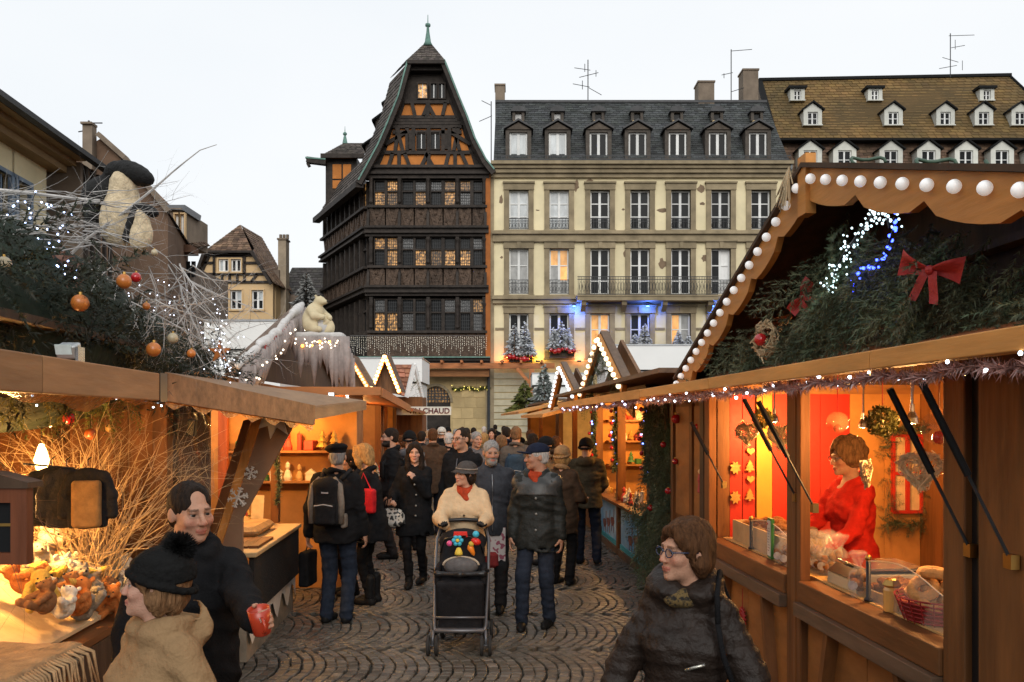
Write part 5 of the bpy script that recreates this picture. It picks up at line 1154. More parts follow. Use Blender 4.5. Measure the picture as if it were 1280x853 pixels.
t = thing('cash_till', 'cream cash till with sloping dark screen', 'till', W(2.45, 4.3, ZC)); MB(STREET).box(2.44, 2.7, 4.05, 4.42, ZC-.04, ZC+.10).obj('drawer', M_cr, t, bevel=.008); MB(STREET).prism([(2.46,4.07,ZC+.101),(2.68,4.07,ZC+.101),(2.68,4.07,ZC+.23),(2.60,4.07,ZC+.23)], (0,.33,0)).obj('keyboard', M_cr, t, bevel=.006)
MB(STREET).prism([(2.48,4.1,ZC+.128),(2.595,4.1,ZC+.228),(2.59,4.1,ZC+.234),(2.474,4.1,ZC+.134)], (0,.27,0)).obj('screen', M_black, t)
for y_, lab in ((6.05,'brass-topped stanchion beside the price board'),(4.28,'brass-topped stanchion beside the macaroons')):
    t = thing('stanchion', lab, 'stanchion', W(2.035, y_, ZC)); MB().lathe([(.022,0),(.022,.012),(.012,.02),(.012,.2)], W(2.035, y_, ZC), 10).obj('tube', M_black, t, True); ball(W(2.035, y_, ZC+.215), .018, M_brass, t, 'knob', 10)
for y0g, y1g, lab in ((5.1,6.04,'curved glass screen behind the price board'),(3.42,4.27,'curved glass screen around the donuts')):
    m = MB(STREET); n = 14; P = []
    for i in range(n+1): u = i/n; y_ = y1g+(y0g-y1g)*u; zt_ = .20+.035*math.sin(math.pi*min(1,u*1.3))-.12*max(0,u-.35)**1.5; P.append([(2.03,y_,ZC+.005),(2.03,y_,ZC+zt_)])
    m.grid(P); o = m.obj('glass_screen', M_clear, None, True); tag(o, lab, 'glass screen')
    e = MB(STREET); e.tube([p[1] for p in P], .0035, 5); e.obj('glass_edge', mat('glass_edge', (.75,.55,.3), .1, spec=.9), o)
for px, py, lab in ((948,690,'red straw star hung low on the panel beside the far post'),(1102,850,'red straw star hung low on the panel under the till')):
    pass
def redstar(y_, z_, lab):
    t = thing('red_star', lab, 'ornament', W(XW-.03, y_, z_)); m = MB(STREET)
    for k in range(8):
        a = math.pi*k/8; d = Vector((0, math.cos(a), math.sin(a)))*.075; m.tube([Vector((XW-.02,y_,z_))-d, Vector((XW-.02,y_,z_))+d], .006, 5)
    for r in (.03,.055): m.tube([(XW-.024, y_+r*math.cos(a), z_+r*math.sin(a)) for a in [2*math.pi*j/16 for j in range(17)]], .005, 5, False)
    m.obj('straws', M_bow, t); MB(STREET).tube([(XW-.02,y_,z_+.075),(XW-.02,y_,z_+.2)], .003, 4).obj('cord', M_bow, t)
redstar(5.95, .62, 'red straw star hanging on the stall front below the biscuit tray'); redstar(4.05, .46, 'red straw star hanging on the stall front below the donuts')
# loops of green hose on the roof
for k, (px, py) in enumerate(((1078,203),(1162,206))):
    c = Vector(ap_(px, py, 1.9)); m = MB(); m.tube([c+Vector((.11*math.cos(a)+.02*a, .05*math.sin(a), .035*math.sin(a)+.01*math.sin(3*a))) for a in [i*.35 for i in range(17+3*k)]], .008, 6); tag(m.obj('cable_loop', mat('green_cable', (.05,.09,.06), .5), None, True), ('wide green cable loop on the stall roof near the peak','tighter green cable loop on the stall roof further from the peak')[k], 'cable')
# near end: plywood side wing seen past the broad post, dark pierced panel with a gold star
tt = thing('pierced_ornament', 'dark pierced wooden panel hung beside the broad post', 'ornament', W(2.2, 2.9, 1.4)); MB(STREET).prism([(2.12,2.78,1.55),(2.24,2.78,1.55),(2.24,2.78,2.1),(2.12,2.78,2.1),(2.12,2.78,1.6),(2.18,2.78,1.5)][:4]+[(2.12,2.78,2.1)][:0], (0,.02,0)).obj('board', M_darkw, tt)

# ---- R2: fir-draped door, blue-fronted ornament stall
R2 = thing('market_stall', 'ornament stall with blue painted sleigh panels under its counter', 'market stall', W(2.8, 12.5, 0))
MB(STREET).box(2.06, 2.1, 7.0, 8.35, 0, 2.3).obj('shutter_door', M_honey_z, R2)
for (a, b, c, d) in ((7.1,7.6,.2,1.0),(7.7,8.25,.2,1.0),(7.1,7.6,1.1,2.1),(7.7,8.25,1.1,2.1)): MB(STREET).box(2.045, 2.06, a, b, c, d).obj('door_panel', M_panel, R2)
for y_ in (6.99, 7.62, 8.3): MB(STREET).box(2.03, 2.058, y_, y_+.09, 0, 2.3).obj('door_stile', M_honey_z, R2)
MB(STREET).box(2.3, 2.34, 8.4, 10.6, 0, 2.3).obj('side_wall', M_darkw, R2)
for y_ in (10.62, 12.75, 14.8): MB(STREET).box(2.3, 2.42, y_, y_+.12, 0, 2.35).obj('post', M_honey_z, R2)
M_blue = mat('blue_painted_panel', (.10,.30,.50), .6, .35, 1.6, .05, 20, c2=(.38,.50,.58), thr=(.35,.65), rnd=.05)
for (a, b) in ((10.75,12.7),(12.9,14.75)):
    MB(STREET).box(2.34, 2.38, a, b, .1, .74).obj('painted_panel', M_blue, R2); MB(STREET).box(2.325, 2.34, a, b, .1, .17).obj('panel_border', mat('teal', (.05,.30,.34), .6), R2)
    for k in range(3):                                       # little painted sleigh and deer
        y_ = a+.5+k*.36; m = MB(STREET); c0_ = .42-.05*k
        m.prism([(2.338,y_+.16*math.cos(t)*(1+.2*math.sin(3*t)),c0_+.07*math.sin(t)) for t in [2*math.pi*j/10 for j in range(10)]], (-.004,0,0)); m.prism([(2.338,y_-.13,c0_+.03),(2.338,y_-.09,c0_+.03),(2.338,y_-.12,c0_+.2),(2.338,y_-.16,c0_+.2)], (-.003,0,0))
        for q in (-.08,.07): m.beam((2.336,y_+q,c0_-.03), (2.336,y_+q*1.3,c0_-.16), .004, .02)
        m.obj('painted_figure', mat('painted_brown', (.22,.08,.06), .7, .4, 12), R2)
MB(STREET).box(2.2, 2.75, 10.6, 14.9, .76, .80).obj('counter_top', M_honey_y, R2); MB(STREET).box(2.3, 2.42, 10.6, 14.9, 0, .1).obj('plinth', M_greywood, R2)
MB(STREET).box(3.5, 3.54, 8.4, 15, 0, 2.4).obj('back_wall', M_orange_w, R2); MB(STREET).box(2.35, 3.5, 14.95, 15, 0, 2.4).obj('end_wall', M_orange_w, R2); MB(STREET).box(2.42, 3.5, 10.55, 10.6, 0, 2.4).obj('end_wall', M_darkw, R2)
for z in (1.2,1.6,1.95): MB(STREET).box(3.25, 3.5, 10.65, 14.9, z, z+.03).obj('shelf', M_honey_y, R2); MB(STREET).box(2.5, 3.25, 14.7, 14.95, z, z+.03).obj('shelf', M_honey_x, R2)
m = MB(STREET); m.prism([(1.49,7.0,2.185),(1.49,7.0,2.21),(2.36,7.0,2.35),(2.36,7.0,2.325)], (0,5.8,0)); m.obj('flap', MATS['flap_underside'], R2)
for (a, b) in ((6.96,9.0),(9.004,12.8)): MB(STREET).box(1.43, 1.49, a, b, 2.15, 2.225).obj('flap_fascia', M_fasc, R2)
MB(STREET).box(1.6, 3.6, 7.0, 15, 2.36, 2.40).obj('roof_deck', M_greywood, R2)
m = MB(STREET); m.prism([(1.9,9.6,2.0)]+[(1.9,9.6+1.2*k/8,2.0+.2*math.sin(math.pi*k/8*.5)) for k in range(9)]+[(1.9,10.8,2.2),(1.9,9.6,2.2)], (.03,0,0)); m.obj('scalloped_valance', M_fasc, R2)
pth = [W(1.46, 6.97+5.8*k/30, 2.12+.02*math.sin(k*1.3)) for k in range(31)]
tinsel('tinsel_garland', pth, .042, 3600, 'pinkish tinsel garland with white lights under the ornament stall flap', leds=22, ledr=.009, ledm=emit('led_lilac', (.6,.65,1), 7))
rng = np.random.default_rng(33); it = []
for k in range(230):
    z_ = rng.uniform(.55, 2.25); y_ = 9.35+rng.normal()*.35*(1.15-.3*z_/2)+.0*z_; p = W(rng.uniform(2.12,2.26)-.1*(z_ < 1.2), min(10.5,max(8.5,y_)), z_); d = (rng.uniform(-.5,.1), rng.uniform(-.5,.5), rng.uniform(-1.2,-.5)); it.append((tuple(p), d, rng.uniform(-1.5,1.5), rng.uniform(.7,1.1)))
T, Cc = place_boughs(it); fd = thing('fir_drape', 'tall drape of fir boughs hung with red baubles beside the shuttered door', 'fir boughs', W(2.2, 9.3, .3)); tri_obj('needles', T, M_fir, fd, Cc); MB(STREET).tube([(2.24,9.4,0),(2.22,9.35,2.3)], .03, 6).obj('stem', M_greywood, fd)
for k, (px, py, r, l) in enumerate(((844,577,.03,'red bauble in the middle of the fir drape'),(835,614,.032,'red bauble near the foot of the fir drape'),(829,556,.03,'red bauble at the edge of the fir drape'),(845,524,.045,'dark red bauble at the top of the fir drape'),(873,534,.035,'glossy red bauble hung on the shuttered door'),(813,635,.035,'red bell under the fir drape'))):
    c = ap_(px, py, 2.06 if px > 860 else 2.02); t = thing('red_bauble', l, 'bauble', c); ball(c, r, M_redgl, t, 'globe', 14); MB().lathe([(r*.3,0),(r*.3,r*.35)], Vector(c)+Vector((0,0,r*.9)), 8).obj('cap', M_brass, t)
t = thing('stocking_ornament', 'pink and red cloth doll hung on the shuttered door', 'ornament', ap_(876,605,2.02)); c = Vector(ap_(876,600,2.02)); m = MB(); m.lathe([(.01,-.12),(.03,-.1),(.022,-.03),(.03,.0),(.02,.05)], c, 8); m.obj('body', mat('pink_cloth', (.42,.08,.08), .8), t); MB().sph(c+Vector((0,0,.07)), .025, 8, 6).obj('head', M_wick, t)
for px, y0g, lab in ((1,12.75,'dark garland with blue and red lights wound down the middle post'),(2,14.75,'dark garland with blue and red lights wound down the far post'),(0,10.62,'dark garland with blue and red lights on the post nearest the fir drape')):
    P = [W(2.27+.02*math.sin(k), y0g+.05+.04*math.cos(k), 2.2-.09*k) for k in range(12 if px != 2 else 14)]; th = tinsel('post_garland', P, .085, 1400, lab, 'garland', M_fir, leds=9, ledm=emit('led_small_blue', (.15,.25,1), 9), ledr=.011, w=.012)
    for k in range(5): p = P[2*k+1]; ball(tuple(Vector(p)+Vector((-.06,U(-.05,.05),0))), .03, M_redgl, th, 'bauble', 8)
lamp('stall_light', W(2.9, 12.0, 2.05), 110, (1,.52,.15), .06, R2); lamp('stall_light', W(2.9, 14.0, 2.05), 90, (1,.52,.15), .06, R2)
# ornaments on the counter and shelves
rg = np.random.default_rng(8); GM = [mat('goods_red', (.45,.05,.03), .5), mat('goods_white', (.62,.55,.42), .6), mat('goods_gold', (.55,.33,.08), .4, metal=.5), mat('goods_green', (.06,.17,.06), .6), mat('goods_wood', (.48,.29,.12), .7)]
def g_candle(): return MB().lathe([(.02,0),(.02,.14),(.004,.145),(.004,.16)], n=8)
def g_figure(): return MB().lathe([(.035,0),(.04,.03),(.025,.08),(.012,.1),(.022,.12),(.02,.15),(.0,.175)], n=8)
def g_house(): m = MB(); m.box(-.05,.05,-.04,.04,0,.07); m.prism([(-.06,-.045,.07),(.06,-.045,.07),(0,-.045,.12)], (0,.09,0)); return m
def g_tree(): return MB().lathe([(.01,0),(.01,.03),(.06,.03),(.025,.08),(.045,.08),(.015,.13),(.03,.13),(0,.19)], n=8)
def g_box(): return MB().rbox((0,0,.04), (.1,.08,.08), .006)
GP_ = []
for nm, f, mi in (('candle',g_candle,(0,1)),('figurine',g_figure,(0,1,4)),('model_house',g_house,(4,1)),('ornament_tree',g_tree,(3,2,1)),('gift_box',g_box,(0,2,3))):
    for i in mi: GP_.append((nm, proto(f(), nm, GM[i]), ('red','white','gold','green','wooden')[i]))
def goods(spots, where, rgen=rg, smin=.8, smax=1.5):
    for (x, y, z) in spots:
        nm, me, cn = GP_[rgen.integers(len(GP_))]; s = rgen.uniform(smin, smax)
        o = inst(me, nm, None, W(x, y, z), (0,0,rgen.uniform(0,6)), (s,s,s)); tag(o, f'small {cn} {nm.replace("_"," ")} {where}', nm.replace('_',' ').split()[-1], f'{cn} {nm.replace("_"," ")} pieces {where}')
goods([(2.32+.3*rg.uniform(), 10.75+3.95*(k+.5)/26, .80) for k in range(26)], 'on the blue-fronted stall counter')
goods([(3.32+.1*rg.uniform(), 10.8+3.9*(k+.5)/14, z+.03) for z in (1.2,1.6,1.95) for k in range(14)], 'on the ornament stall shelves'); goods([(2.6+.6*(k+.5)/5, 14.8, z+.03) for z in (1.2,1.6,1.95) for k in range(5)], 'on the far end shelves of the ornament stall')
# ---- gables with bulbs over the further right stalls
def side_gable(name, lab, blab, x, ap, nf, ff, bm, nb, fir, depth=.1, r=.029, tri_mat=None, both=True):
    g_ = thing(name, lab, 'stall gable', W(x, ap[0], ap[1]-.6)); 
    for q in (nf, ff):
        dy, dz = q[0]-ap[0], q[1]-ap[1]; L = math.hypot(dy, dz); nn = (abs(dz)/L*.1, -abs(dy)/L*.1)
        MB(STREET).beam((x,ap[0],ap[1]), (x,q[0],q[1]), .05, .11, (1,0,0) if False else (0,0,1)).obj('rake_board', m_rk, g_)
        MB(STREET).prism([(x,ap[0],ap[1]+.06),(x,q[0],q[1]+.06),(x,q[0],q[1]+.09),(x,ap[0],ap[1]+.09)], (depth,0,0)).obj('roof_board', M_greywood, g_)
    MB(STREET).prism([(x+.25,ap[0],ap[1]-.02),(x+.25,nf[0],nf[1]),(x+.25,ff[0],ff[1])], (.04,0,0)).obj('gable_back', tri_mat or M_darkw, g_)
    b_ = thing('bulb_string', blab, 'light string', W(x-.03, ap[0], ap[1]-.6))
    for q in ((nf, ff) if both else (nf,)):
        for k in range(nb): t_ = (k+.4)/nb; ball(W(x-.045, ap[0]+(q[0]-ap[0])*t_, ap[1]+(q[1]-ap[1])*t_), r, bm, b_, 'bulb', 10)
    if fir:
        it = []
        for k in range(fir):
            q = nf if k % 2 else ff; t_ = rng.uniform(0,1); p = W(x+rng.uniform(-.02,.1), ap[0]+(q[0]-ap[0])*t_, ap[1]+(q[1]-ap[1])*t_-.1); it.append((tuple(p), (rng.uniform(-.4,.2), rng.uniform(-.6,.6), rng.uniform(-1,.2)), rng.uniform(-1,1), rng.uniform(.35,.6)))
        T, Cc = place_boughs(it, BOUGH_L); tri_obj('fir_trim', T, M_fir, g_, Cc)
M_bulbg = emit('bulb_glow', (1,.80,.50), 2.5)
side_gable('stall_gable', 'steep fir-trimmed gable with warm bulbs over the ornament stall', 'warm bulbs down the fir-trimmed gable of the ornament stall', 1.75, (10.9,3.0), (9.3,2.3), (12.6,2.3), M_bulbg, 10, 90, tri_mat=wood('gable_brown', (.16,.08,.035), 'z'))
side_gable('stall_gable', 'small dark gable with cold white bulbs beyond the fir-trimmed one', 'cold white bulbs edging the small dark gable', 1.75, (15.2,2.9), (13.2,2.3), (16.8,2.2), emit('bulb_cold', (.9,.95,1), 1.6), 10, 0, tri_mat=wood('gable_brown2', (.12,.06,.03), 'z'))
# ---- R3, R4: further stalls under low flaps
def far_stall(lab, xs, y0, y1, xe, ze, wallm, e, glab, ng=16, flapm=None):
    s = thing('market_stall', lab, 'market stall', W(xs+.8 if xs > 0 else xs-.8, (y0+y1)/2, 0)); sg = 1 if xs > 0 else -1
    bx = lambda a, b, *r: MB(STREET).box(min(a*sg,b*sg), max(a*sg,b*sg), *r); X = abs(xs); XE = abs(xe)
    for y_ in (y0, (y0+y1)/2, y1-.1): bx(X, X+.1, y_, y_+.1, 0, 2.3).obj('post', M_honey_z, s)
    bx(X+.02, X+.06, y0+.1, y1-.1, .05, .85).obj('front_panel', M_panel, s); bx(X-.1, X+.5, y0, y1, .86, .91).obj('counter_top', M_honey_y, s)
    bx(X+1.2, X+1.24, y0, y1, 0, 2.4).obj('back_wall', wallm, s); bx(X+.1, X+1.2, y1-.04, y1, 0, 2.4).obj('end_wall', wallm, s)
    for z in (1.3, 1.7): bx(X+.95, X+1.2, y0, y1-.05, z, z+.03).obj('shelf', M_honey_y, s)
    m = MB(STREET); m.prism([(XE*sg,y0-.2,ze),(XE*sg,y0-.2,ze+.06),((X+.1)*sg,y0-.2,ze+.3),((X+.1)*sg,y0-.2,ze+.24)], (0,y1-y0+.2,0)); m.obj('flap', flapm or M_fasc, s)
    bx(X+.0, X+1.3, y0, y1, ze+.32, ze+.38).obj('roof_deck', M_greywood, s)
    lamp('stall_light', W((X+.5)*sg, (y0+y1)/2, 2.0), e, (1,.55,.18), .06, s)
    goods([((X+.1+.3*rg.uniform())*sg, y0+(y1-y0)*(k+.5)/ng, .91) for k in range(ng)]+[((X+1.05)*sg, y0+(y1-y0-.2)*(k+.5)/ng, z+.03) for z in (1.3,1.7) for k in range(ng)], glab, smin=1, smax=1.7)
far_stall('stall with a pale lit back wall beyond the blue-fronted one', 2.3, 15.3, 20.5, 1.42, 2.02, mat('lit_cream_wall', (.62,.50,.30), .7), 100, 'on the pale-walled stall')
far_stall('stall with a low sloping flap at the far end of the right row', 2.3, 21, 30, 1.4, 2.12, M_orange_w, 120, 'on the far right stall', 12)
# ------------------------------------------------------------------ left-hand stalls
M_cloth = lambda n, c, **k: mat(n, c, .9, .3, 14, .4, 70, rnd=.1, **k)
LF = -1.95
L1 = thing('market_stall', 'plush toy stall with bare twigs and fir heaped on its roof', 'market stall', W(-2.8, 4.2, 0))
MB(STREET).box(LF-.1, LF, 6.0, 6.12, 0, 2.25).obj('post', M_honey_z, L1, bevel=.006)
MB(STREET).box(LF-.1, LF, 3.05, 3.2, 0, 2.25).obj('post', M_darkw, L1)
for k in range(4): MB(STREET).box(-3.86, -3.82, 2+k*1.1, 2+(k+1)*1.1-.008, 0, 2.5).obj('back_plank', M_orange_w, L1)
for k in range(9): MB(STREET).box(-3.8+k*.194, -3.61+k*.194, 6.12, 6.16, 0, 2.5).obj('end_plank', M_honey_z, L1)
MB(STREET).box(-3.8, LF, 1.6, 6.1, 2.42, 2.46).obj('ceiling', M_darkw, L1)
MB(STREET).box(LF-1.2, LF, 2.0, 5.98, .78, .82).obj('counter_top', M_honey_y, L1)
for k in range(5): MB(STREET).box(LF-.04, LF-.0, 2.0+k*.8+.004, 2.0+(k+1)*.8-.004, .05, .775).obj('front_plank', M_darkw, L1)
AX = -1.7
m = MB(STREET); m.prism([(AX,1.0,2.10),(AX,1.0,2.13),(LF-.05,1.0,2.22),(LF-.05,1.0,2.19)], (0,4.1,0)); m.obj('flap', MATS['flap_underside'], L1)
for (a, b, c) in ((1.0,3.6,M_fasc),(3.604,5.05,M_fasc)): MB(STREET).box(AX, AX+.045, a, b, 2.085, 2.237).obj('flap_fascia', wood('bleached_fascia', (.30,.16,.07), 'y', var=.25), L1, bevel=.006)
MB(STREET).box(AX-.01, AX+.05, 4.96, 5.08, 2.08, 2.24).obj('fascia_strap', M_black, L1)
m = MB(STREET); P = []
for i in range(33):                                      # sagging film along the fascia
    u = i/32; y_ = 1.2+3.9*u; sag = .03+.025*math.sin(u*19)+.02*math.sin(u*41+1); P.append([(AX+.01-.02*j+.008*math.sin(i*1.9+j), y_, 2.085-sag*j/3) for j in range(4)])
m.grid(P); m.obj('film_skirt', mat('amber_film', (.55,.22,.05), .25, .4, 12, .6, 30, spec=.8, alpha=.8), L1, True)
lamp('stall_light', W(-2.5, 4.9, 2.15), 120, (1,.48,.13), .05, L1); lamp('stall_light', W(-2.55, 3.8, 1.9), 80, (1,.48,.13), .05, L1); lamp('stall_light', W(-2.45, 5.0, 1.5), 60, (1,.5,.15), .05, L1)
def lamp_bulb(px, py, x, r, lab, m_=M_bulbhot):
    c = Vector(ap_(px, py, x)); t = thing('hanging_bulb', lab, 'bulb', c); MB().lathe([(0,-2.4*r),(.7*r,-1.8*r),(r,-.6*r),(.6*r,.8*r),(.3*r,1.6*r),(0,1.7*r)], c, 10).obj('glass', m_, t, True); MB().tube([c+Vector((0,0,1.6*r)), c+Vector((0,0,1.6*r+.12))], .004, 4).obj('cable', M_black, t)
lamp_bulb(154,567,-2.3,.018,'long glowing bulb hanging in front of the lit twigs'); lamp_bulb(52,570,-2.6,.045,'round glowing lamp behind the hanging jackets'); lamp_bulb(63,525,-2.6,.02,'small glowing bulb high among the stall twigs')
for i, (px, py, r, lab) in enumerate(((86,523,.035,'dark bauble hung above the jackets'),(113,543,.035,'copper bauble hung over the lit twigs'),(138,535,.032,'pale gold bauble hung beside the long bulb'),(153,660,.024,'gold bauble low in the lit twigs'))):
    c = ap_(px, py, -2.25); t = thing('bauble', lab, 'bauble', c); ball(c, r, (M_redgl, mat('copper_bauble', (.45,.12,.03), .25, spec=.7), mat('gold_bauble', (.55,.33,.10), .3, spec=.7), MATS.get('gold_bauble') or M_brass)[min(i,2)], t, 'globe', 14); MB().tube([Vector(c)+Vector((0,0,r)), Vector(c)+Vector((0,0,r+.2))], .0025, 4).obj('cord', M_black, t)
M_twig_l = mat('lit_twig', (.50,.36,.20), .8, .2, 10, 0); M_twig_g = mat('silver_twig', (.37,.355,.34), .85, .3, 10, .1, 60); M_twig_b = mat('brown_twig', (.16,.105,.065), .85, .3, 10, .1, 60)
rg = np.random.default_rng(41)
t = thing('twig_spray', 'fan of pale lit twigs beside the lit corner post', 'twigs', W(-2.4, 5.6, .9)); m = MB()
for k in range(120): twig(m, W(-2.3+rg.normal()*.07, 5.55+rg.normal()*.06, .9), (rg.normal()*.36, rg.normal()*.25, 1), rg.uniform(.5,1.15), .006, 2 if k % 3 else 1, rg, .35)
m.obj('twigs', M_twig_l, t)
t = thing('twig_curtain', 'hanging brown twig curtain behind the near post of the toy stall', 'twigs', W(-2.2, 3.7, 2.2)); m = MB()
for k in range(60): twig(m, W(-2.15-rg.uniform(0,.35), 3.55+rg.uniform(0,.45), 2.25), (rg.normal()*.2, rg.normal()*.2, -1), rg.uniform(.5,1.15), .004, 1, rg, .25)
m.obj('twigs', M_twig_b, t)
it = [(tuple(W(-2.05-rg.uniform(0,.3), rg.uniform(4.0,5.9), rg.uniform(2.1,2.3))), (rg.normal()*.4, rg.normal()*.4, -1), rg.uniform(-1,1), rg.uniform(.4,.75)) for k in range(60)]
T, Cc = place_boughs(it, BOUGH_L); t = thing('fir_swag', 'green fir swag hanging along the toy stall opening', 'fir boughs', W(-2.1, 5, 2.0)); tri_obj('needles', T, mat('fir_yellowish', (.12,.13,.03), .7, .25, 4, 0, attr='Col'), t, Cc)
led_blob('cold white lights strung under the toy stall flap', [W(-1.95, 3.4+.5*k, 2.12-.04*math.sin(k*1.7)) for k in range(6)], M_ledw, 14, .03, .006)
# jackets on a rail
t0 = thing('clothes_rail', 'thin rail across the toy stall carrying jackets', 'rail', W(-2.15, 4.2, 1.8)); MB().tube([ap_(30,580,-2.2), ap_(120,588,-2.2)], .006, 6).obj('bar', M_iron, t0)
def jacket(px, py, x, m_, m2, lab, yaw, w=.21):
    c = np.array(ap_(px, py, x)); S = SDF(.011)
    S.ell((0,0,-.22), (w*.72,.055,.24), k=.04); S.box((0,0,-.36), (w*1.5,.09,.24), .03, k=.05); S.ell((0,0,-.02), (w*.6,.045,.05), k=.04)
    for s_ in (-1,1): S.chain([(s_*w*.62,0,-.05),(s_*w*.86,.0,-.2),(s_*w*.93,-.01,-.36)], [.055,.05,.045], .03)
    S.disp = lambda P: .006*wob(P, 40)
    t = thing('jacket', lab, 'jacket', tuple(c+np.array([0,0,-.3]))); M = Matrix.Translation(c) @ Matrix.Rotation(rad(yaw), 4, 'Z') @ Matrix.Scale(.63, 4)
    sdf_obj('cloth', S, m_, t, M)
    if m2: 
        S = SDF(.011); S.box((0,-.06,-.27), (w*1.1,.1,.40), .03, k=.03); sdf_obj('front', S, m2, t, M)
    MB().tube([c+np.array([0,0,.03]), c+np.array([0,0,.065]), c+np.array([.02,0,.08])], .003, 4).obj('hook', M_steel, t)
MK = M_cloth('black_knit', (.012,.012,.013)); MT = M_cloth('tan_knit', (.30,.17,.06)); MC = M_cloth('charcoal_knit', (.02,.02,.022))
jacket(64,589,-2.26,MK,None,'black jacket at the inner end of the stall rail',25); jacket(83,590,-2.14,MC,None,'charcoal jacket between the black and the tan one on the rail',22); jacket(110,590,-2.0,MK,MT,'tan fronted jacket with dark sleeves at the outer end of the rail',15)
# plush toys on the sloping display
M_pl = {n: mat('plush_'+n, c, .95, .25, 25, .5, 90, rnd=.1) for n, c in (('cream',(.62,.50,.33)),('white',(.70,.66,.56)),('brown',(.28,.13,.05)),('orange',(.50,.17,.04)),('grey',(.30,.27,.22)),('yellow',(.60,.40,.08)),('black',(.015,.015,.015)))}
def plush(c, s, yaw, cm, lab, beak=False, patch=None, tilt=0, prot={}):
    key = (cm, beak)
    if key not in prot:
        S = SDF(.01); S.ell((0,.02,.12), (.11,.10,.13), k=.03); S.ell((0,-.05,.28), (.085,.085,.08), k=.03); S.ell((0,-.125,.26), (.045,.05,.038), k=.02)
        for q in (-1,1):
            S.ell((q*.07,-.03,.355), (.03,.018,.033), k=.015); S.cone((q*.09,-.04,.2), (q*.14,-.12,.1), .04, .035, .03); S.cone((q*.07,-.06,.05), (q*.10,-.2,.035), .05, .045, .03)
        S.disp = lambda P: .004*wob(P, 90); prot[key] = S.mesh()
    V, F = prot[key]; t = thing('plush_toy', lab, 'plush toy', tuple(c)); M = Matrix.Translation(c) @ Matrix.Rotation(rad(yaw), 4, 'Z') @ Matrix.Rotation(rad(tilt), 4, 'X') @ Matrix.Scale(s, 4)
    A_ = np.array(M); mesh_obj('body', V @ A_[:3,:3].T + A_[:3,3], F, M_pl[cm], t, True)
    for q in (-1,1): ball(tuple(M @ Vector((q*.035,-.125,.30))), .010*s, M_black, t, 'eye', 7)
    if beak: MB(M).lathe([(.032,0),(.03,.03),(.0,.1)], (0,-.15,.255), 8, Matrix.Rotation(rad(90),3,'X')).obj('beak', M_pl['yellow'], t, True)
    else: ball(tuple(M @ Vector((0,-.175,.268))), .016*s, M_black, t, 'nose', 8)
    if patch: MB(M).sph((.05,-.11,.31), (.03,.02,.03), 8, 6).obj('eye_patch', M_pl[patch], t)
def pp(px, py, x): return np.array(ap_(px, py, x))
for (px, py, x, s, yaw, cm, bk, pt, tl, lab) in (
    (55,690,-2.5,.95,60,'white',0,None,0,'big white plush bear at the back of the heap'),(95,690,-2.5,.8,30,'cream',0,None,-30,'cream plush bear lying back under the jackets'),(65,718,-2.35,.75,40,'white',0,None,15,'white plush bear leaning forward under the black jacket'),
    (125,690,-2.4,.8,50,'cream',0,None,-50,'cream plush animal on its back beside the lit twigs'),(147,718,-2.25,.75,65,'white',0,None,5,'white plush dog with a black nose at the heap edge'),(85,728,-2.25,.75,80,'white',1,None,0,'white plush eagle with a yellow beak in front'),
    (62,742,-2.12,.6,70,'white',0,'black',-20,'small white plush dog with a black eye patch'),(110,722,-2.35,.7,10,'grey',0,None,-20,'grey plush animal half buried in the heap'),
    (115,745,-2.1,.55,40,'cream',0,None,-60,'small cream plush animal lying at the cloth edge'),(135,740,-2.1,.55,100,'brown',0,None,-10,'small brown plush bear beside the eagle'),(75,705,-2.55,.7,0,'yellow',0,None,-20,'yellow plush animal behind the eagle'),(105,668,-2.6,.8,30,'cream',0,None,0,'cream plush bear sitting up at the back')):
    p = pp(px, py, x); plush(p-np.array([0,0,.14*s]), s*.85, yaw+180-150, cm, lab, bk, pt, tl)
CN = ('white','cream','grey','orange','yellow','brown'); WD = ('front','second','third','fourth','back'); CD = ('nearest the lit twigs','second from the lit twigs','in the middle','beside the middle','towards the dark cabinet','against the dark cabinet')
for r_ in range(5):
    for c_ in range(6):
        cm = CN[(r_*5+c_*2+c_*c_) % 6]; plush(pp(166-24*c_+6*(r_ % 2)+U(-5,5), 752-16*r_+U(-4,4), -2.02-.13*r_)-np.array([0,0,.06]), U(.42,.6), U(-40,110), cm, f'small {cm} plush in the {WD[r_]} row of toys {CD[c_]}', (r_+c_) % 7 == 3, None, U(-70,15))
MB(STREET).prism([(-2.05,3.4,.84),(-2.9,3.4,1.18),(-2.9,3.4,1.2),(-2.05,3.4,.86)], (0,2.4,0)).obj('display_slope', mat('linen', (.55,.42,.25), .9), L1)
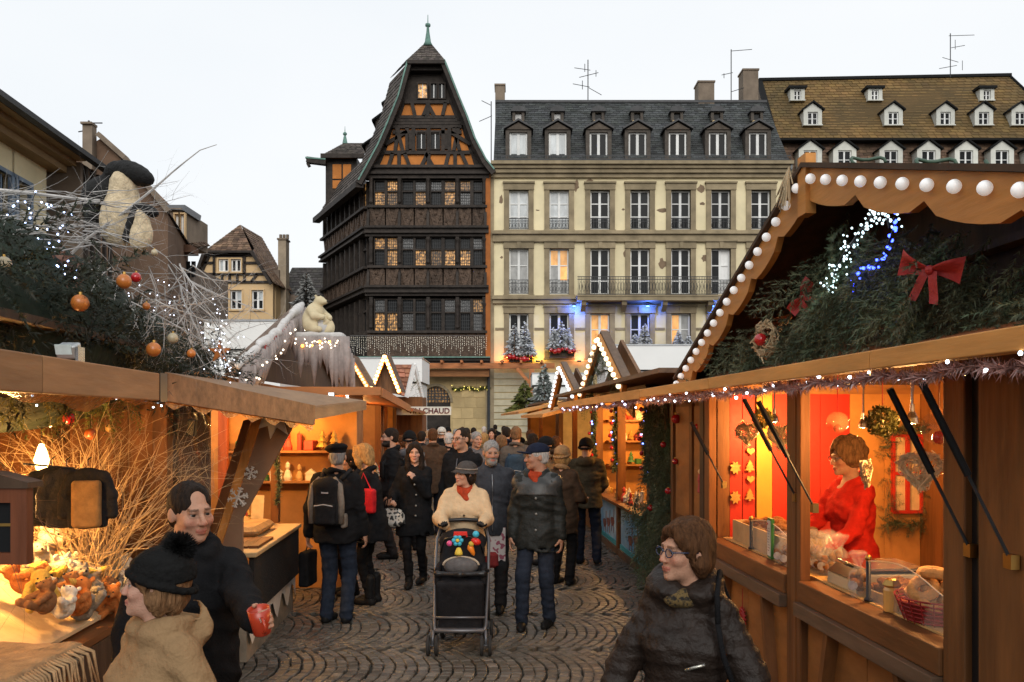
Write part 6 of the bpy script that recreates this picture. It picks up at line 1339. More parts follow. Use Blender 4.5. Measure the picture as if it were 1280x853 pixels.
# folded shawls on the counter
M_sh = [M_cloth('shawl_'+str(i), c) for i, c in enumerate(((.38,.22,.10),(.45,.28,.14),(.26,.16,.08),(.50,.20,.06),(.20,.17,.14),(.33,.28,.20)))]
for k in range(7):
    S = SDF(.012); w_, d_ = .42, .55; S.box((0,0,0), (w_,d_,.045), .02, k=.02); S.disp = lambda P, k=k: .008*wob(P, 22, 5, k)+.004*wob(P, 60, 4, k)
    z = .84+.043*k; M = Matrix.Translation(W(-1.68, 3.25, z)) @ Matrix.Rotation(TH+rad(8*math.sin(k*2)), 4, 'Z')
    o = sdf_obj('folded_shawl', S, M_sh[k % 6], None, M); tag(o, ('brown folded shawl at the bottom of the pile','fawn folded shawl second from the bottom of the pile','dark tan folded shawl third in the pile','rusty orange folded shawl in the middle of the pile','grey folded shawl above the rusty one','pale folded shawl just under the fringed one','fringed tan shawl on top of the pile')[k], 'shawl', 'shawls piled on the toy stall counter')
    if k == 6:
        f = MB()
        for j in range(26): a = M @ Vector((.2, -.25+.02*j, .01)); f.tube([a, a+Vector((.05,U(-.02,.02),-.02)), a+Vector((.075,U(-.03,.03),-.14-U(0,.05)))], [.007,.006,.004], 5)
        f.obj('fringe', M_sh[1], o, True)
MB(STREET).rbox((-1.62, 3.25, .815), (.7,1.0,.03), .01).obj('shawl_board', mat('pinkish_board', (.40,.24,.17), .7), L1)
for q, z in (((-1.35,2.85),0),((-1.35,3.7),0)): MB(STREET).box(q[0]-.03, q[0]+.03, q[1]-.03, q[1]+.03, 0, .8).obj('trestle_leg', M_darkw, L1)
t = thing('display_cabinet', 'small dark wooden cabinet with a glazed door at the counter end', 'cabinet', W(-1.9, 3.1, 1.2)); Yc = 3.05
def cp(px, py): return at(px, py, Yc)
a, b = cp(-40,610), cp(37,705); MB().box(a.x, b.x-.03, Yc+.02, Yc+.08, b.z, a.z).obj('box', M_darkw, t)
for (x0_, x1_, z0_, z1_) in ((a.x,a.x+.05,b.z,a.z),(b.x-.055,b.x,b.z,a.z),(a.x+.05,b.x-.055,a.z-.05,a.z),(a.x+.05,b.x-.055,b.z,b.z+.04)): MB().box(x0_, x1_, Yc-.02, Yc+.02, z0_, z1_).obj('door_frame', wood('cabinet_frame', (.16,.05,.02), 'z'), t)
MB().box(a.x+.05, b.x-.055, Yc+.005, Yc+.012, b.z+.04, a.z-.05).obj('glass', M_dgl, t); MB().prism([(a.x-.02,Yc-.03,a.z),(b.x+.01,Yc-.03,a.z),(b.x+.01,Yc-.03,a.z+.02),(cp(2,600).x,Yc-.03,cp(2,592).z),(a.x-.02,Yc-.03,a.z+.07)], (0,.1,0)).obj('cornice', M_darkw, t); MB().box(a.x+.1, b.x-.06, Yc+.0, Yc+.004, b.z+.13, b.z+.14).obj('shelf_edge', M_brass, t)
MB(STREET).box(-2.15, -2.0, 2.95, 3.05, .82, 1.45).obj('cabinet_stand', M_darkw, L1)
# clamp floodlight on the fascia
c = Vector(ap_(86,447,AX-.02)); t = thing('floodlight', 'silver clamp floodlight standing on the bleached flap edge', 'floodlight', c); MB().cbox(c+Vector((0,0,.03)), (.085,.07,.06), rotm_ if False else Matrix.Rotation(rad(20),3,'X')).obj('housing', mat('silver_plastic', (.5,.52,.52), .3, metal=.6), t, bevel=.008); MB().cbox(c+Vector((-.005,-.038,.032)), (.07,.005,.045), Matrix.Rotation(rad(20),3,'X')).obj('lens', mat('pale_lens', (.6,.72,.72), .1), t); MB().cbox(c+Vector((.05,0,.01)), (.012,.06,.07)).obj('bracket', M_steel, t)
# ---- roof heap: fir mass, silver twigs, ornaments, two plush animals
it = []
for k in range(520):
    y_ = rg.uniform(3.1, 7.2); x_ = rg.uniform(-3.4, -1.85); top = 3.05-.16*(y_-3.4)-.25*abs(x_+2.6); z_ = rg.uniform(2.35, max(2.5, top)); it.append((tuple(W(x_, y_, z_)), (rg.normal()*.6+.25, rg.normal()*.6-.2, rg.normal()*.4-.15), rg.uniform(-1,1), rg.uniform(.7,1.25)))
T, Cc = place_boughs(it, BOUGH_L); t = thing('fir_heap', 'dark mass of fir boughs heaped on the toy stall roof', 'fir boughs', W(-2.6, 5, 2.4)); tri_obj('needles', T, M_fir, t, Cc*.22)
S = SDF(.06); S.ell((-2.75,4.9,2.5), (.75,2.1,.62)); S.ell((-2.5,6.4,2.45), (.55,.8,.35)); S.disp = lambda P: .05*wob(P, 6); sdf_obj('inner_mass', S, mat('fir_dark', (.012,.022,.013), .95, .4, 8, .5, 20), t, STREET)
m = MB(); t = thing('silver_branches', 'tangle of bare silver branches sprawling over the toy stall roof', 'branches', W(-2.4, 4.5, 2.6))
for k in range(64): 
    p = at(rg.uniform(-60,130), rg.uniform(240,312), rg.uniform(4.2,5.2)); twig(m, tuple(p), (rg.uniform(.5,1.2)*(1 if rg.uniform() < .75 else -1), rg.normal()*.3, rg.normal()*.14-.02), rg.uniform(.3,.6), rg.uniform(.0022,.0045), 1 if k % 3 else 2, rg, .3)
for k in range(58):
    p = at(rg.uniform(110,255), rg.uniform(325,385), rg.uniform(5.0,5.9)); twig(m, tuple(p), (rg.uniform(-.5,1.1), rg.normal()*.4, rg.uniform(-.9,.05)), rg.uniform(.3,.6), rg.uniform(.003,.006), 2, rg, .6)
for k in range(46):
    p = at(rg.uniform(190,290), rg.uniform(385,450), rg.uniform(5.4,6.2)); twig(m, tuple(p), (rg.normal()*.8, rg.normal()*.4, rg.normal()*.6), rg.uniform(.25,.5), .003, 2, rg, .7)
m.tube([at(x, y, 5.0) for x, y in ((60,345),(110,298),(160,262),(190,238),(215,216),(232,202),(250,188),(271,181))], [.011,.009,.008,.007,.005,.004,.003,.002], 5)
m.tube([at(x, y, 5.0) for x, y in ((-10,237),(40,242),(90,248),(125,251))], [.011,.01,.009,.006], 5)
m.obj('twigs', M_twig_g, t)
def led_string(lab, pts, n, m_, r, spread=.02, name='light_string'):
    t = thing(name, lab, 'light string', pts[0]); MB().tube(pts, .0025, 4).obj('wire', M_black, t); rg2 = np.random.default_rng(n)
    for k in range(n):
        u = (k+.5)/n*(len(pts)-1); i = int(u); p = Vector(pts[i]).lerp(Vector(pts[min(i+1,len(pts)-1)]), u-i); ball(tuple(p+Vector(rg2.normal(size=3)*spread)), r, m_, t, 'led', 6)
M_ledbw = emit('led_bluewhite', (.45,.6,1), 7)
led_string('bluish white lights trailing down the silver branches', [at(x, y, 4.6) for x, y in ((2,275),(20,262),(40,262),(42,285),(55,300),(68,320),(82,335),(95,333),(97,348))], 24, M_ledbw, .0055)
led_string('bluish white lights arching below the perched plush animal', [at(x, y, 4.6) for x, y in ((28,280),(45,240),(62,262),(88,270),(80,290),(62,302))], 14, M_ledbw, .0055)
led_string('cold lights dotted through the outer fir and twigs', [at(x, y, 5.6) for x, y in ((125,384),(160,378),(185,362),(215,375),(240,390),(262,395),(275,415),(268,430),(285,450),(280,460))], 60, emit('led_cw2', (.75,.82,1), 3), .0042, .07)
led_string('cold lights in a tight bunch beside the orange star', [at(x, y, 5.6) for x, y in ((272,412),(276,430),(280,455),(284,462))], 26, emit('led_cw2', (.75,.82,1), 3), .0042, .02)
M_obaub = mat('orange_bauble', (.50,.16,.03), .3, .3, 12, 0, spec=.6); M_pbaub = mat('pearl_bauble', (.45,.38,.25), .3, .2, 12, 0, spec=.6)
for (px, py, r, Y, mm, lab) in ((5,330,.036,4.4,M_pbaub,'pearl bauble at the end of the silver branches'),(155,352,.043,5.2,M_obaub,'orange bauble below the perched plush animal'),(170,347,.03,5.35,M_redgl,'dark red bauble half behind an orange one'),(100,379,.048,5.0,M_obaub,'large orange bauble in the dark fir'),(183,383,.024,5.6,M_obaub,'small orange bauble in the outer fir'),(192,437,.045,5.6,M_obaub,'copper orange bauble low over the flap'),(216,423,.034,5.7,M_pbaub,'pearl bauble beside the copper one'),(239,442,.028,5.8,M_obaub,'oval amber bauble next to the orange star'),(193,316,.02,5.4,M_pbaub,'little pearl bauble beside the small plush animal')):
    Y *= .85; r *= .87; c = at(px, py, Y); t = thing('bauble', lab, 'bauble', c); ball(c, r, mm, t, 'globe', 16); MB().lathe([(r*.25,0),(r*.25,r*.35)], c+Vector((0,0,r*.92)), 8).obj('cap', M_brass, t)
c = at(274,440,5.8); tag(MB().prism([(c.x+(.075 if k % 2 == 0 else .03)*math.sin(math.pi*k/5), c.y, c.z+(.075 if k % 2 == 0 else .03)*math.cos(math.pi*k/5)) for k in range(10)], (0,.03,0)).obj('star_ornament', M_obaub), 'orange five-pointed star in the outer fir', 'star')
def perched(c, s, lab, big):
    t = thing('plush_animal', lab, 'plush animal', tuple(c)); S = SDF(.012); S.ell((0,0,.16), (.13,.12,.19), rotm(0,8,0), k=.05); S.ell((.02,-.02,.36), (.08,.085,.11), k=.06)
    S.disp = lambda P: .005*wob(P, 90); M = Matrix.Translation(c) @ Matrix.Scale(s, 4); sdf_obj('body', S, M_pl['cream'], t, M)
    S = SDF(.012); S.ell((.09,-.01,.44), (.12,.10,.065), rotm(0,25,0), k=.04); S.ell((-.02,.02,.46), (.09,.09,.06), k=.04)
    if big: S.ell((-.15,.02,.33), (.12,.08,.09), rotm(0,-35,0), k=.05); S.ell((-.2,.03,.22), (.05,.06,.1), k=.04)
    else: S.cone((-.06,-.06,.4), (-.14,-.05,.12), .045, .05, .04)
    S.disp = lambda P: .007*wob(P, 110); sdf_obj('black_fur', S, M_pl['black'], t, M)
perched(np.array(at(152,305,5.1)), .92, 'big cream plush animal with a black furry cap perched in the branches', True); perched(np.array(at(176,312,5.0)), .50, 'small cream plush animal with a black cap in front of the big one', False)
t = thing('pine_cones', 'cluster of dusty pink dried flowers in the dark fir', 'dried flowers', at(70,350,4.6)); rg2 = np.random.default_rng(2); n = 2600; cs = np.array([at(rg2.uniform(10,85), rg2.uniform(320,365), 4.7) for _ in range(26)]); p = cs[rg2.integers(26, size=n)]+rg2.normal(size=(n,3))*.04
tri_obj('petals', np.stack([p, p+rg2.normal(size=(n,3))*.014, p+rg2.normal(size=(n,3))*.014], 1), mat('dusty_pink', (.16,.085,.06), .9, attr='Col'), t, np.ones((n,3))*rg2.uniform(.5,1.3,(n,1)))

# ---- L2: wing board with snowflakes, counter, flap
L2 = thing('market_stall', 'wooden toy stall with a slanted wing board and low tilted flap', 'market stall', W(-2.2, 8.5, 0)); Yw = 7.2
M_brn = mat('brown_board', (.23,.135,.08), .75, .15, 3, .1, 30)
MB().prism([at(x, y, Yw) for x, y in ((327,515),(374,519),(303,648),(303,853),(262,853),(262,690))], (0,.035,0)).obj('wing_board', M_brn, L2)
MB().prism([at(x, y, Yw-.03) for x, y in ((316,523),(328,520),(272,695),(262,690))], (0,.1,0)).obj('wing_edge', wood('lit_edge_wood', (.62,.26,.06), 'z'), L2)  # wood colour brightened to stand in for stall light on this edge
MB().prism([at(x, y, Yw-.06) for x, y in ((304,526),(314,523),(260,700),(252,690))], (0,.04,0)).obj('wing_batten', M_honey_z, L2)
M_wfelt = mat('white_felt', (.62,.58,.52), .9, .1, 10, .1, 60)
def flake(px, py, r, lab, star=False):
    c = at(px, py, Yw-.025); m = MB()
    if star: m.prism([(c.x+(r if k % 2 == 0 else r*.5)*math.sin(math.pi*k/8+.15), c.y, c.z+(r if k % 2 == 0 else r*.5)*math.cos(math.pi*k/8+.15)) for k in range(16)], (0,.02,0))
    else:
        for k in range(6):
            a = math.pi*k/3+.2; d = Vector((math.cos(a),0,math.sin(a))); n_ = Vector((-d.z,0,d.x)); m.beam(c, c+d*r, .02, r*.16, (0,1,0)) if False else m.tube([c, c+d*r], r*.11, 5)
            for f in (.5,.78):
                for s_ in (-1,1): q = c+d*r*f; m.tube([q, q+(d*.6+n_*s_*.8)*r*.3], r*.085, 5)
    tag(m.obj('snowflake', M_wfelt), lab, 'snowflake' if not star else 'star')
flake(342,520,.19,'large white many-pointed star on the brown wing board',True); flake(313.5,591.5,.055,'small white snowflake midway down the wing board'); flake(297,622,.085,'larger white snowflake on the lower wing board')
A_, B_, C_, D_ = at(206,478,5.1), at(391,517,7.25), at(456,507,10.6), at(300,486,10.6)
up = Vector((0,0,.06))
def slab(P, e, name, m_, par): MB().prism(P, e).obj(name, m_, par)
slab([A_, B_, C_, D_], up, 'flap', wood('flap_top', (.30,.18,.095), 'y', var=.2), L2)
MB().beam(A_+Vector((0,0,-.03)), B_+Vector((0,0,-.015)), .04, .16).obj('flap_fascia', wood('bleached_fascia2', (.32,.17,.08), 'x'), L2); MB().beam(B_+Vector((0,0,.0)), C_+Vector((0,0,.0)), .04, .10).obj('flap_fascia', wood('bleached_fascia3', (.36,.22,.11), 'y'), L2)
P = [[A_.lerp(B_, i/24)+Vector((0,.01,-.09-j*(.02+.012*math.sin(i*1.7)))) for j in range(3)] for i in range(25)]; m = MB(); m.grid(P); m.obj('film_skirt', MATS['amber_film'], L2, True)
MB(STREET).box(-2.45, -1.65, 7.25, 9.3, .86, .90).obj('counter_top', mat('pale_top', (.52,.36,.18), .6), L2, bevel=.01)
MB(STREET).box(-1.72, -1.68, 7.3, 9.3, .38, .86).obj('dark_cloth', M_cloth('black_cloth', (.012,.011,.01)), L2); MB(STREET).box(-1.80, -1.74, 7.3, 9.3, .0, .42).obj('front_panel', mat('pale_front', (.24,.20,.15), .8, .3), L2)
m = MB(STREET); P = [[(-1.715, 7.3+2*i/20, .42-.10*j-.05*j*math.sin(i*1.3)) for j in range(3)] for i in range(21)]; m.grid(P); m.obj('cotton_trim', M_wfelt, L2, True)
MB(STREET).box(-3.3, -3.26, 6.2, 11, 0, 2.4).obj('back_wall', M_orange_w, L2); MB(STREET).box(-2.7, -1.22, 10.5, 10.55, 0, 2.15).obj('end_wall', M_orange_w, L2); MB(STREET).box(-3.3, -2.7, 10.5, 10.55, 0, 2.3).obj('end_wall', M_orange_w, L2)
MB(STREET).box(-3.3, -1.95, 6.2, 6.24, 0, 2.3).obj('near_wall', M_darkw, L2)
for y_ in (9.35,): MB(STREET).box(-1.98, -1.9, y_, y_+.1, .9, 2.2).obj('post', M_honey_z, L2)
MB(STREET).box(-2.75, -2.65, 10.2, 10.3, 0, 2.2).obj('post', wood('red_post', (.30,.07,.02), 'z'), L2)
for z in (1.25,1.6): MB(STREET).box(-2.7, -1.3, 10.25, 10.5, z, z+.025).obj('shelf', M_honey_x, L2)
for z in (1.1,1.45,1.8): MB(STREET).box(-3.26, -3.0, 7, 10.4, z, z+.025).obj('shelf', M_honey_y, L2)
goods([(-3.12, 7.2+3.1*(k+.5)/12, z+.025) for z in (1.1,1.45,1.8) for k in range(12)], 'on the wooden toy stall shelves'); goods([(-2.6+1.2*(k+.5)/9, 10.37, z+.025) for z in (1.25,1.6) for k in range(9)], 'on the orange end wall shelves'); goods([(-2.35+.3*rg.uniform(), 8.5+.7*(k+.5)/8, .9) for k in range(8)], 'on the wooden toy stall counter')
lamp('stall_light', W(-2.3, 8.6, 1.95), 90, (1,.52,.15), .05, L2); lamp('stall_light', W(-1.9, 9.9, 1.95), 45, (1,.52,.15), .05, L2); MB(STREET).box(-3.3, -1.98, 7.1, 7.14, 0, 2.3).obj('partition', wood('brown_partition', (.10,.05,.025), 'x'), L2)
tag(MB(STREET).rbox((-2.0,8.5,.95), (.32,.75,.1), .04).obj('wrapped_bundle', mat('wrapped_paper', (.42,.27,.12), .5, .3, 8, .4, 20)), 'long wrapped bundle lying on the toy stall counter', 'bundle')
for k in range(3): tag(MB(STREET).box(-1.95+.09*k, -1.87+.09*k, 7.5, 8.1, .9, .915+.004*k).obj('wooden_slat', M_honey_y), ('pale wooden slat at the counter edge','pale wooden slat between two others on the counter','pale wooden slat furthest inside the counter')[k], 'slat', 'slats on the toy stall counter')
t = thing('picture_board', 'small framed boards standing on the toy stall counter', 'boards', W(-2.15, 8.95, .9))
for k in range(3): MB(STREET).cbox((-2.3+.13*k, 8.95+.03*k, 1.06), (.12,.02,.32), Matrix.Rotation(rad(-12),3,'X') @ Matrix.Rotation(rad(20),3,'Z')).obj('board', (M_honey_z, M_brn, M_wick)[k], t)
for (px, py, w_, h_, lab) in ((412,542,40,26,'brightly painted toy plaque above the beret'),(396,565,34,24,'colourful round-topped toy plaque on the orange wall'),(393,585,26,10,'small turquoise toy plaque on the orange wall')):
    q = 10.46; c = at(px, py, q); t = thing('toy_plaque', lab, 'plaque', c); w2, h2 = w_/FPX*q/2, h_/FPX*q/2; MB().box(c.x-w2, c.x+w2, c.y-.02, c.y, c.z-h2, c.z+h2).obj('board', M_wick, t)
    for k in range(8): ball((c.x+U(-.8,.8)*w2, c.y-.03, c.z+U(-.7,.7)*h2), .03, (GM[0], GM[3], mat('toy_blue', (.05,.30,.35), .5), mat('toy_yellow', (.6,.45,.06), .5))[k % 4], t, 'painted_knob', 8)
P = [W(-1.9+.02*math.sin(k), 9.3, 2.1-.1*k) for k in range(11)]; tinsel('post_garland', P, .06, 1200, 'thin dark green garland hanging down the toy stall post', 'garland', M_fir, w=.01)
# clear plastic sheet between the toy stalls, hanging speaker
m = MB(STREET); P = [[(-1.97+.015*math.sin(i*1.1+j*.7)+.01*math.sin(j*2.3), 6.14+1.0*i/14, .9+1.25*j/14) for j in range(15)] for i in range(15)]; m.grid(P); tag(m.obj('plastic_sheet', glassmat('sheet_plastic', (.8,.7,.6), .12, .22), None, True), 'wrinkled clear plastic sheet closing the gap beside the lit post', 'plastic sheet')
t = thing('plastic_wrapped_goods', 'dim heap of wrapped goods behind the plastic sheet', 'goods', W(-2.4,6.9,.9)); 
for k in range(10): MB(STREET).sph((-2.25-U(0,.4), 6.4+U(0,.9), 1.0+U(0,.45)), (U(.06,.13),U(.06,.12),U(.04,.09)), 9, 6).obj('bundle', (M_pl['cream'],M_wick,M_orange_w)[k % 3], t, True)
c = at(240,535,6.0); t = thing('loudspeaker', 'small black loudspeaker hung under the flap', 'speaker', c); MB().cbox(c, (.055,.05,.11), Matrix.Rotation(rad(6),3,'Y')).obj('box', M_black, t, bevel=.005); MB().tube([c+Vector((0,0,.055)), c+Vector((0,0,.14))], .004, 4).obj('wire', M_black, t)
# ---- L3: polar bear stall
L3 = thing('market_stall', 'stall with a snowy gable hung with fabric icicles', 'market stall', W(-2.8, 14.5, 0)); GX3 = -2.6; ap3, nf3, ff3 = (14.6,3.75), (10.4,2.5), (19.5,2.6)
for q in (nf3, ff3):
    MB(STREET).prism([(GX3,ap3[0],ap3[1]),(GX3,q[0],q[1]),(GX3,q[0],q[1]+.1),(GX3,ap3[0],ap3[1]+.1)], (-.12,0,0)).obj('roof_slope', M_greywood, L3)
MB(STREET).prism([(GX3-.1,ap3[0],ap3[1]-.05),(GX3-.1,nf3[0],nf3[1]),(GX3-.1,ff3[0],ff3[1])], (-.05,0,0)).obj('gable_back', M_darkw, L3)
M_snow = mat('cotton_snow', (.52,.50,.48), .95, .15, 10, .4, 40); M_icic = mat('fabric_icicle', (.33,.28,.26), .9, .2, 8, .3, 40, rnd=.15)
S = SDF(.035); S.chain([(GX3+.02,ap3[0],ap3[1]+.12),(GX3+.02,12.5,3.2),(GX3+.02,nf3[0],nf3[1]+.12)], [.06,.06,.05]); S.disp = lambda P: .06*wob(P, 11); sdf_obj('snow_edge', S, M_snow, L3, STREET)
for k in range(30):
    t_ = k/30; y_ = ap3[0]+(nf3[0]-ap3[0])*t_; z_ = ap3[1]+(nf3[1]-ap3[1])*t_+.05; l = U(.25,.5); m = MB(STREET); m.tube([(GX3+.05,y_,z_),(GX3+.07,y_-.06,z_-l*.5),(GX3+.06,y_-.12,z_-l)], [.055,.06,.006], 6); m.obj('icicle', M_icic, L3, True)
led_string('small lights along the snowy gable edge', [W(GX3+.12, ap3[0]+(nf3[0]-ap3[0])*k/8, ap3[1]+(nf3[1]-ap3[1])*k/8-.1) for k in range(9)], 26, emit('led_ww', (1,.85,.65), 3.5), .014, .05)
MB(STREET).prism([(GX3+.06,y_,z_) for y_, z_ in ((14.2,3.45),(11.6,2.75),(11.6,2.95),(14.2,3.65))], (.02,0,0)).obj('red_banner', M_bow, L3)
Yl = 13.6                                                   # ledge carrying the bears
S = SDF(.03); S.box(at(400,421,Yl), (.78,.5,.1), .04); S.disp = lambda P: .03*wob(P, 16); sdf_obj('snow_ledge', S, M_snow, L3)
for k in range(17):
    px = 369+3.9*k; l = (U(28,50) if k < 12 else U(48,68))*(1.25 if k in (2,6,13) else 1); a = at(px, 421, Yl-.26); m = MB(); e = at(px+U(-3,3), 421+l, Yl-.24); m.tube([a, a.lerp(e,.5), e], [.075,.065,.004], 6); m.obj('icicle', M_icic, L3, True)
for k in range(5): px = 432+1.5*k; a = at(428+2.5*k, 424+6*k, Yl+.4*k); m = MB(); m.tube([a, at(430+2.5*k, 450+9*k, Yl+.4*k), at(431+3*k, 468+8*k, Yl+.4*k)], [.08,.06,.004], 6); m.obj('icicle', M_icic, L3, True)
led_string('orange lights along the bears snowy ledge', [at(x, y, Yl-.32) for x, y in ((373,432),(388,433),(400,428),(413,426),(425,432))], 5, M_ledo, .022, .01); led_string('white loops of lights on the bears snowy ledge', [at(x, y, Yl-.33) for x, y in ((380,424),(386,434),(394,425),(402,436),(408,424),(416,436),(424,425))], 20, emit('led_ww', (1,.85,.65), 3.5), .012, .01)
M_bear = mat('polar_bear_resin', (.62,.52,.33), .7, .12, 6, .15, 40)
def bear(lab, c, s, yaw, small):
    S = SDF(.012); S.ell((0,.0,.26), (.19,.2,.27), rotm(12,0,0), k=.08); S.ell((0,-.07,.42), (.15,.15,.16), k=.08); S.ell((0,-.17,.60), (.095,.115,.09), k=.06); S.ell((0,-.28,.575), (.05,.07,.045), k=.04)
    for q in (-1,1):
        S.ell((q*.07,-.13,.685), (.03,.018,.03), k=.02); S.chain([(q*.14,-.08,.42),(q*.19,-.2,.30),(q*.10,-.32,.28)], [.085,.07,.05], .05); S.ell((q*.15,-.07,.14), (.105,.16,.13), k=.06); S.cone((q*.16,-.15,.06), (q*.17,-.3,.05), .065, .055, .04)
    M = Matrix.Translation(c) @ Matrix.Rotation(rad(yaw), 4, 'Z') @ Matrix.Scale(s, 4); o = sdf_obj('polar_bear_figure', S, M_bear, None, M); tag(o, lab, 'bear figure')
    for q in (-1,1): ball(tuple(M @ Vector((q*.035,-.262,.615))), .011*s, M_black, o, 'eye', 7)
    ball(tuple(M @ Vector((0,-.35,.585))), .018*s, M_black, o, 'nose', 8)
bear('large cream polar bear figure sitting on the snowy ledge', at(391,417,Yl), .82, 62, False); bear('small polar bear cub figure facing the large one', at(411,418,Yl), .45, -75, True)
ball(at(401,410,Yl-.05), .12, M_snow, L3, 'snowball', 14)
def tier_tree(lab, base, h, r, mm, n=900, size=.12, tiers=6, rgen=rg):
    t = thing('christmas_tree', lab, 'christmas tree', tuple(base)); u = 1-np.sqrt(rgen.uniform(0,1,n)); a = rgen.uniform(0,6.28,n); saw = 1-(u*tiers) % 1; rr = r*(1-u)*(.45+.55*saw)*rgen.uniform(.55,1.08,n)
    P = np.stack([base[0]+rr*np.cos(a), base[1]+rr*np.sin(a), base[2]+h*(.06+.94*u)], 1); o = np.stack([np.cos(a), np.sin(a), rgen.uniform(-.6,.1,n)], 1)*size*(.5+.8*(1-u))[:,None]; sd_ = np.cross(o, rgen.normal(size=(n,3))); sd_ /= np.linalg.norm(sd_, axis=1)[:,None]+1e-9
    tri_obj('crown', np.stack([P-sd_*size*.3, P+sd_*size*.3, P+o], 1), mm, t, np.ones((n,3))*np.where(rgen.uniform(0,1,n) < .2, .3, rgen.uniform(.7,1.25,n))[:,None]); MB().tube([base, (base[0],base[1],base[2]+h*.95)], [.035*h,.005], 6).obj('trunk', M_twig_b, t)
tier_tree('frosted fir tree standing behind the polar bears', np.array(at(383,412,15.2)), 1.0, .30, mat('frost_grey', (.24,.24,.23), .9, .3, 8, 0, attr='Col'), 1600, .13, 5)
# L3 flap and front
for (a, b, z0_, z1_) in ((-3.5,-1.15,2.34,2.46),): MB(STREET).box(a, b, 12.9, 12.96, z0_, z1_).obj('flap_fascia', wood('rust_fascia', (.34,.13,.04), 'x', var=.2), L3)
MB(STREET).prism([(-1.15,12.97,2.40),(-3.5,12.97,2.40),(-3.5,17.5,2.42),(-1.0,17.5,2.2)], (0,0,.04)).obj('flap', wood('rust_flap', (.30,.09,.03), 'y', var=.2), L3); MB(STREET).beam((-1.15,12.97,2.38), (-1.0,17.5,2.2), .05, .13).obj('flap_fascia', MATS['rust_fascia'], L3)
for (x_, y_) in ((-1.62,13.1),(-1.5,13.1),(-1.6,17.3)): MB(STREET).box(x_-.06, x_+.06, y_, y_+.12, 0, 2.35).obj('post', M_honey_z, L3)
MB(STREET).box(-1.72, -1.5, 13.3, 17.3, .84, .9).obj('counter_top', M_honey_y, L3); MB(STREET).box(-1.7, -1.64, 13.2, 17.3, .0, .84).obj('front_panel', M_panel, L3); MB(STREET).box(-3.4, -3.34, 11, 17.5, 0, 2.6).obj('back_wall', M_orange_w, L3); MB(STREET).box(-3.4, -1.5, 17.45, 17.5, 0, 2.4).obj('end_wall', mat('brown_end', (.30,.16,.08), .7), L3)
lamp('stall_light', W(-2.3, 14.4, 2.1), 50, (1,.5,.15), .05, L3); lamp('stall_light', W(-1.9, 16.4, 2.1), 40, (1,.52,.16), .05, L3)
goods([(-1.62+.12*rg.uniform(), 13.4+3.8*(k+.5)/18, .9) for k in range(18)], 'on the polar bear stall counter', smin=1, smax=1.7)
P = [W(-1.72, 12.95, 2.3-.1*k) for k in range(9)]; tinsel('light_column', P, .09, 300, 'column of white lights hung beside the polar bear stall posts', 'light string', M_fir, leds=60, ledm=emit('led_ww', (1,.85,.65), 3.5), ledr=.02)
t = thing('floodlight', 'small square white floodlight on the rust-coloured flap', 'floodlight', W(-1.7,12.85,2.5)); c = at(414.5,495,12.7); MB().cbox(c, (.09,.06,.1)).obj('housing', M_steel, t); MB().cbox(c-Vector((0,.033,0)), (.075,.006,.085)).obj('lens', emit('flood_white', (.85,.95,1), 1.2), t)
# ---- L4..: lit A-frame gables, tiled roof, far stalls, sign
def a_frame(px, top, a, b, foot, Y, lab, blab, bm, r):
    g_ = thing('stall_gable', lab, 'stall gable', at((a+b)/2, foot, Y)); pk = at(px, top, Y); f = [at(a, foot, Y), at(b, foot, Y)]
    for q in f: MB().beam(pk, q, .06, .1, (0,0,1)).obj('rake_board', m_rk, g_); MB().prism([pk+Vector((0,.02,.05)), q+Vector((0,.02,.05)), q+Vector((0,1.2,.05)), pk+Vector((0,1.2,.05))], (0,0,.04)).obj('roof_board', M_greywood, g_)
    MB().prism([pk+Vector((0,.3,-.05)), f[0]+Vector((0,.3,0)), f[1]+Vector((0,.3,0))], (0,.03,0)).obj('gable_back', MATS['gable_brown'], g_)
    b_ = thing('bulb_string', blab, 'light string', at((a+b)/2, foot, Y-.1))
    for q in f:
        for k in range(10): ball(tuple(pk.lerp(q, (k+.3)/10)+Vector((0,-.06,0))), r, bm, b_, 'bulb', 8)
a_frame(437,447,414,460,485,20,'small dark A-frame gable between the snowy stall and the brighter gable','amber bulbs edging the darker A-frame gable',emit('bulb_amber', (1,.55,.2), 4),.035); a_frame(481,445,463,500,492,23,'brightly lit orange A-frame gable beside the tiled roof','bright yellow bulbs edging the orange A-frame gable',emit('bulb_amber2', (1,.58,.2), 9),.045)
lamp('gable_light', at(481,475,22.7), 12, (1,.5,.12), .05, None) if False else None
t = thing('tiled_hut', 'little hut roof of terracotta pantiles with a white-edged fir gable', 'hut', at(508,525,26)-Vector((0,0,HCAM))); Yh = 26.0
tiled([at(492,492,Yh-.2), at(510,497,Yh-.2), at(518,456,Yh+.5), at(487,456,Yh+.5)], 'pantile_slope', mat('terracotta', (.36,.15,.09), .8, .3, 8, .2, 30, attr='Col'), t, 7, .16, tone=(.6,1.4), lift=.05)
for q in (at(508,497,Yh-.25), at(528,497,Yh+.4)): MB().beam(at(518,455,Yh-.1), q, .07, .12).obj('white_edge', M_wframe, t)
it = [(tuple(at(518+rg.uniform(-.5,.5)*18*u, 458+38*u, Yh+.1)), (rg.normal(), -.3, rg.normal()-.5), 0, .35) for u in rg.uniform(.15,1,50)]; T, Cc = place_boughs(it, BOUGH_L); tri_obj('fir_gable', T, MATS['fir_yellowish'], t, Cc); MB().box(at(490,500,Yh).x, at(527,500,Yh).x, Yh+.2, Yh+1.5, 0, at(500,496,Yh).z).obj('hut_body', M_honey_z, t)
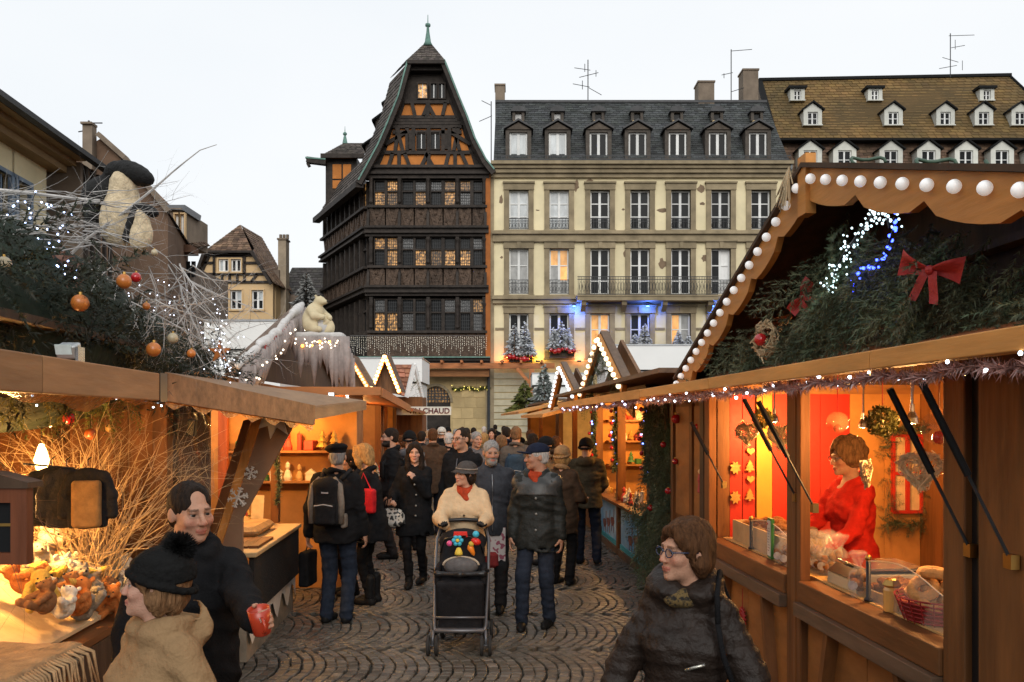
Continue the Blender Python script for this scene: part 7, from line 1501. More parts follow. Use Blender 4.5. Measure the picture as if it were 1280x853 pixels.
far_stall('stall with red lit panels under a long flap on the left row', -1.75, 18.2, 24.5, -.95, 2.15, M_orange_w, 110, 'on the red-lit left stall', 12, MATS['rust_flap'])
far_stall('last stall of the left row under the hot wine sign', -1.8, 25, 31, -1.0, 2.15, M_red, 110, 'on the hot wine stall', 10, MATS['rust_flap'])
Ys = 24.9; t = thing('sign_board', 'white sign board lettered VIN CHAUD in dark red', 'sign', at(533,514,Ys)); a, b = at(492,519,Ys), at(564,508.5,Ys); MB().box(a.x, b.x, Ys, Ys+.03, a.z, b.z).obj('board', mat('sign_white', (.72,.68,.58), .6, .1), t)
def text_obj(s, loc, size, m_, par, name='lettering'):
    cu = bpy.data.curves.new('t', 'FONT'); cu.body = s; cu.size = size; cu.extrude = .004; cu.align_x = 'RIGHT'; cu.offset = .006
    o = bpy.data.objects.new('t', cu); col.objects.link(o); dg = bpy.context.evaluated_depsgraph_get(); me = bpy.data.meshes.new_from_object(o.evaluated_get(dg)); bpy.data.objects.remove(o); me.materials.clear(); me.materials.append(m_)
    return inst(me, name, par, loc, (rad(90),0,0))
text_obj('VIN CHAUD', (b.x-.04, Ys-.006, a.z+.045), .215, mat('dark_red_paint', (.10,.015,.015), .6), t)
# ---- lights and trees on the old houses
t = thing('icicle_lights', 'curtain of tiny lights hung along the foot of the dark timber house', 'light curtain', (fx(525),YF-.9,fz(448))); m = MB(); ld = []
for k in range(64):
    x = fx(441+2.65*k); l = U(.5,1.5); m.tube([(x,YF-.62,fz(421)),(x+.01,YF-.62,fz(421)-l)], .006, 3, False)
    for j in range(int(l/.12)): ld.append((x+U(-.02,.02), YF-.63, fz(421)-.1-j*.12+U(-.03,.03)))
m.tube([(fx(440),YF-.62,fz(421)),(fx(610),YF-.62,fz(421))], .01, 3); m.obj('wires', mat('pale_wire', (.3,.3,.3), .6), t)
mm = MB()
for p in ld: mm.sph(p, .017, 4, 3)
tag(mm.obj('tiny_lights', emit('led_dim', (1,.88,.7), .8), t), kind='stuff')
for k in range(22):
    P_ = Vector((fx(460),YF,fz(423)))+SD*(k*.5)+Vector((-SD.y,SD.x,0))*.6; 
    if k == 0: m = MB()
    m.tube([P_, P_-Vector((0,0,U(.5,1.4)))], .012, 3, False)
m.obj('wires', mat('pale_wire', (.3,.3,.3), .6), t)
P = [(fx(566+46*k/12), YF-.15, fz(486+1.2*math.sin(k))) for k in range(13)]; tinsel('wall_garland', P, .2, 900, 'lit yellow-green garland on the sandstone wall', 'garland', MATS['fir_yellowish'], leds=40, ledm=emit('led_yel', (1,.8,.2), 1.5), ledr=.03, w=.04)
for (px, top, bot, n, lab) in ((643,405,447,60,'frosted tree on the first window ledge of the cream house, larger'),(656,403,447,60,'frosted tree on the first window ledge of the cream house, taller'),(660,416,447,45,'small frosted tree at the corner of the first window ledge'),(692,410,440,45,'frosted tree beside the tallest one on the second ledge'),(701,402,438,60,'tallest frosted tree on the second window ledge'),(709,410,440,45,'bluish frosted tree at the far side of the second ledge'),(758,415,437,40,'frosted tree in the third window of the cream house'),(792,418,434,35,'tiny frosted tree in the fourth window'),(804,405,434,60,'broad frosted tree in the fourth window'),(846,414,434,45,'frosted tree in the fifth window'),(858,420,434,35,'tiny frosted tree in the fifth window')):
    tier_tree(lab, np.array([fx(px),YF-.62,fz(bot)]), fz(top)-fz(bot), (fz(top)-fz(bot))*.30, mat('flocked_tree', (.62,.64,.66), .9, .2, 6, 0, attr='Col'), n*9, .22, 5)
for (a, b, y_, lab) in ((633,668,449,'window box of dark fir with red baubles below the first window'),(684,720,442,'window box of dark fir with red baubles below the second window')):
    t = thing('window_box', lab, 'window box', (fx((a+b)/2),YF-.6,fz(y_+4))); MB().box(fx(a+3), fx(b-3), YF-.75, YF-.4, fz(y_+5), fz(y_)).obj('trough', M_darkw, t); it = [((fx(rg.uniform(a,b)),YF-.7,fz(y_-2)), (rg.normal(), -.8, rg.normal()*.7), 0, .9) for k in range(60)]; T, Cc = place_boughs(it, BOUGH_L); tri_obj('fir', T, M_fir, t, Cc)
    for k in range(7): ball((fx(a+4+(b-a-8)*k/6), YF-1.05, fz(y_-1+U(-3,3))), U(.1,.2), M_redgl, t, 'bauble', 8)
tier_tree('green tree with white snow patches beyond the right flaps', np.array(at(680,512,30)), 1.6, .5, mat('snowy_green', (.09,.13,.10), .8, .5, 6, 0, attr='Col', c2=(.4,.42,.42)), 900, .16); tier_tree('yellow-lit bushy tree by the sandstone shop front', np.array(at(656,516,32)), 1.2, .55, MATS['fir_yellowish'], 700, .2, 3)
# ------------------------------------------------------------------ people
M_skin = mat('skin', (1,.98,.96), .55, .15, 55, .25, 170, spec=.3, attr='Col', rnd=.04, sss=.08)
def fabric(name, c, rough=.9, bump=.35, bs=120, var=.25, scale=20, sheen=0, spec=.08): return mat('cloth_'+name, c, rough, var, scale, bump, bs, rnd=.05, sheen=sheen, spec=spec)
def hairm(name, c): return mat('hair_'+name, c, .7, .5, 30, .6, 60, stretch=(3,3,.5), spec=.12, rnd=.05)
SKINS = {'fair': (.52,.30,.215), 'warm': (.46,.25,.165), 'tan': (.38,.20,.13)}
HAIRS = {'brown': (.075,.033,.014), 'dark': (.018,.012,.009), 'grey': (.22,.21,.20), 'blond': (.34,.19,.07), 'ltbrown': (.16,.085,.04), 'white': (.42,.40,.38)}
def ik(S, T, a, b, pole):
    S, T, pole = (np.array(v, float) for v in (S, T, pole)); d = T-S; L = np.linalg.norm(d)
    if L > (a+b)*.995: T = S+d/L*(a+b)*.995; d = T-S; L = np.linalg.norm(d)
    u = d/L; x = (a*a-b*b+L*L)/(2*L); hgt = math.sqrt(max(0, a*a-x*x)); p = pole-(pole@u)*u; p /= np.linalg.norm(p)+1e-9
    return S+u*x+p*hgt, T
def head_sdf(h, female=False, beard=False, curls=False):
    S = SDF(h); k = .03
    S.ell((0,.018,.035), (.076,.097,.084), k=k); S.ell((0,-.028,-.03), (.060 if female else .064,.068,.084), k=k); S.ell((0,-.032,-.082), (.042 if female else .050,.048,.034), k=.03); S.ell((0,-.078,-.102), (.02,.016,.016), k=.025)
    S.cone((0,.025,-.07), (0,.035,-.19), .050 if female else .058, .056 if female else .064, .03)
    S.ell((0,-.084,.024), (.048,.013,.011), k=.02)
    for s in (-1,1):
        S.ell((s*.041,-.066,-.026), (.025,.024,.024), k=.02); S.ell((s*.031,-.106,.004), (.021,.02,.014), k=.014, sub=True)
    S.cone((0,-.090,.012), (0,-.112 if female else -.116,-.030), .0082, .0105 if female else .0125, .012)
    for s in (-1,1): S.ell((s*.012,-.106,-.034), (.009,.011,.008), k=.008); S.ell((s*.079,.016,-.006), (.011,.02,.031), rotm(0,0,s*-20), k=.012)
    S.ell((0,-.094,-.063), (.024,.011,.0065), k=.007); S.ell((0,-.092,-.0745), (.020,.011,.0075), k=.007); S.cone((-.02,-.106,-.069), (.02,-.106,-.069), .0022, .0022, .004, True)
    for s in (-1,1): S.ell((s*.031,-.0815,.0135), (.019,.0115,.006), rotm(18,0,0), k=.006); S.ell((s*.031,-.081,-.0075), (.018,.011,.0055), k=.006)
    if beard: S.ell((0,-.062,-.095), (.050,.046,.040), k=.02)
    return S
def head_cols(V, skin, hair, beard, female, stubble):
    c = np.tile(np.array(skin), (len(V),1)); x, y, z = V.T
    g = lambda cx, cz, sx, sz: np.exp(-((np.abs(x)-cx)/sx)**2-((z-cz)/sz)**2)*(y < -.03)
    red = np.clip(g(.042,-.03,.02,.02)+1.2*g(0,-.03,.013,.012), 0, 1)[:, None]; c = c*(1-red*.0)+0; c = c*(1-.22*red*np.array([0,1,1]))
    lip = (np.abs(x) < .024) & (z < -.057) & (z > -.082+np.abs(x)*.4) & (y < -.085); c[lip] = np.array(skin)*np.array([.80,.50,.52])
    brow = (np.abs(x) > .012) & (np.abs(x) < .05) & (z > .020-.12*np.maximum(0,np.abs(x)-.035)) & (z < .030) & (y < -.06); c[brow] = c[brow]*.35+np.array(hair)*.65
    eyel = (np.abs(np.abs(x)-.031) < .02) & (np.abs(z-.004) < .013) & (y < -.06); c[eyel] *= .72
    if beard:
        b = (z < -.045) & (y < .0) & (z > -.14) & ~lip & ~((np.abs(x) < .03) & (z > -.055)); c[b] = np.array(hair)*.9
        mo = (np.abs(x) < .032) & (z > -.058) & (z < -.044) & (y < -.08); c[mo] = np.array(hair)*.8
    elif stubble:
        b = (z < -.04) & (y < .0) & (z > -.13) & ~lip; c[b] *= np.array([.86,.84,.84])
    return c
def hand_sdf(h, side, curl=25, spread=1.0, thumb=(0,0)):
    """wrist at the origin, fingers down -Z, palm facing side*+X... thumb toward -Y"""
    S = SDF(h); p = -side
    S.ell((0,0,-.05), (.017,.040,.052), k=.015); S.cone((0,0,.03), (0,0,-.02), .028, .026, .02)
    for i, (y, L) in enumerate(((-.028,.068),(-.0095,.076),(.0095,.071),(.028,.056))):
        a = 0; q = np.array([0, y*1.02, -.092]); r = .0092 if i < 3 else .008
        for j, f in enumerate((.46,.30,.24)):
            a += rad(curl*(.8 if j == 0 else 1)); d = np.array([p*math.sin(a), y*.12*spread, -math.cos(a)]); e = q+d*L*f; S.cone(q, e, r*(1-.06*j), r*(1-.06*(j+1)), .006); q = e
    q = np.array([p*.004, -.034, -.028]); d1 = np.array([p*(.45+thumb[0]), -.55, -.7]); d1 /= np.linalg.norm(d1); e = q+d1*.04; S.cone(q, e, .0135, .011, .01); d2 = np.array([p*(.75+thumb[1]), -.15, -.65]); d2 /= np.linalg.norm(d2); S.cone(e, e+d2*.034, .0105, .0085, .006)
    return S
def basis(zdir, ydir):                                         # columns so that local Z -> zdir, local Y ~ ydir
    z = np.array(zdir, float); z /= np.linalg.norm(z); y = np.array(ydir, float); y -= (y@z)*z; y /= np.linalg.norm(y); return np.stack([np.cross(y, z), y, z], 1)
def surf_y(V, x, z, front=True, tol=.03):
    m = (np.abs(V[:,0]-x) < tol) & (np.abs(V[:,2]-z) < tol)
    if not m.any(): return -.15 if front else .15
    return V[m][:,1].min() if front else V[m][:,1].max()
def person(label, loc, yaw, h=1.72, female=False, skin='fair', hair='brown', style='short', coat=None, coatm=None, hem=.78, flare=0, thick=.03, legm=None, legs='loose', shoem=None, head=(0,0,0), hands=None, feet=None, hat=None, hatm=None, beard=False, stubble=False, glasses=None, collar=.02, hood=False, scarfm=None, quilt=False, gloves=None, det=1, lean=0, buttons=None, build=1.0, zipm=None, pose=None, group=None, z0=0, handcurl=(28,28), handdir=(None,None), poles=None, boots=False):
    k = h/1.75; t = thing('person', label, 'person', (loc[0], loc[1], z0), rad(yaw), group)
    M = Matrix.Translation((loc[0], loc[1], z0)) @ Matrix.Rotation(rad(yaw), 4, 'Z'); A_ = np.array(M)
    def put(name, V, F, m, cols=None, sm=True): return mesh_obj(name, V @ A_[:3,:3].T + A_[:3,3], F, m, t, sm, None, True, cols)
    hc = {1: .014, 2: .0115, 0: .024}[det]; hh = {2: .0042, 1: .006, 0: .012}[det]
    sk = SKINS[skin]; b = build; fm = .90 if female else 1.0; ln = np.array([0, -math.sin(rad(lean)), 0])
    def K(x, y, z): zz = z*k; return np.array([x*k, y*k-max(0, zz-.9*k)*math.sin(rad(lean)), zz])
    SHW = .160*fm*b; shz = 1.40
    hands = hands or [None, None]; feet = feet or [(-.10,0,0), (.10,0,0)]
    sho = [K(-SHW,.01,shz), K(SHW,.01,shz)]; el = []; wr = []
    for i, s in enumerate((-1,1)):
        tg = hands[i] if hands[i] is not None else K(s*(SHW+.07), -.05, .80)
        e, w = ik(sho[i], np.array(tg, float), .285*k, .255*k, poles[i] if poles and poles[i] else (s*.5, .8, -.4)); el.append(e); wr.append(w)
    hip = [K(-.09*b,0,.90), K(.09*b,0,.90)]; kn = []; an = []
    for i in (0,1):
        f = np.array(feet[i], float); a = f+np.array([0,.02,.085*k]); q, a = ik(hip[i], a, .42*k, .42*k, (0,-1,0)); kn.append(q); an.append(a)
    # ---- body: one continuous skin mesh (head, neck, trunk, limbs, hands)
    S = SDF(max(hc, .014)); S.loft(np.array([.84,.95,1.1,1.28,1.42,1.47])*k, np.array([.13,.14,.125,.15,.13,.06])*k*b, np.array([.09,.10,.09,.105,.075,.055])*k*b, 0, [-max(0, z*k-.9*k)*math.sin(rad(lean)) for z in (.84,.95,1.1,1.28,1.42,1.47)])
    nk = K(0,.02,1.46); hd = K(0,-.02,1.635)+np.array([0,-.01*0,0]); S.cone(nk, hd-np.array([0,-.02,.09*k]), .052*k, .048*k)
    for i in (0,1): S.chain([sho[i], el[i], wr[i]], [.045*k,.036*k,.026*k]); S.chain([hip[i], kn[i], an[i]], [.075*k,.05*k,.036*k])
    V, F = S.mesh(); cols = np.tile(np.array(sk), (len(V),1)); Vs, Fs, Cs = [V], [F], [cols]; off = len(V)
    HR = np.array(Euler((rad(head[1]), rad(head[2]), rad(head[0]))).to_matrix()); hs = k*.985
    def H(P): return (np.asarray(P)*hs) @ HR.T + hd
    Vh, Fh = head_sdf(hh, female, beard).mesh(); ch = head_cols(Vh, sk, HAIRS[hair], beard, female, stubble); Vs.append(H(Vh)); Fs.append(Fh+off); Cs.append(ch); off += len(Vh)
    if det:
        for s in (-1,1):
            e = MB(); e.sph((0,0,0), .0122, 14, 10); E = np.array(e.v); fr = -E[:,1]; ce = np.tile(np.array([.36,.32,.29]), (len(E),1)); ce[fr > .0088] = (.045,.032,.022); ce[fr > .0112] = (.005,.005,.005)
            E = E+np.array([s*.031,-.0785,.003]); fa = []
            for f in e.f: fa.append(f if len(f) == 4 else (f[0],f[1],f[2],f[2]))
            Vs.append(H(E)); Cs.append(ce); Fs.append(('x', e.f, off)); off += len(E)
    hm = []
    for i, s in enumerate((-1,1)):
        d = wr[i]-el[i]; d /= np.linalg.norm(d); hd_, hy = handdir[i] if handdir[i] else (d, (0,1,.2)); R = basis(-np.array(hd_), hy)
        if det == 0: HS = SDF(.014); HS.ell((0,0,-.07), (.022,.038,.07)); HS.cone((0,0,.03), (0,0,-.03), .026)
        else: HS = hand_sdf(.0045 if det == 2 else .006, s, handcurl[i])
        Vd, Fd = HS.mesh(); Vd = (Vd*k*(.92 if female else 1)) @ R.T + wr[i]; hm.append((R, wr[i]))
        Vs.append(Vd); Fs.append(Fd+off); gl = gloves; Cs.append(np.tile(np.array(gl if gl is not None else sk)*(1 if gl is not None else .97), (len(Vd),1))); off += len(Vd)
    fl = []
    for f in Fs:
        if isinstance(f, tuple): fl += [tuple(i+f[2] for i in q) for q in f[1]]
        else: fl += f.tolist()
    put('body', np.concatenate(Vs), fl, M_skin, np.concatenate(Cs))
    # ---- trousers / leggings and shoes
    r = {'loose': (.095,.072,.060), 'slim': (.088,.060,.045)}[legs]
    S = SDF(hc)
    for i in (0,1): S.chain([hip[i]+np.array([0,0,.02]), kn[i], an[i]+np.array([0,0,-.02*k if legs == 'loose' else .0])], [q*k*b**.5 for q in r], .02)
    S.ell(K(0,.01,.92), (.165*k*b,.12*k*b,.12*k), k=.03)
    if det: S.disp = lambda P: .006*wob(P, 34, 5, 2, (.6,.6,1.4))+.005*wob(P, 75, 4, 9, (.5,.5,1.5))*(1+np.clip(1-np.abs(P[:,2]-.12)/.15, 0, 1)*1.5)
    V, F = S.mesh(); put('trousers', V, F, legm)
    for i, s in enumerate((-1,1)):
        f = an[i]; S = SDF(hc*.8); a = rad(-8*s); fw = np.array([math.sin(a), -math.cos(a), 0])
        S.ell(f+np.array([0,.0,-.045*k]), (.042*k,.05*k,.045*k), k=.03); S.cone(f+np.array([0,.03*k,-.052*k]), f+fw*.14*k+np.array([0,0,-.052*k]), .040*k, .038*k, .03); S.cone(f+fw*.1*k+np.array([0,0,-.052*k]), f+fw*.19*k+np.array([0,0,-.058*k]), .042*k, .030*k, .03)
        if boots: S.cone(f+np.array([0,0,.2*k]), f, .055*k, .046*k, .03)
        V, F = S.mesh(); V[:,2] = np.maximum(V[:,2], f[2]-.0845*k); put('shoe', V, F, shoem or fabric('black_shoe', (.012,.012,.012), .45, .1))
    # ---- coat
    S = SDF(hc); T = thick; zs = np.array([hem, max(hem+.02, .92), 1.08, 1.28, 1.40, 1.455]); wz = np.array([.170+flare, .168+flare*.4, .148+.012*(not female), .172*fm+.006, .135*fm, .062])*b+T*np.array([1,1,1,.9,.6,.4]); dz = np.array([.126+flare*.9, .126+flare*.4, .110, .122, .090, .062])*b+T*np.array([1,1,1,.9,.6,.4])
    S.loft(zs*k, wz*k, dz*k, 0, [K(0,.005,z)[1] for z in zs], k=.03)
    [S.cone(K(q*.05,.01,shz+.03), K(q*SHW*.95,.01,shz-.006), (.055+T*.4)*k, (.052+T*.5)*k, .05) for q in (-1,1)]
    if female: S.ell(K(-.07,-.07,1.27), (.075*k+T*.5,.06*k+T*.5,.075*k), k=.05); S.ell(K(.07,-.07,1.27), (.075*k+T*.5,.06*k+T*.5,.075*k), k=.05)
    for i in (0,1): S.chain([sho[i], el[i], wr[i]+(el[i]-wr[i])*.03], [(.052+T*.6)*k*b,(.043+T*.6)*k,(.034+T*.5)*k], .016 if det == 2 else .028)
    if collar:
        for j in range(15):
            a = .5+(2*math.pi-1)*j/15; a2 = .5+(2*math.pi-1)*(j+1)/15; q = lambda a: K(.080*math.sin(a)*(1+collar*.35), .022-.076*math.cos(a)*(1+collar*.35), 1.478-.030*math.cos(a)+collar*.02); 
            S.cone(q(a), q(a2), (.022+collar*.035)*k, (.022+collar*.035)*k, .02)
    if hood: S.ell(K(0,.12,1.455), (.125*k,.075*k,.075*k), rotm(25,0,0), k=.03); S.ell(K(0,.105,1.52), (.085*k,.055*k,.06*k), rotm(25,0,0), k=.03, sub=True)
    if hem < .9 and legs != 'x': S.loft(np.array([hem-.1, hem+.035])*k, (wz[0]-.022)*k, (dz[0]-.022)*k, 0, 0, k=.012, sub=True)
    sd0 = int(abs(loc[0]*100)) % 17
    if quilt: S.disp = lambda P: .0065*np.abs(np.sin(P[:,2]*math.pi/.05+1.2*wob(P, 11, 4, sd0)))-.004+.011*wob(P, 24, 6, 3)+.009*wob(P, 60, 6, 12)
    else: S.disp = lambda P: .010*wob(P, 15, 5, sd0, (1,1,.7))+.020*np.abs(wob(P, 20, 3, 5+sd0, (.8,.8,1.4)))+.011*np.abs(wob(P, 46, 4, 9+sd0, (.8,.8,1.5)))-.011
    V, F = S.mesh(); Vc = V; put('coat', V, F, coatm)
    def onfront(x, z, o=.004): return np.array([x, surf_y(Vc, x, z)-o, z])
    if zipm is not None:
        zz = np.linspace(hem+.04, 1.42, 22)*k; m = MB(M); m.tube([tuple(onfront(0, z, .001)) for z in zz], .006, 5); m.obj('zip', zipm, t, True)
    if buttons:
        bx, zz, bm = buttons
        for z in zz: p = onfront(bx, z*k, .002); ball(tuple(M @ Vector(p)), .012*k, bm, t, 'button', 8)
    if scarfm is not None:
        S = SDF(hh*1.4)
        for j in range(12): a, a2 = 2*math.pi*j/12, 2*math.pi*(j+1)/12; q = lambda a: K(.068*math.sin(a), .015-.074*math.cos(a), 1.492-.03*math.cos(a)*1); S.cone(q(a), q(a2), .031*k, .031*k, .015)
        S.cone(K(-.03,-.075,1.46), K(.02,-.10,1.38), .035*k, .03*k, .03); S.disp = lambda P: .005*wob(P, 50); V, F = S.mesh(); put('scarf', V, F, scarfm)
    # ---- hair and hats in head space
    hx = hairm(hair, HAIRS[hair]); S = None
    def hair_base(t_, back=-.06, front=.045, side=-.01):
        S = SDF(hh*1.25); S.ell((0,.020,.042), (.078+t_,.098+t_,.084+t_), k=.02); S.ell((0,.055,-.02), (.066+t_,.06+t_,.075), k=.03)
        S.ell((0,-.095,-.03), (.066,.080,.098), rotm(-6,0,0), k=.012, sub=True); S.box((0,-.02,-.15), (.3,.4,.15), .01, k=.02, sub=True); return S
    if style == 'short': S = hair_base(.008); [S.ell((s*.083,-.01,-.03), (.02,.04,.035), k=.01, sub=True) for s in (-1,1)]
    elif style == 'receding': S = hair_base(.006); S.ell((0,-.10,.085), (.058,.055,.05), k=.012, sub=True); [S.ell((s*.083,-.01,-.03), (.02,.04,.035), k=.01, sub=True) for s in (-1,1)]
    elif style == 'buzz': S = hair_base(.003); S.ell((0,-.08,.09), (.06,.05,.05), k=.015, sub=True)
    elif style == 'bob':
        S = hair_base(.016); [S.chain([(s*.07,.02,.03),(s*.082,.02,-.04),(s*.070,.035,-.09)], [.03,.028,.018], .03) for s in (-1,1)]; S.ell((0,.075,-.05), (.07,.045,.07), k=.03)
        S.chain([(.03,-.070,.098),(-.02,-.080,.085),(-.062,-.062,.045)], [.018,.014,.011], .025); S.chain([(.03,-.070,.098),(.058,-.062,.06),(.076,-.025,.02)], [.018,.015,.014], .025); [S.ell((s*.088,.0,-.012), (.012,.02,.025), k=.006, sub=True) for s in (-1,1)]
    elif style == 'long':
        S = hair_base(.014)
        for s in (-1,1): S.chain([(s*.03,-.07,.10),(s*.075,-.05,.03),(s*.088,-.02,-.07),(s*.085,-.035,-.17),(s*.075,-.05,-.27)], [.022,.024,.030,.034,.016], .03)
        S.chain([(0,.09,.02),(0,.095,-.12),(0,.10,-.25)], [.06,.06,.03], .03)
    elif style == 'curly':
        S = hair_base(.032); rr = np.random.default_rng(3)
        for j in range(60):
            d = rr.normal(size=3); d /= np.linalg.norm(d)
            if d[1] < -.55 and d[2] < .5: continue
            if d[2] < -.6: continue
            S.ell(np.array([0,.025,.04])+d*np.array([.105,.12,.105]), .02, k=.012)
    elif style == 'blondbob':
        S = hair_base(.018); [S.chain([(s*.02,-.06,.115),(s*.08,-.045,.03),(s*.092,-.02,-.06),(s*.075,-.02,-.125)], [.024,.028,.034,.02], .03) for s in (-1,1)]; S.ell((0,.07,-.07), (.08,.05,.08), k=.03)
    if S is not None and hat: S.box((0,.0,.16), (.5,.5,.22), .01, rotm(14 if hat in ('pom','beanie') else 0,0,0), k=.01, sub=True)
    if S is not None and not (hat in ('beanie','hoodup') and style == 'buzz'):
        am = {'short': .004, 'curly': .007}.get(style, .006); S.disp = lambda P: am*np.abs(wob(P, 130, 4, 2, (1,1,.22)))*1.6-am*.6+am*.8*wob(P, 50, 5, 8, (1,1,.35)); V, F = S.mesh(); put('hair', H(V), F, hx)
    if hat:
        S = SDF(hh*1.3); dsp = .002
        if hat == 'beret': S.ell((0.01,.02,.095), (.115,.125,.045), rotm(10,6,0)); S.ell((0,.015,.06), (.088,.105,.03)); S.cone((0.01,.02,.135), (0.01,.02,.15), .005)
        elif hat == 'cap':
            S.ell((0,.018,.060), (.097,.118,.080)); S.box((0,.02,-.02), (.3,.4,.13), .01, k=.01, sub=True); S.ell((0,-.115,.045), (.075,.085,.010), rotm(-10,0,0), k=.012); S.ell((0,.02,.138), .008, k=.004)
        elif hat == 'cloche':
            S.ell((0,.022,.06), (.098,.118,.088)); S.box((0,.02,-.045), (.4,.4,.13), .01, k=.01, sub=True); S.loft([.018,.03,.05], [.135,.118,.098], [.16,.142,.118], 0, [-.005,.01,.02], k=.015); dsp = .004
        elif hat in ('beanie','pom'):
            S.ell((0,.026,.052), (.104,.127,.108)); S.box((0,.0,-.06), (.4,.5,.13), .01, rotm(12,0,0), k=.01, sub=True)
            for j in range(18): a, a2 = 2*math.pi*j/18, 2*math.pi*(j+1)/18; q = lambda a: (.103*math.sin(a), .024-.125*math.cos(a), .022+.026*math.cos(a)); S.cone(q(a), q(a2), .014, .014, .008)
            dsp = .003
        elif hat == 'hoodup': S.ell((0,.03,.03), (.108,.13,.125)); S.ell((0,.07,-.1), (.12,.11,.08)); S.ell((0,-.1,-.0), (.075,.08,.10), k=.02, sub=True); dsp = .004
        S.disp = lambda P: dsp*wob(P, 70, 6); V, F = S.mesh(); put('hat', H(V), F, hatm)
        if hat == 'cloche':
            m = MB(M); m.tube([tuple(H((.100*math.sin(a), .021-.120*math.cos(a), .062))) for a in [2*math.pi*j/24 for j in range(25)]], .007, 6, False); m.obj('hat_band', fabric('hat_band', (.22,.19,.16)), t, True)
        if hat == 'pom':
            rr = np.random.default_rng(6); n = 2600; d = rr.normal(size=(n,3)); d /= np.linalg.norm(d, axis=1)[:,None]; c0 = H((.0,.075,.155)); p = c0+d*.042*k*rr.uniform(.4,.9,(n,1)); e = c0+d*.066*k*rr.uniform(.8,1.1,(n,1)); sd_ = np.cross(d, rr.normal(size=(n,3)))*.004
            Tt = np.stack([p-sd_, p+sd_, e], 1).reshape(-1,3) @ A_[:3,:3].T + A_[:3,3]; tri_obj('pompom', Tt.reshape(-1,3,3), hatm, t)
    if glasses is not None and det:
        m = MB(M)
        for s in (-1,1):
            m.tube([tuple(H((s*.033+.024*math.cos(a)*(1), -.108+.006*abs(math.cos(a)), .002+.017*math.sin(a)))) for a in [2*math.pi*j/16 for j in range(17)]], .0022, 5, False); m.tube([tuple(H(p)) for p in ((s*.057,-.102,.008),(s*.078,-.05,.008),(s*.084,.012,.004))], .0024, 5)
        m.tube([tuple(H(p)) for p in ((-.010,-.108,.006),(0,-.112,.008),(.010,-.108,.006))], .002, 5); g_ = m.obj('glasses', glasses, t, True)
    return dict(t=t, M=M, H=H, wr=wr, hm=hm, V=Vc, K=K, k=k, front=onfront, put=put)
# ------------------------------------------------------------------ who stands where
C_blk = fabric('black', (.010,.010,.011)); C_blk2 = fabric('charcoal', (.022,.022,.024)); C_jean = fabric('denim', (.020,.026,.040), .85); C_dnv = fabric('dark_denim', (.014,.018,.030), .85); C_legg = fabric('leggings', (.008,.008,.009), .8)
C_navy = fabric('navy', (.012,.016,.032)); C_brn = fabric('brown_coat', (.055,.034,.022)); C_khaki = fabric('khaki', (.17,.12,.07)); C_oliv = fabric('olive', (.060,.050,.032)); C_grey = fabric('grey_coat', (.10,.10,.11))
C_cream = fabric('cream_wool', (.50,.37,.23), .95, .4, 60, .1); C_beige = fabric('beige_wool', (.26,.165,.085), .95, .4, 70, .1); C_redw = fabric('red_wool', (.50,.022,.012), .9, .3); C_rust = fabric('rust_scarf', (.36,.05,.02), .9, .5, 60)
C_leath = fabric('brown_quilt', (.017,.0105,.0075), .58, .5, 45, .3, 12, 0, .28); C_wax = fabric('waxed_black', (.014,.016,.015), .55, .3, 60, .3, 10, 0, .2); C_grn = fabric('dark_green', (.02,.03,.02)); C_tanh = fabric('tan_hat', (.30,.17,.08), .95, .5, 60)
M_btn = mat('horn_button', (.25,.24,.22), .3); M_zip = mat('zip_metal', (.25,.25,.26), .35, metal=.9)
def gp(px, Y): return ((px-640)/FPX*Y, Y)
# --- woman in the quilted brown coat, foreground
w1 = person('woman in quilted dark brown coat and glasses looking aside beside the biscuit stall', gp(857,3.28), -18, 1.60, True, 'warm', 'brown', 'bob', coatm=C_leath, hem=.62, thick=.034, legm=C_blk, collar=.8, head=(-47,0,3), glasses=mat('blue_frame_glasses', (.02,.03,.07), .2, spec=.6), quilt=True, det=2, hands=[(-.31,-.08,.80),(.32,-.07,.80)], poles=((-1,.4,-.1),(1,.4,-.1)), build=.90)
for z in (1.10, .93): p = w1['front'](.05, z, .006); m = MB(w1['M']); m.tube([tuple(p+np.array([-.035,0,-.012])), tuple(p+np.array([.035,0,.012]))], .006, 6); m.obj('toggle', mat('toggle_metal', (.5,.48,.42), .25, metal=.8), w1['t'], True)
t = thing('shoulder_bag', 'black shoulder bag hanging from the quilted coat', 'bag', w1['M'] @ Vector((.25,.05,.8))); Mw = w1['M']
m = MB(Mw); m.tube([(.13,-.145,1.26),(.125,-.11,1.36),(.125,.0,1.42),(.13,.11,1.34),(.2,.16,1.15),(.24,.16,.95)], .011, 6); m.tube([(.13,-.145,1.26),(.15,-.16,1.15),(.21,-.1,.95)], .011, 6); m.obj('strap', C_blk, t, True); S = SDF(.014); S.box((.24,.06,.80), (.12,.34,.30), .04); S.disp = lambda P: .006*wob(P, 25); sdf_obj('bag_body', S, fabric('bag_leather', (.012,.012,.014), .4, .2), t, Mw)
S = SDF(.009); S.ell((-.01,-.075,1.33), (.06,.042,.04)); S.disp = lambda P: .01*wob(P, 60); sdf_obj('patterned_scarf', S, mat('leopard_scarf', (.13,.085,.03), .9, .5, 60, .3, 60, c2=(.012,.01,.008), thr=(.42,.52)), w1['t'], w1['M'])
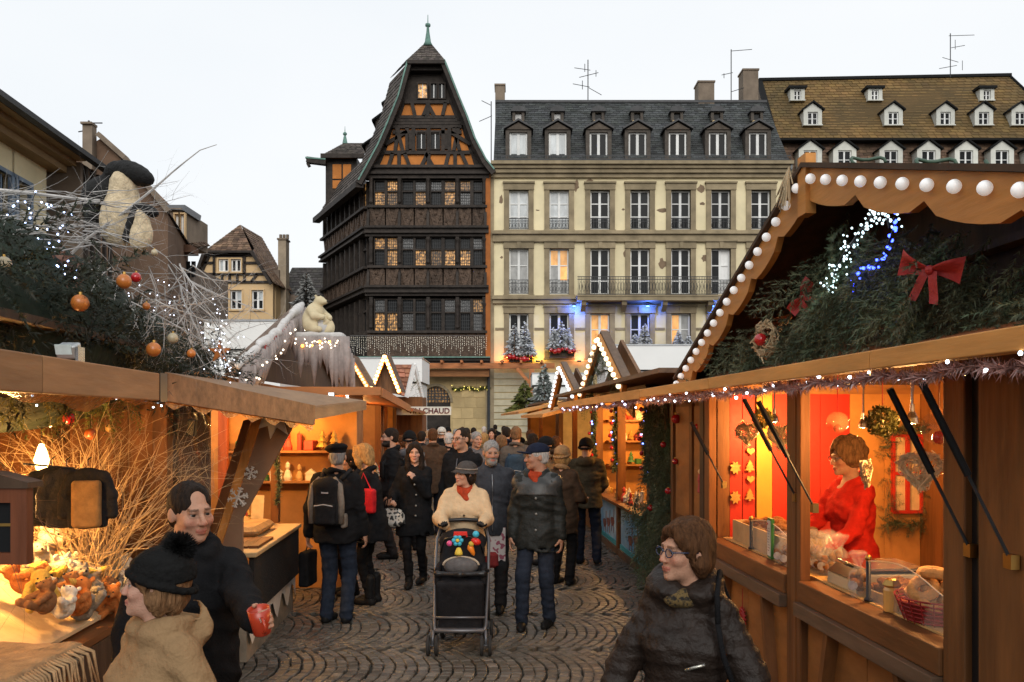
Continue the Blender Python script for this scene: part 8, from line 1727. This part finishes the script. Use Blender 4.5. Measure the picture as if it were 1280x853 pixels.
# --- woman with pompom hat, foreground left
w2 = person('woman in beige hooded coat and black pompom hat beside the toy stall', gp(200,2.95), -40, 1.525, True, 'fair', 'ltbrown', 'bob', coatm=C_beige, hem=.7, thick=.035, legm=C_dnv, collar=.5, head=(-40,-6,0), hat='pom', hatm=fabric('black_knit_hat', (.010,.010,.010), .95, .6, 60), hood=True, det=2, hands=[(-.27,-.05,.80),(.27,-.05,.80)], buttons=(0,(1.15,1.0,.85),M_btn))
# --- man holding a mug
mug_w = Vector(at(338,776,3.2)); loc3 = gp(238,3.65); Mi = (Matrix.Translation((loc3[0], loc3[1], 0)) @ Matrix.Rotation(rad(28), 4, 'Z')).inverted(); tgt = Mi @ (mug_w+Vector((-.06,.05,-.035))); Ri = Mi.to_3x3()
man = person('man in dark coat holding a red mug behind the pompom hat', loc3, 28, 1.71, False, 'warm', 'dark', 'receding', coatm=C_blk, poles=(None,(.2,.3,-1)), hem=.6, thick=.035, legm=C_dnv, collar=.35, head=(18,4,-3), det=2, stubble=True, hands=[(-.28,-.05,.80), tuple(tgt)], handcurl=(28,52), handdir=(None, (tuple(Ri @ Vector((.62,-.45,.22))), tuple(Ri @ Vector((0,.1,-1))))))
R_, wpos = man['hm'][1]; Mm = man['M']; cup = Mm @ Vector(wpos+R_ @ np.array([-.044,.0,-.088])); t = thing('mug', 'red mug with white snowflake held in a hand', 'mug', cup-Vector((0,0,.05))); M_mug = mat('red_ceramic', (.42,.045,.018), .3, .1, 10, 0, spec=.5)
Rm = Matrix.Rotation(rad(14), 3, 'X') @ Matrix.Rotation(rad(-5), 3, 'Y'); MB().lathe([(.024,-.048),(.028,-.05),(.032,-.046),(.036,0),(.041,.05),(.0385,.05),(.033,0),(.026,-.04),(.0,-.04)], cup, 22, Rm).obj('cup', M_mug, t, True)
m = MB(); m.tube([cup+Rm @ Vector((.034*math.cos(1.0)+.028*math.sin(a)*.6, -.036-.026*math.sin(a), .028*math.cos(a))) for a in [math.pi*j/8 for j in range(9)]], .0055, 6); m.obj('handle', M_mug, t, True)
m = MB(); c0 = cup+Rm @ Vector((.018,-.0365,.02))
for k in range(3): a = math.pi*k/3; d = Rm @ Vector((.011*math.cos(a),-.003,.011*math.sin(a))); m.tube([c0-d, c0+d], .0022, 4)
m.obj('snowflake_print', M_wfelt, t)
# --- man with beret and backpack, seen from behind
b1 = person('man in black beret with grey backpack seen from behind at the toy stall', gp(421,8.62), 172, 1.73, False, 'warm', 'grey', 'buzz', coatm=C_blk, hem=.80, thick=.04, legm=C_jean, head=(15,-4,0), hat='beret', hatm=C_blk, det=1, build=1.1, hands=[(-.27,-.06,.82),(.30,.0,.80)])
M_bpk = fabric('backpack_black', (.014,.014,.015), .7); M_bpg = fabric('backpack_grey', (.17,.145,.12), .8)
def backpack(P, lab, mb_, mg, s=1.0, logo=True):
    M = P['M']; t = thing('backpack', lab, 'backpack', M @ Vector((0,.2,1.0))); yb = surf_y(P['V'], 0, 1.2*P['k'], False, .06); S = SDF(.012*s); S.box((0,yb+.07,1.19), (.30,.18,.44), .07); S.ell((0,yb+.09,1.36), (.13,.08,.08), k=.05); S.disp = lambda Q: .004*wob(Q, 30); sdf_obj('main_bag', S, mb_, t, M)
    S = SDF(.012); S.box((0,yb+.165,1.09), (.22,.07,.20), .03); S.disp = lambda Q: .003*wob(Q, 30); sdf_obj('pocket', S, mb_, t, M)
    for q in (-1,1): m = MB(M); m.tube([(q*.145,yb+.12,1.0),(q*.15,yb+.13,1.2),(q*.13,yb+.12,1.36),(q*.07,yb+.10,1.43)], [.03,.032,.03,.02], 7); m.obj('side_panel', mg, t, True); m = MB(M); m.tube([(q*.10,yb-.02,1.41),(q*.13,-.02,1.49),(q*.14,-.13,1.36),(q*.15,-.13,1.15)], .022, 6); m.obj('strap', mb_, t, True)
    m = MB(M); m.tube([(-.09,yb+.205,1.17),(0,yb+.205,1.185),(.09,yb+.205,1.17)], .006, 5); m.obj('zip', mat('pale_zip', (.35,.35,.36), .4), t)
    if logo: m = MB(M); m.box(-.035,.035,yb+.158,yb+.166,1.285,1.305); m.obj('logo_patch', mat('pale_zip', (.35,.35,.36), .4), t)
    S = SDF(.012); S.box((-.155*(1),yb+.06,1.02), (.05,.1,.14), .02); sdf_obj('side_pocket', S, mg, t, M)
backpack(b1, 'black backpack with grey side panels worn by the beret man', M_bpk, M_bpg)
t = thing('carrier_bag', 'black carrier bag hanging from the beret man hand', 'bag', b1['M'] @ Vector((.30,0,.45))); S = SDF(.014); S.box((.30,-.02,.52), (.10,.27,.34), .02); S.disp = lambda P: .006*wob(P, 25); sdf_obj('bag_body', S, C_blk, t, b1['M']); m = MB(b1['M']); m.tube([(.30,-.1,.68),(.30,-.04,.78),(.30,.06,.68)], .006, 5); m.obj('handle', C_blk, t)
# --- blond woman in black
w3 = person('blond woman in black coat leaning toward the toy stall with a red bag', gp(464,9.5), -100, 1.70, True, 'warm', 'blond', 'blondbob', coatm=C_blk, hem=.70, flare=.05, thick=.03, legm=C_legg, legs='slim', boots=True, head=(-10,14,0), det=1, lean=6, hands=[(-.16,-.30,1.05),(.2,-.25,1.0)])
t = thing('red_bag', 'bright red bag on the blond woman arm', 'bag', w3['M'] @ Vector((.28,.05,.95))); S = SDF(.012); S.box((.29,.04,1.13), (.08,.22,.26), .03); S.disp = lambda P: .005*wob(P, 25); sdf_obj('bag_body', S, fabric('red_bag', (.45,.015,.02), .5), t, w3['M']); m = MB(w3['M']); m.tube([(.29,-.04,1.25),(.25,0,1.42),(.29,.1,1.25)], .008, 5); m.obj('handle', fabric('red_bag', (.45,.015,.02), .5), t)
# --- woman in long black coat with long hair
w4 = person('woman with long dark hair in buttoned black coat walking with a patterned handbag', gp(519,10.5), -8, 1.70, True, 'fair', 'dark', 'long', coatm=C_blk, hem=.63, flare=.035, thick=.03, legm=C_legg, legs='slim', boots=True, head=(12,2,0), det=1, buttons=(.05,(1.26,1.13,1.0,.88),M_btn), feet=[(-.05,-.12,0),(.06,.14,.02)], hands=[(-.21,-.22,1.02),(.05,-.2,1.28)], handcurl=(55,55), handdir=(None,((-.5,-.3,.7),(0,-.5,-1))))
t = thing('handbag', 'black and white patterned handbag on the long-haired woman arm', 'bag', w4['M'] @ Vector((-.25,-.15,.72))); S = SDF(.011); S.loft([.72,.76,.86,.92,.94], [.10,.165,.16,.12,.06], [.05,.075,.065,.045,.03], -.24, -.17); S.disp = lambda P: .004*wob(P, 25); sdf_obj('bag_body', S, mat('patterned_leather', (.42,.40,.36), .5, .4, 32, .1, 60, c2=(.02,.02,.02), thr=(.46,.5), detail=0), t, w4['M'])
for dy in (-.04,.04): m = MB(w4['M']); m.tube([(-.32,-.17+dy,.92),(-.30,-.17+dy,1.04),(-.24,-.17+dy,1.09),(-.18,-.17+dy,1.04),(-.16,-.17+dy,.92)], .008, 6); m.obj('handle', C_blk, t, True)
# --- woman in cream coat pushing the stroller
SY = 7.75; sx, sy = gp(577,SY)
w5 = person('woman in cream wool coat and grey brimmed hat pushing the stroller', (sx-.0, SY+.55), 0, 1.57, True, 'fair', 'dark', 'bob', coatm=C_cream, hem=.78, thick=.045, legm=C_blk, head=(-48,-2,4), hat='cloche', hatm=fabric('grey_felt', (.055,.05,.048), .95, .4, 60), scarfm=C_rust, det=1, gloves=(.010,.010,.011), hands=[(-.17,-.36,1.04),(.17,-.36,1.04)], buttons=(.0,(1.22,1.08,.94),fabric('brown_button', (.05,.03,.02), .4)), collar=.25, build=1.08, handcurl=(60,60))
# --- bearded man, man in glasses
person('grey bearded man in dark jacket with grey shoulders walking behind the cream coat', gp(614,9.1), 6, 1.755, False, 'tan', 'grey', 'short', coatm=fabric('slate_jacket', (.035,.036,.042), .6), hem=.80, thick=.035, legm=C_blk2, head=(6,4,0), beard=True, det=1, zipm=M_zip, hands=[(-.25,-.06,.86),(.27,-.06,.80)], build=1.05)
t = thing('gift_bag', 'white paper bag with small dots carried by the bearded man', 'bag', gp(622,9.0)+(.52,)); c = at(622,680,9.0); MB().cbox(c, (.16,.09,.34)).obj('bag_body', mat('dotted_paper', (.55,.50,.48), .7, .3, 30, .1, 30, c2=(.3,.08,.12), thr=(.36,.40), detail=0), t); m = MB(); m.tube([c+Vector((-.05,0,.17)), c+Vector((0,0,.26)), c+Vector((.05,0,.17))], .004, 4); m.obj('handle', M_wick, t)
c = at(615,700,8.95); tag(MB().rbox(c, (.13,.1,.16), .03).obj('small_red_bag', fabric('dull_red', (.22,.03,.03), .6)), 'dull red pouch hanging below the dotted paper bag', 'bag')
person('tall man in glasses and black hooded jacket looking aside beside the long-haired woman', gp(577,10.6), -20, 1.87, False, 'warm', 'dark', 'buzz', coatm=C_blk, hem=.82, thick=.035, legm=C_blk2, head=(-22,0,0), stubble=True, glasses=M_black, det=1, hood=True, collar=.15, zipm=C_grey, build=1.05)
# --- man with cap
cm_ = person('elderly man in navy cap black jacket and jeans with red scarf beside the stroller', gp(671,8.42), -12, 1.74, False, 'tan', 'white', 'short', coatm=C_wax, hem=.74, flare=.03, thick=.04, legm=C_jean, head=(-64,2,0), hat='cap', hatm=C_navy, scarfm=C_rust, det=1, feet=[(-.13,-.10,0),(.11,.06,0)], hands=[(-.245,-.08,.78),(.25,-.04,.78)], buttons=(.02,(1.25,1.10,.95),M_btn), collar=.3, build=1.0)
S = SDF(.014); k = cm_['k']; [S.cone(cm_['K'](q*.05,.01,1.428), cm_['K'](q*.16,.01,1.392), .082*k, .090*k, .05) for q in (-1,1)]; S.loft(np.array([1.27,1.38,1.44])*k, np.array([.225,.19,.10])*k, np.array([.182,.15,.09])*k, 0, .005); S.loft(np.array([1.40,1.6])*k, .08*k, .08*k, 0, .02, sub=True); S.disp = lambda P: .005*wob(P, 30); sdf_obj('leather_yoke', S, fabric('grey_leather', (.04,.042,.042), .42, .2, 60, .3, 10, 0, .35), cm_['t'], cm_['M'])
# --- man with hood at the blue panels
person('person in olive hooded jacket and black beanie standing at the blue-fronted stall', gp(733,12.1), 168, 1.70, False, 'warm', 'dark', 'buzz', coatm=C_oliv, hem=.80, thick=.045, legm=C_dnv, head=(-10,0,0), hat='beanie', hatm=C_blk, hood=True, det=1, feet=[(-.16,.12,.03),(.10,-.02,0)], hands=[(-.16,-.25,1.0),(.16,-.25,1.0)], build=1.1)
# --- saleswoman
person('saleswoman in bright red jacket behind the biscuit counter', (at(1068,525,5.85).x, 5.85), -72, 1.66, True, 'warm', 'ltbrown', 'curly', coatm=C_redw, hem=.85, thick=.02, legm=C_blk, head=(-8,6,0), glasses=M_zip, det=2, lean=4, z0=.18, hands=[(-.15,-.38,1.02),(.15,-.36,.98)], collar=.1, build=.96)
# --- people further along
person('person in tan knitted hat and dark coat behind the capped man', gp(703,10.6), 150, 1.64, True, 'fair', 'blond', 'bob', coatm=C_brn, hem=.62, thick=.04, legm=C_blk, hat='beanie', hatm=C_tanh, scarfm=C_tanh, det=1, hands=[(-.16,-.25,1.0),(.16,-.25,1.0)])
person('person in black knitted hat with brown collar near the far right stalls', gp(682,12.0), -120, 1.72, False, 'fair', 'dark', 'buzz', coatm=C_khaki, hem=.70, thick=.04, legm=C_dnv, hat='beanie', hatm=C_blk, det=1)
bp = person('man in grey-brown jacket and khaki trousers with blue backpack seen from behind', gp(645,14.2), 178, 1.86, False, 'warm', 'ltbrown', 'short', coatm=fabric('taupe', (.10,.08,.065)), hem=.82, thick=.035, legm=C_khaki, det=1)
backpack(bp, 'slate blue backpack on the khaki-trousered man', fabric('slate_blue', (.03,.05,.075), .7), fabric('slate_blue2', (.022,.035,.055), .7), 1.0, False)
bp2 = person('bearded man in dark jacket with yellow bag looking at the left stalls', gp(489,12.6), -75, 1.85, False, 'warm', 'dark', 'short', coatm=C_blk, hem=.8, thick=.04, legm=C_blk2, beard=True, glasses=M_black, det=1)
backpack(bp2, 'black and yellow backpack on the bearded man at the left stalls', M_bpk, fabric('mustard', (.30,.19,.03), .8), 1.0, False)
person('person in grey hooded top and dark cap seen from behind beside the bearded backpacker', gp(512,13.4), 175, 1.78, False, 'fair', 'dark', 'buzz', coatm=C_grey, hem=.8, thick=.04, legm=C_blk, hat='beanie', hatm=C_blk, hood=True, det=1)
person('dark-haired person peering between the beret man and the blond woman', gp(437,10.0), -60, 1.62, True, 'warm', 'dark', 'bob', coatm=C_blk2, legm=C_blk, det=1)
rg = np.random.default_rng(77)
FAR = [(541,15.0,178,1.82,C_brn,'brown','short',None,'man in brown coat seen from behind in mid crowd'),(561,15.5,170,1.74,C_blk,'white','short',None,'white-haired person in black quilted jacket seen from behind'),(595,14.0,20,1.78,C_grey,'grey','short',None,'grey-haired person in pale grey coat behind the glasses man'),(627,15.2,190,1.70,C_blk,'ltbrown','bob',None,'woman with wavy brown hair in black near the blue backpack'),(633,17.5,185,1.83,C_navy,'dark','short',None,'man in navy jacket just beyond the blue backpack'),(527,17,160,1.75,C_blk2,'dark','short',None,'dark-haired person in charcoal coat by the left stalls'),(583,18.5,5,1.80,C_blk,'dark','short',None,'man in black facing this way in the far crowd'),(605,17.5,170,1.70,C_khaki,'blond','bob',None,'blond person in khaki coat in the far crowd'),(663,18.5,150,1.76,C_oliv,'brown','short',None,'person in olive coat by the far right stall'),(552,20,180,1.78,C_blk,'white','buzz','beanie','person in white knitted hat in the far crowd'),(570,21.5,175,1.74,C_brn,'grey','short',None,'grey-haired person in brown among the far crowd'),(615,21,0,1.76,C_navy,'dark','bob',None,'woman in navy walking this way in the far crowd'),(536,22.5,170,1.72,C_grey,'grey','short',None,'person in grey beneath the hot wine sign'),(645,23,190,1.80,C_blk,'brown','short',None,'person in black near the last right stall'),(592,25,180,1.75,C_blk2,'dark','short',None,'person in charcoal deep in the crowd'),(560,27,10,1.72,C_blk,'dark','buzz','beanie','person in dark beanie under the arched door'),(630,27,180,1.78,C_brn,'dark','short',None,'dark-haired person in brown before the sandstone wall'),(605,30,180,1.74,C_grey,'white','short',None,'white-haired person near the sandstone wall'),(578,33,0,1.70,C_navy,'brown','bob',None,'small figure in navy far along the aisle'),(619,35,180,1.78,C_blk,'dark','short',None,'small dark figure at the end of the aisle'),(548,32,180,1.76,C_blk2,'dark','short',None,'small charcoal figure before the arched door'),(695,14.5,160,1.70,C_brn,'brown','short',None,'person in brown coat leaning to the pale-walled stall'),(502,16.2,-90,1.68,C_blk,'brown','bob',None,'woman in black turned to the left stalls'),(666,15.6,200,1.72,C_blk2,'dark','bob',None,'dark-haired woman in charcoal by the pale-walled stall')]
for (px, Y, yaw, h, cm, hr, st, ht, lab) in FAR:
    person(lab, gp(px, Y), yaw+rg.uniform(-15,15), h, st == 'bob', ('fair','warm')[int(rg.integers(2))], hr, st, coatm=cm, hem=rg.uniform(.66,.82), thick=.04, legm=(C_blk, C_dnv, C_jean)[int(rg.integers(3))], hat=ht, hatm=(fabric('white_knit', (.5,.48,.44)) if 'white' in lab else C_blk), det=0 if Y > 16.9 else 1, group='people in the far crowd', feet=[(-.1,rg.uniform(-.12,.12),0),(.1,rg.uniform(-.12,.12),0)])
# ------------------------------------------------------------------ stroller
ST = thing('stroller', 'black stroller with grey frame, padded seat and a bar of bright toys', 'stroller', (sx, SY-.25, 0)); MS = Matrix.Translation((sx, SY, 0)); M_fr = mat('stroller_frame', (.14,.14,.15), .4, .1, 8, 0, metal=.5); M_tyre = mat('tyre', (.02,.02,.02), .8); M_hub = mat('hub_grey', (.16,.155,.15), .5)
def sp_(name, m_, f, par=ST, sm=True): m = MB(MS); f(m); return m.obj(name, m_, par, sm)
for s in (-1,1):
    sp_('side_frame', M_fr, lambda m: m.tube([(s*.20,.32,1.02),(s*.235,.20,.90),(s*.235,.0,.62),(s*.22,-.22,.22),(s*.21,-.30,.20)], .014, 8)); sp_('rear_leg', M_fr, lambda m: m.tube([(s*.235,.02,.62),(s*.235,.22,.17)], .013, 8)); sp_('side_rail', M_fr, lambda m: m.tube([(s*.235,-.03,.42),(s*.235,.15,.36)], .009, 6))
sp_('handle', M_black, lambda m: m.tube([(-.20,.32,1.02),(-.18,.36,1.05),(0,.38,1.06),(.18,.36,1.05),(.20,.32,1.02)], .019, 8))
for (s, y_) in ((-1,-.36),(1,-.36),(-1,.25),(1,.25)):
    for d in (-.035,.035):
        c = Vector((s*.225+d, y_, .085)); Rw = Matrix.Rotation(rad(90), 3, 'Y'); w = MB(MS); w.lathe([(.06,-.013),(.078,-.014),(.085,-.008),(.085,.008),(.078,.014),(.06,.013)], c, 20, Rw); wo = w.obj('wheel', M_tyre, ST, True); h_ = MB(MS); h_.lathe([(.0,-.012),(.03,-.016),(.062,-.010),(.062,.010),(.03,.016),(0,.012)], c, 16, Rw); h_.obj('hub', M_hub, wo, True)
    sp_('wheel_fork', M_fr, lambda m: (m.tube([(s*.225,y_,.085),(s*.222,y_+.05,.2)], .013, 7), m.tube([(s*.225-.04,y_,.085),(s*.225+.04,y_,.085)], .009, 6)))
def sps(name, m_, f, h=.012):
    S = SDF(h); f(S); S.disp = lambda P: .003*wob(P, 35); return sdf_obj(name, S, m_, ST, MS)
M_pad = fabric('stroller_black', (.014,.014,.016), .75); M_pg = fabric('stroller_grey', (.10,.10,.105), .8); M_pw = fabric('stroller_piping', (.42,.36,.28), .8)
sps('seat_shell', M_pad, lambda S: (S.box((0,-.02,.55), (.40,.30,.10), .04), S.box((0,.10,.74), (.40,.10,.44), .05, rotm(-20,0,0)), S.box((-.2,-.02,.63), (.05,.34,.16), .025), S.box((.2,-.02,.63), (.05,.34,.16), .025)))
sps('canopy', M_pad, lambda S: (S.ell((0,.20,.88), (.215,.16,.12)), S.ell((0,.10,.83), (.18,.16,.12), sub=True, k=.02)))
sps('baby_mat', M_pg, lambda S: S.ell((0,-.06,.70), (.15,.10,.085), rotm(-25,0,0)))
sp_('mat_piping', M_pw, lambda m: m.tube([(.155*math.cos(a), -.10+.02*math.sin(a), .715+.07*math.sin(a)) for a in [math.pi*j/12 for j in range(13)]], .010, 6))
sps('footmuff', M_pad, lambda S: (S.box((0,-.22,.44), (.41,.07,.34), .03, rotm(14,0,0)),)); sps('bumper_bar', M_black, lambda S: S.chain([(-.225,-.05,.66),(-.2,-.2,.66),(0,-.25,.66),(.2,-.2,.66),(.225,-.05,.66)], [.022]*5))
sp_('foot_bar', M_fr, lambda m: m.tube([(-.215,-.27,.30),(.215,-.27,.30)], .010, 7)); sp_('front_plate', M_fr, lambda m: m.rbox((0,-.29,.195), (.42,.07,.035), .01)); sps('basket', M_pad, lambda S: (S.box((0,.0,.24), (.38,.42,.16), .03), S.box((0,.0,.31), (.33,.37,.18), .03, sub=True)))
TY = thing('toy_bar', 'arch of bright plastic toys clipped to the stroller', 'toy', MS @ Vector((0,-.1,.9))); MT_ = {n: mat('toy_'+n, c, .35, .05, 10, 0) for n, c in (('red',(.65,.03,.02)),('cyan',(.05,.45,.65)),('yellow',(.75,.45,.02)),('orange',(.75,.22,.02)),('pink',(.6,.08,.25)),('green',(.1,.4,.05)))}
m = MB(MS); m.tube([(-.19,.05,.80),(-.15,-.02,.93),(0,-.05,.97),(.15,-.02,.93),(.19,.05,.80)], .009, 6); m.obj('arch', M_black, TY, True)
for (x, z, r, c, nm) in ((-.03,.93,.05,'cyan','flower'),(-.03,.93,.02,'yellow','flower_centre'),(-.10,.905,.03,'pink','ball'),(-.02,.835,.035,'yellow','bell'),(.09,.85,.04,'orange','carrot'),(.13,.92,.048,'red','bird'),(.13,.985,.035,'cyan','ring'),(.09,.90,.03,'yellow','beak')):
    if nm == 'flower':
        m = MB(MS)
        for k in range(6): a = math.pi*k/3; m.sph((x+.033*math.cos(a),-.09,z+.033*math.sin(a)), (.02,.014,.02), 8, 6)
        m.obj('toy_flower', MT_[c], TY, True)
    elif nm == 'carrot': MB(MS).lathe([(.0,-.06),(.018,-.04),(.03,.02),(.015,.045),(0,.05)], (x,-.09,z), 10, Matrix.Rotation(rad(-25),3,'Y')).obj('toy_carrot', MT_[c], TY, True)
    elif nm == 'bell': MB(MS).lathe([(.036,-.03),(.034,-.01),(.018,.03),(.0,.035)], (x,-.09,z), 12).obj('toy_bell', MT_[c], TY, True)
    elif nm == 'bird': MB(MS).sph((x,-.09,z), (.045,.035,.032), 10, 8, Matrix.Rotation(rad(20),3,'Y')).obj('toy_bird', MT_[c], TY, True)
    else: MB(MS).sph((x,-.10,z), r*.85, 10, 8).obj('toy_'+nm, MT_[c], TY, True)
m = MB(MS); m.box(-.06,.05,-.1,-.07,.975,.995); m.tube([(-.06,-.085,.96),(-.06,-.085,1.0),(.05,-.085,1.0),(.05,-.085,.96)], .008, 6); m.obj('toy_gate', MT_['red'], TY)
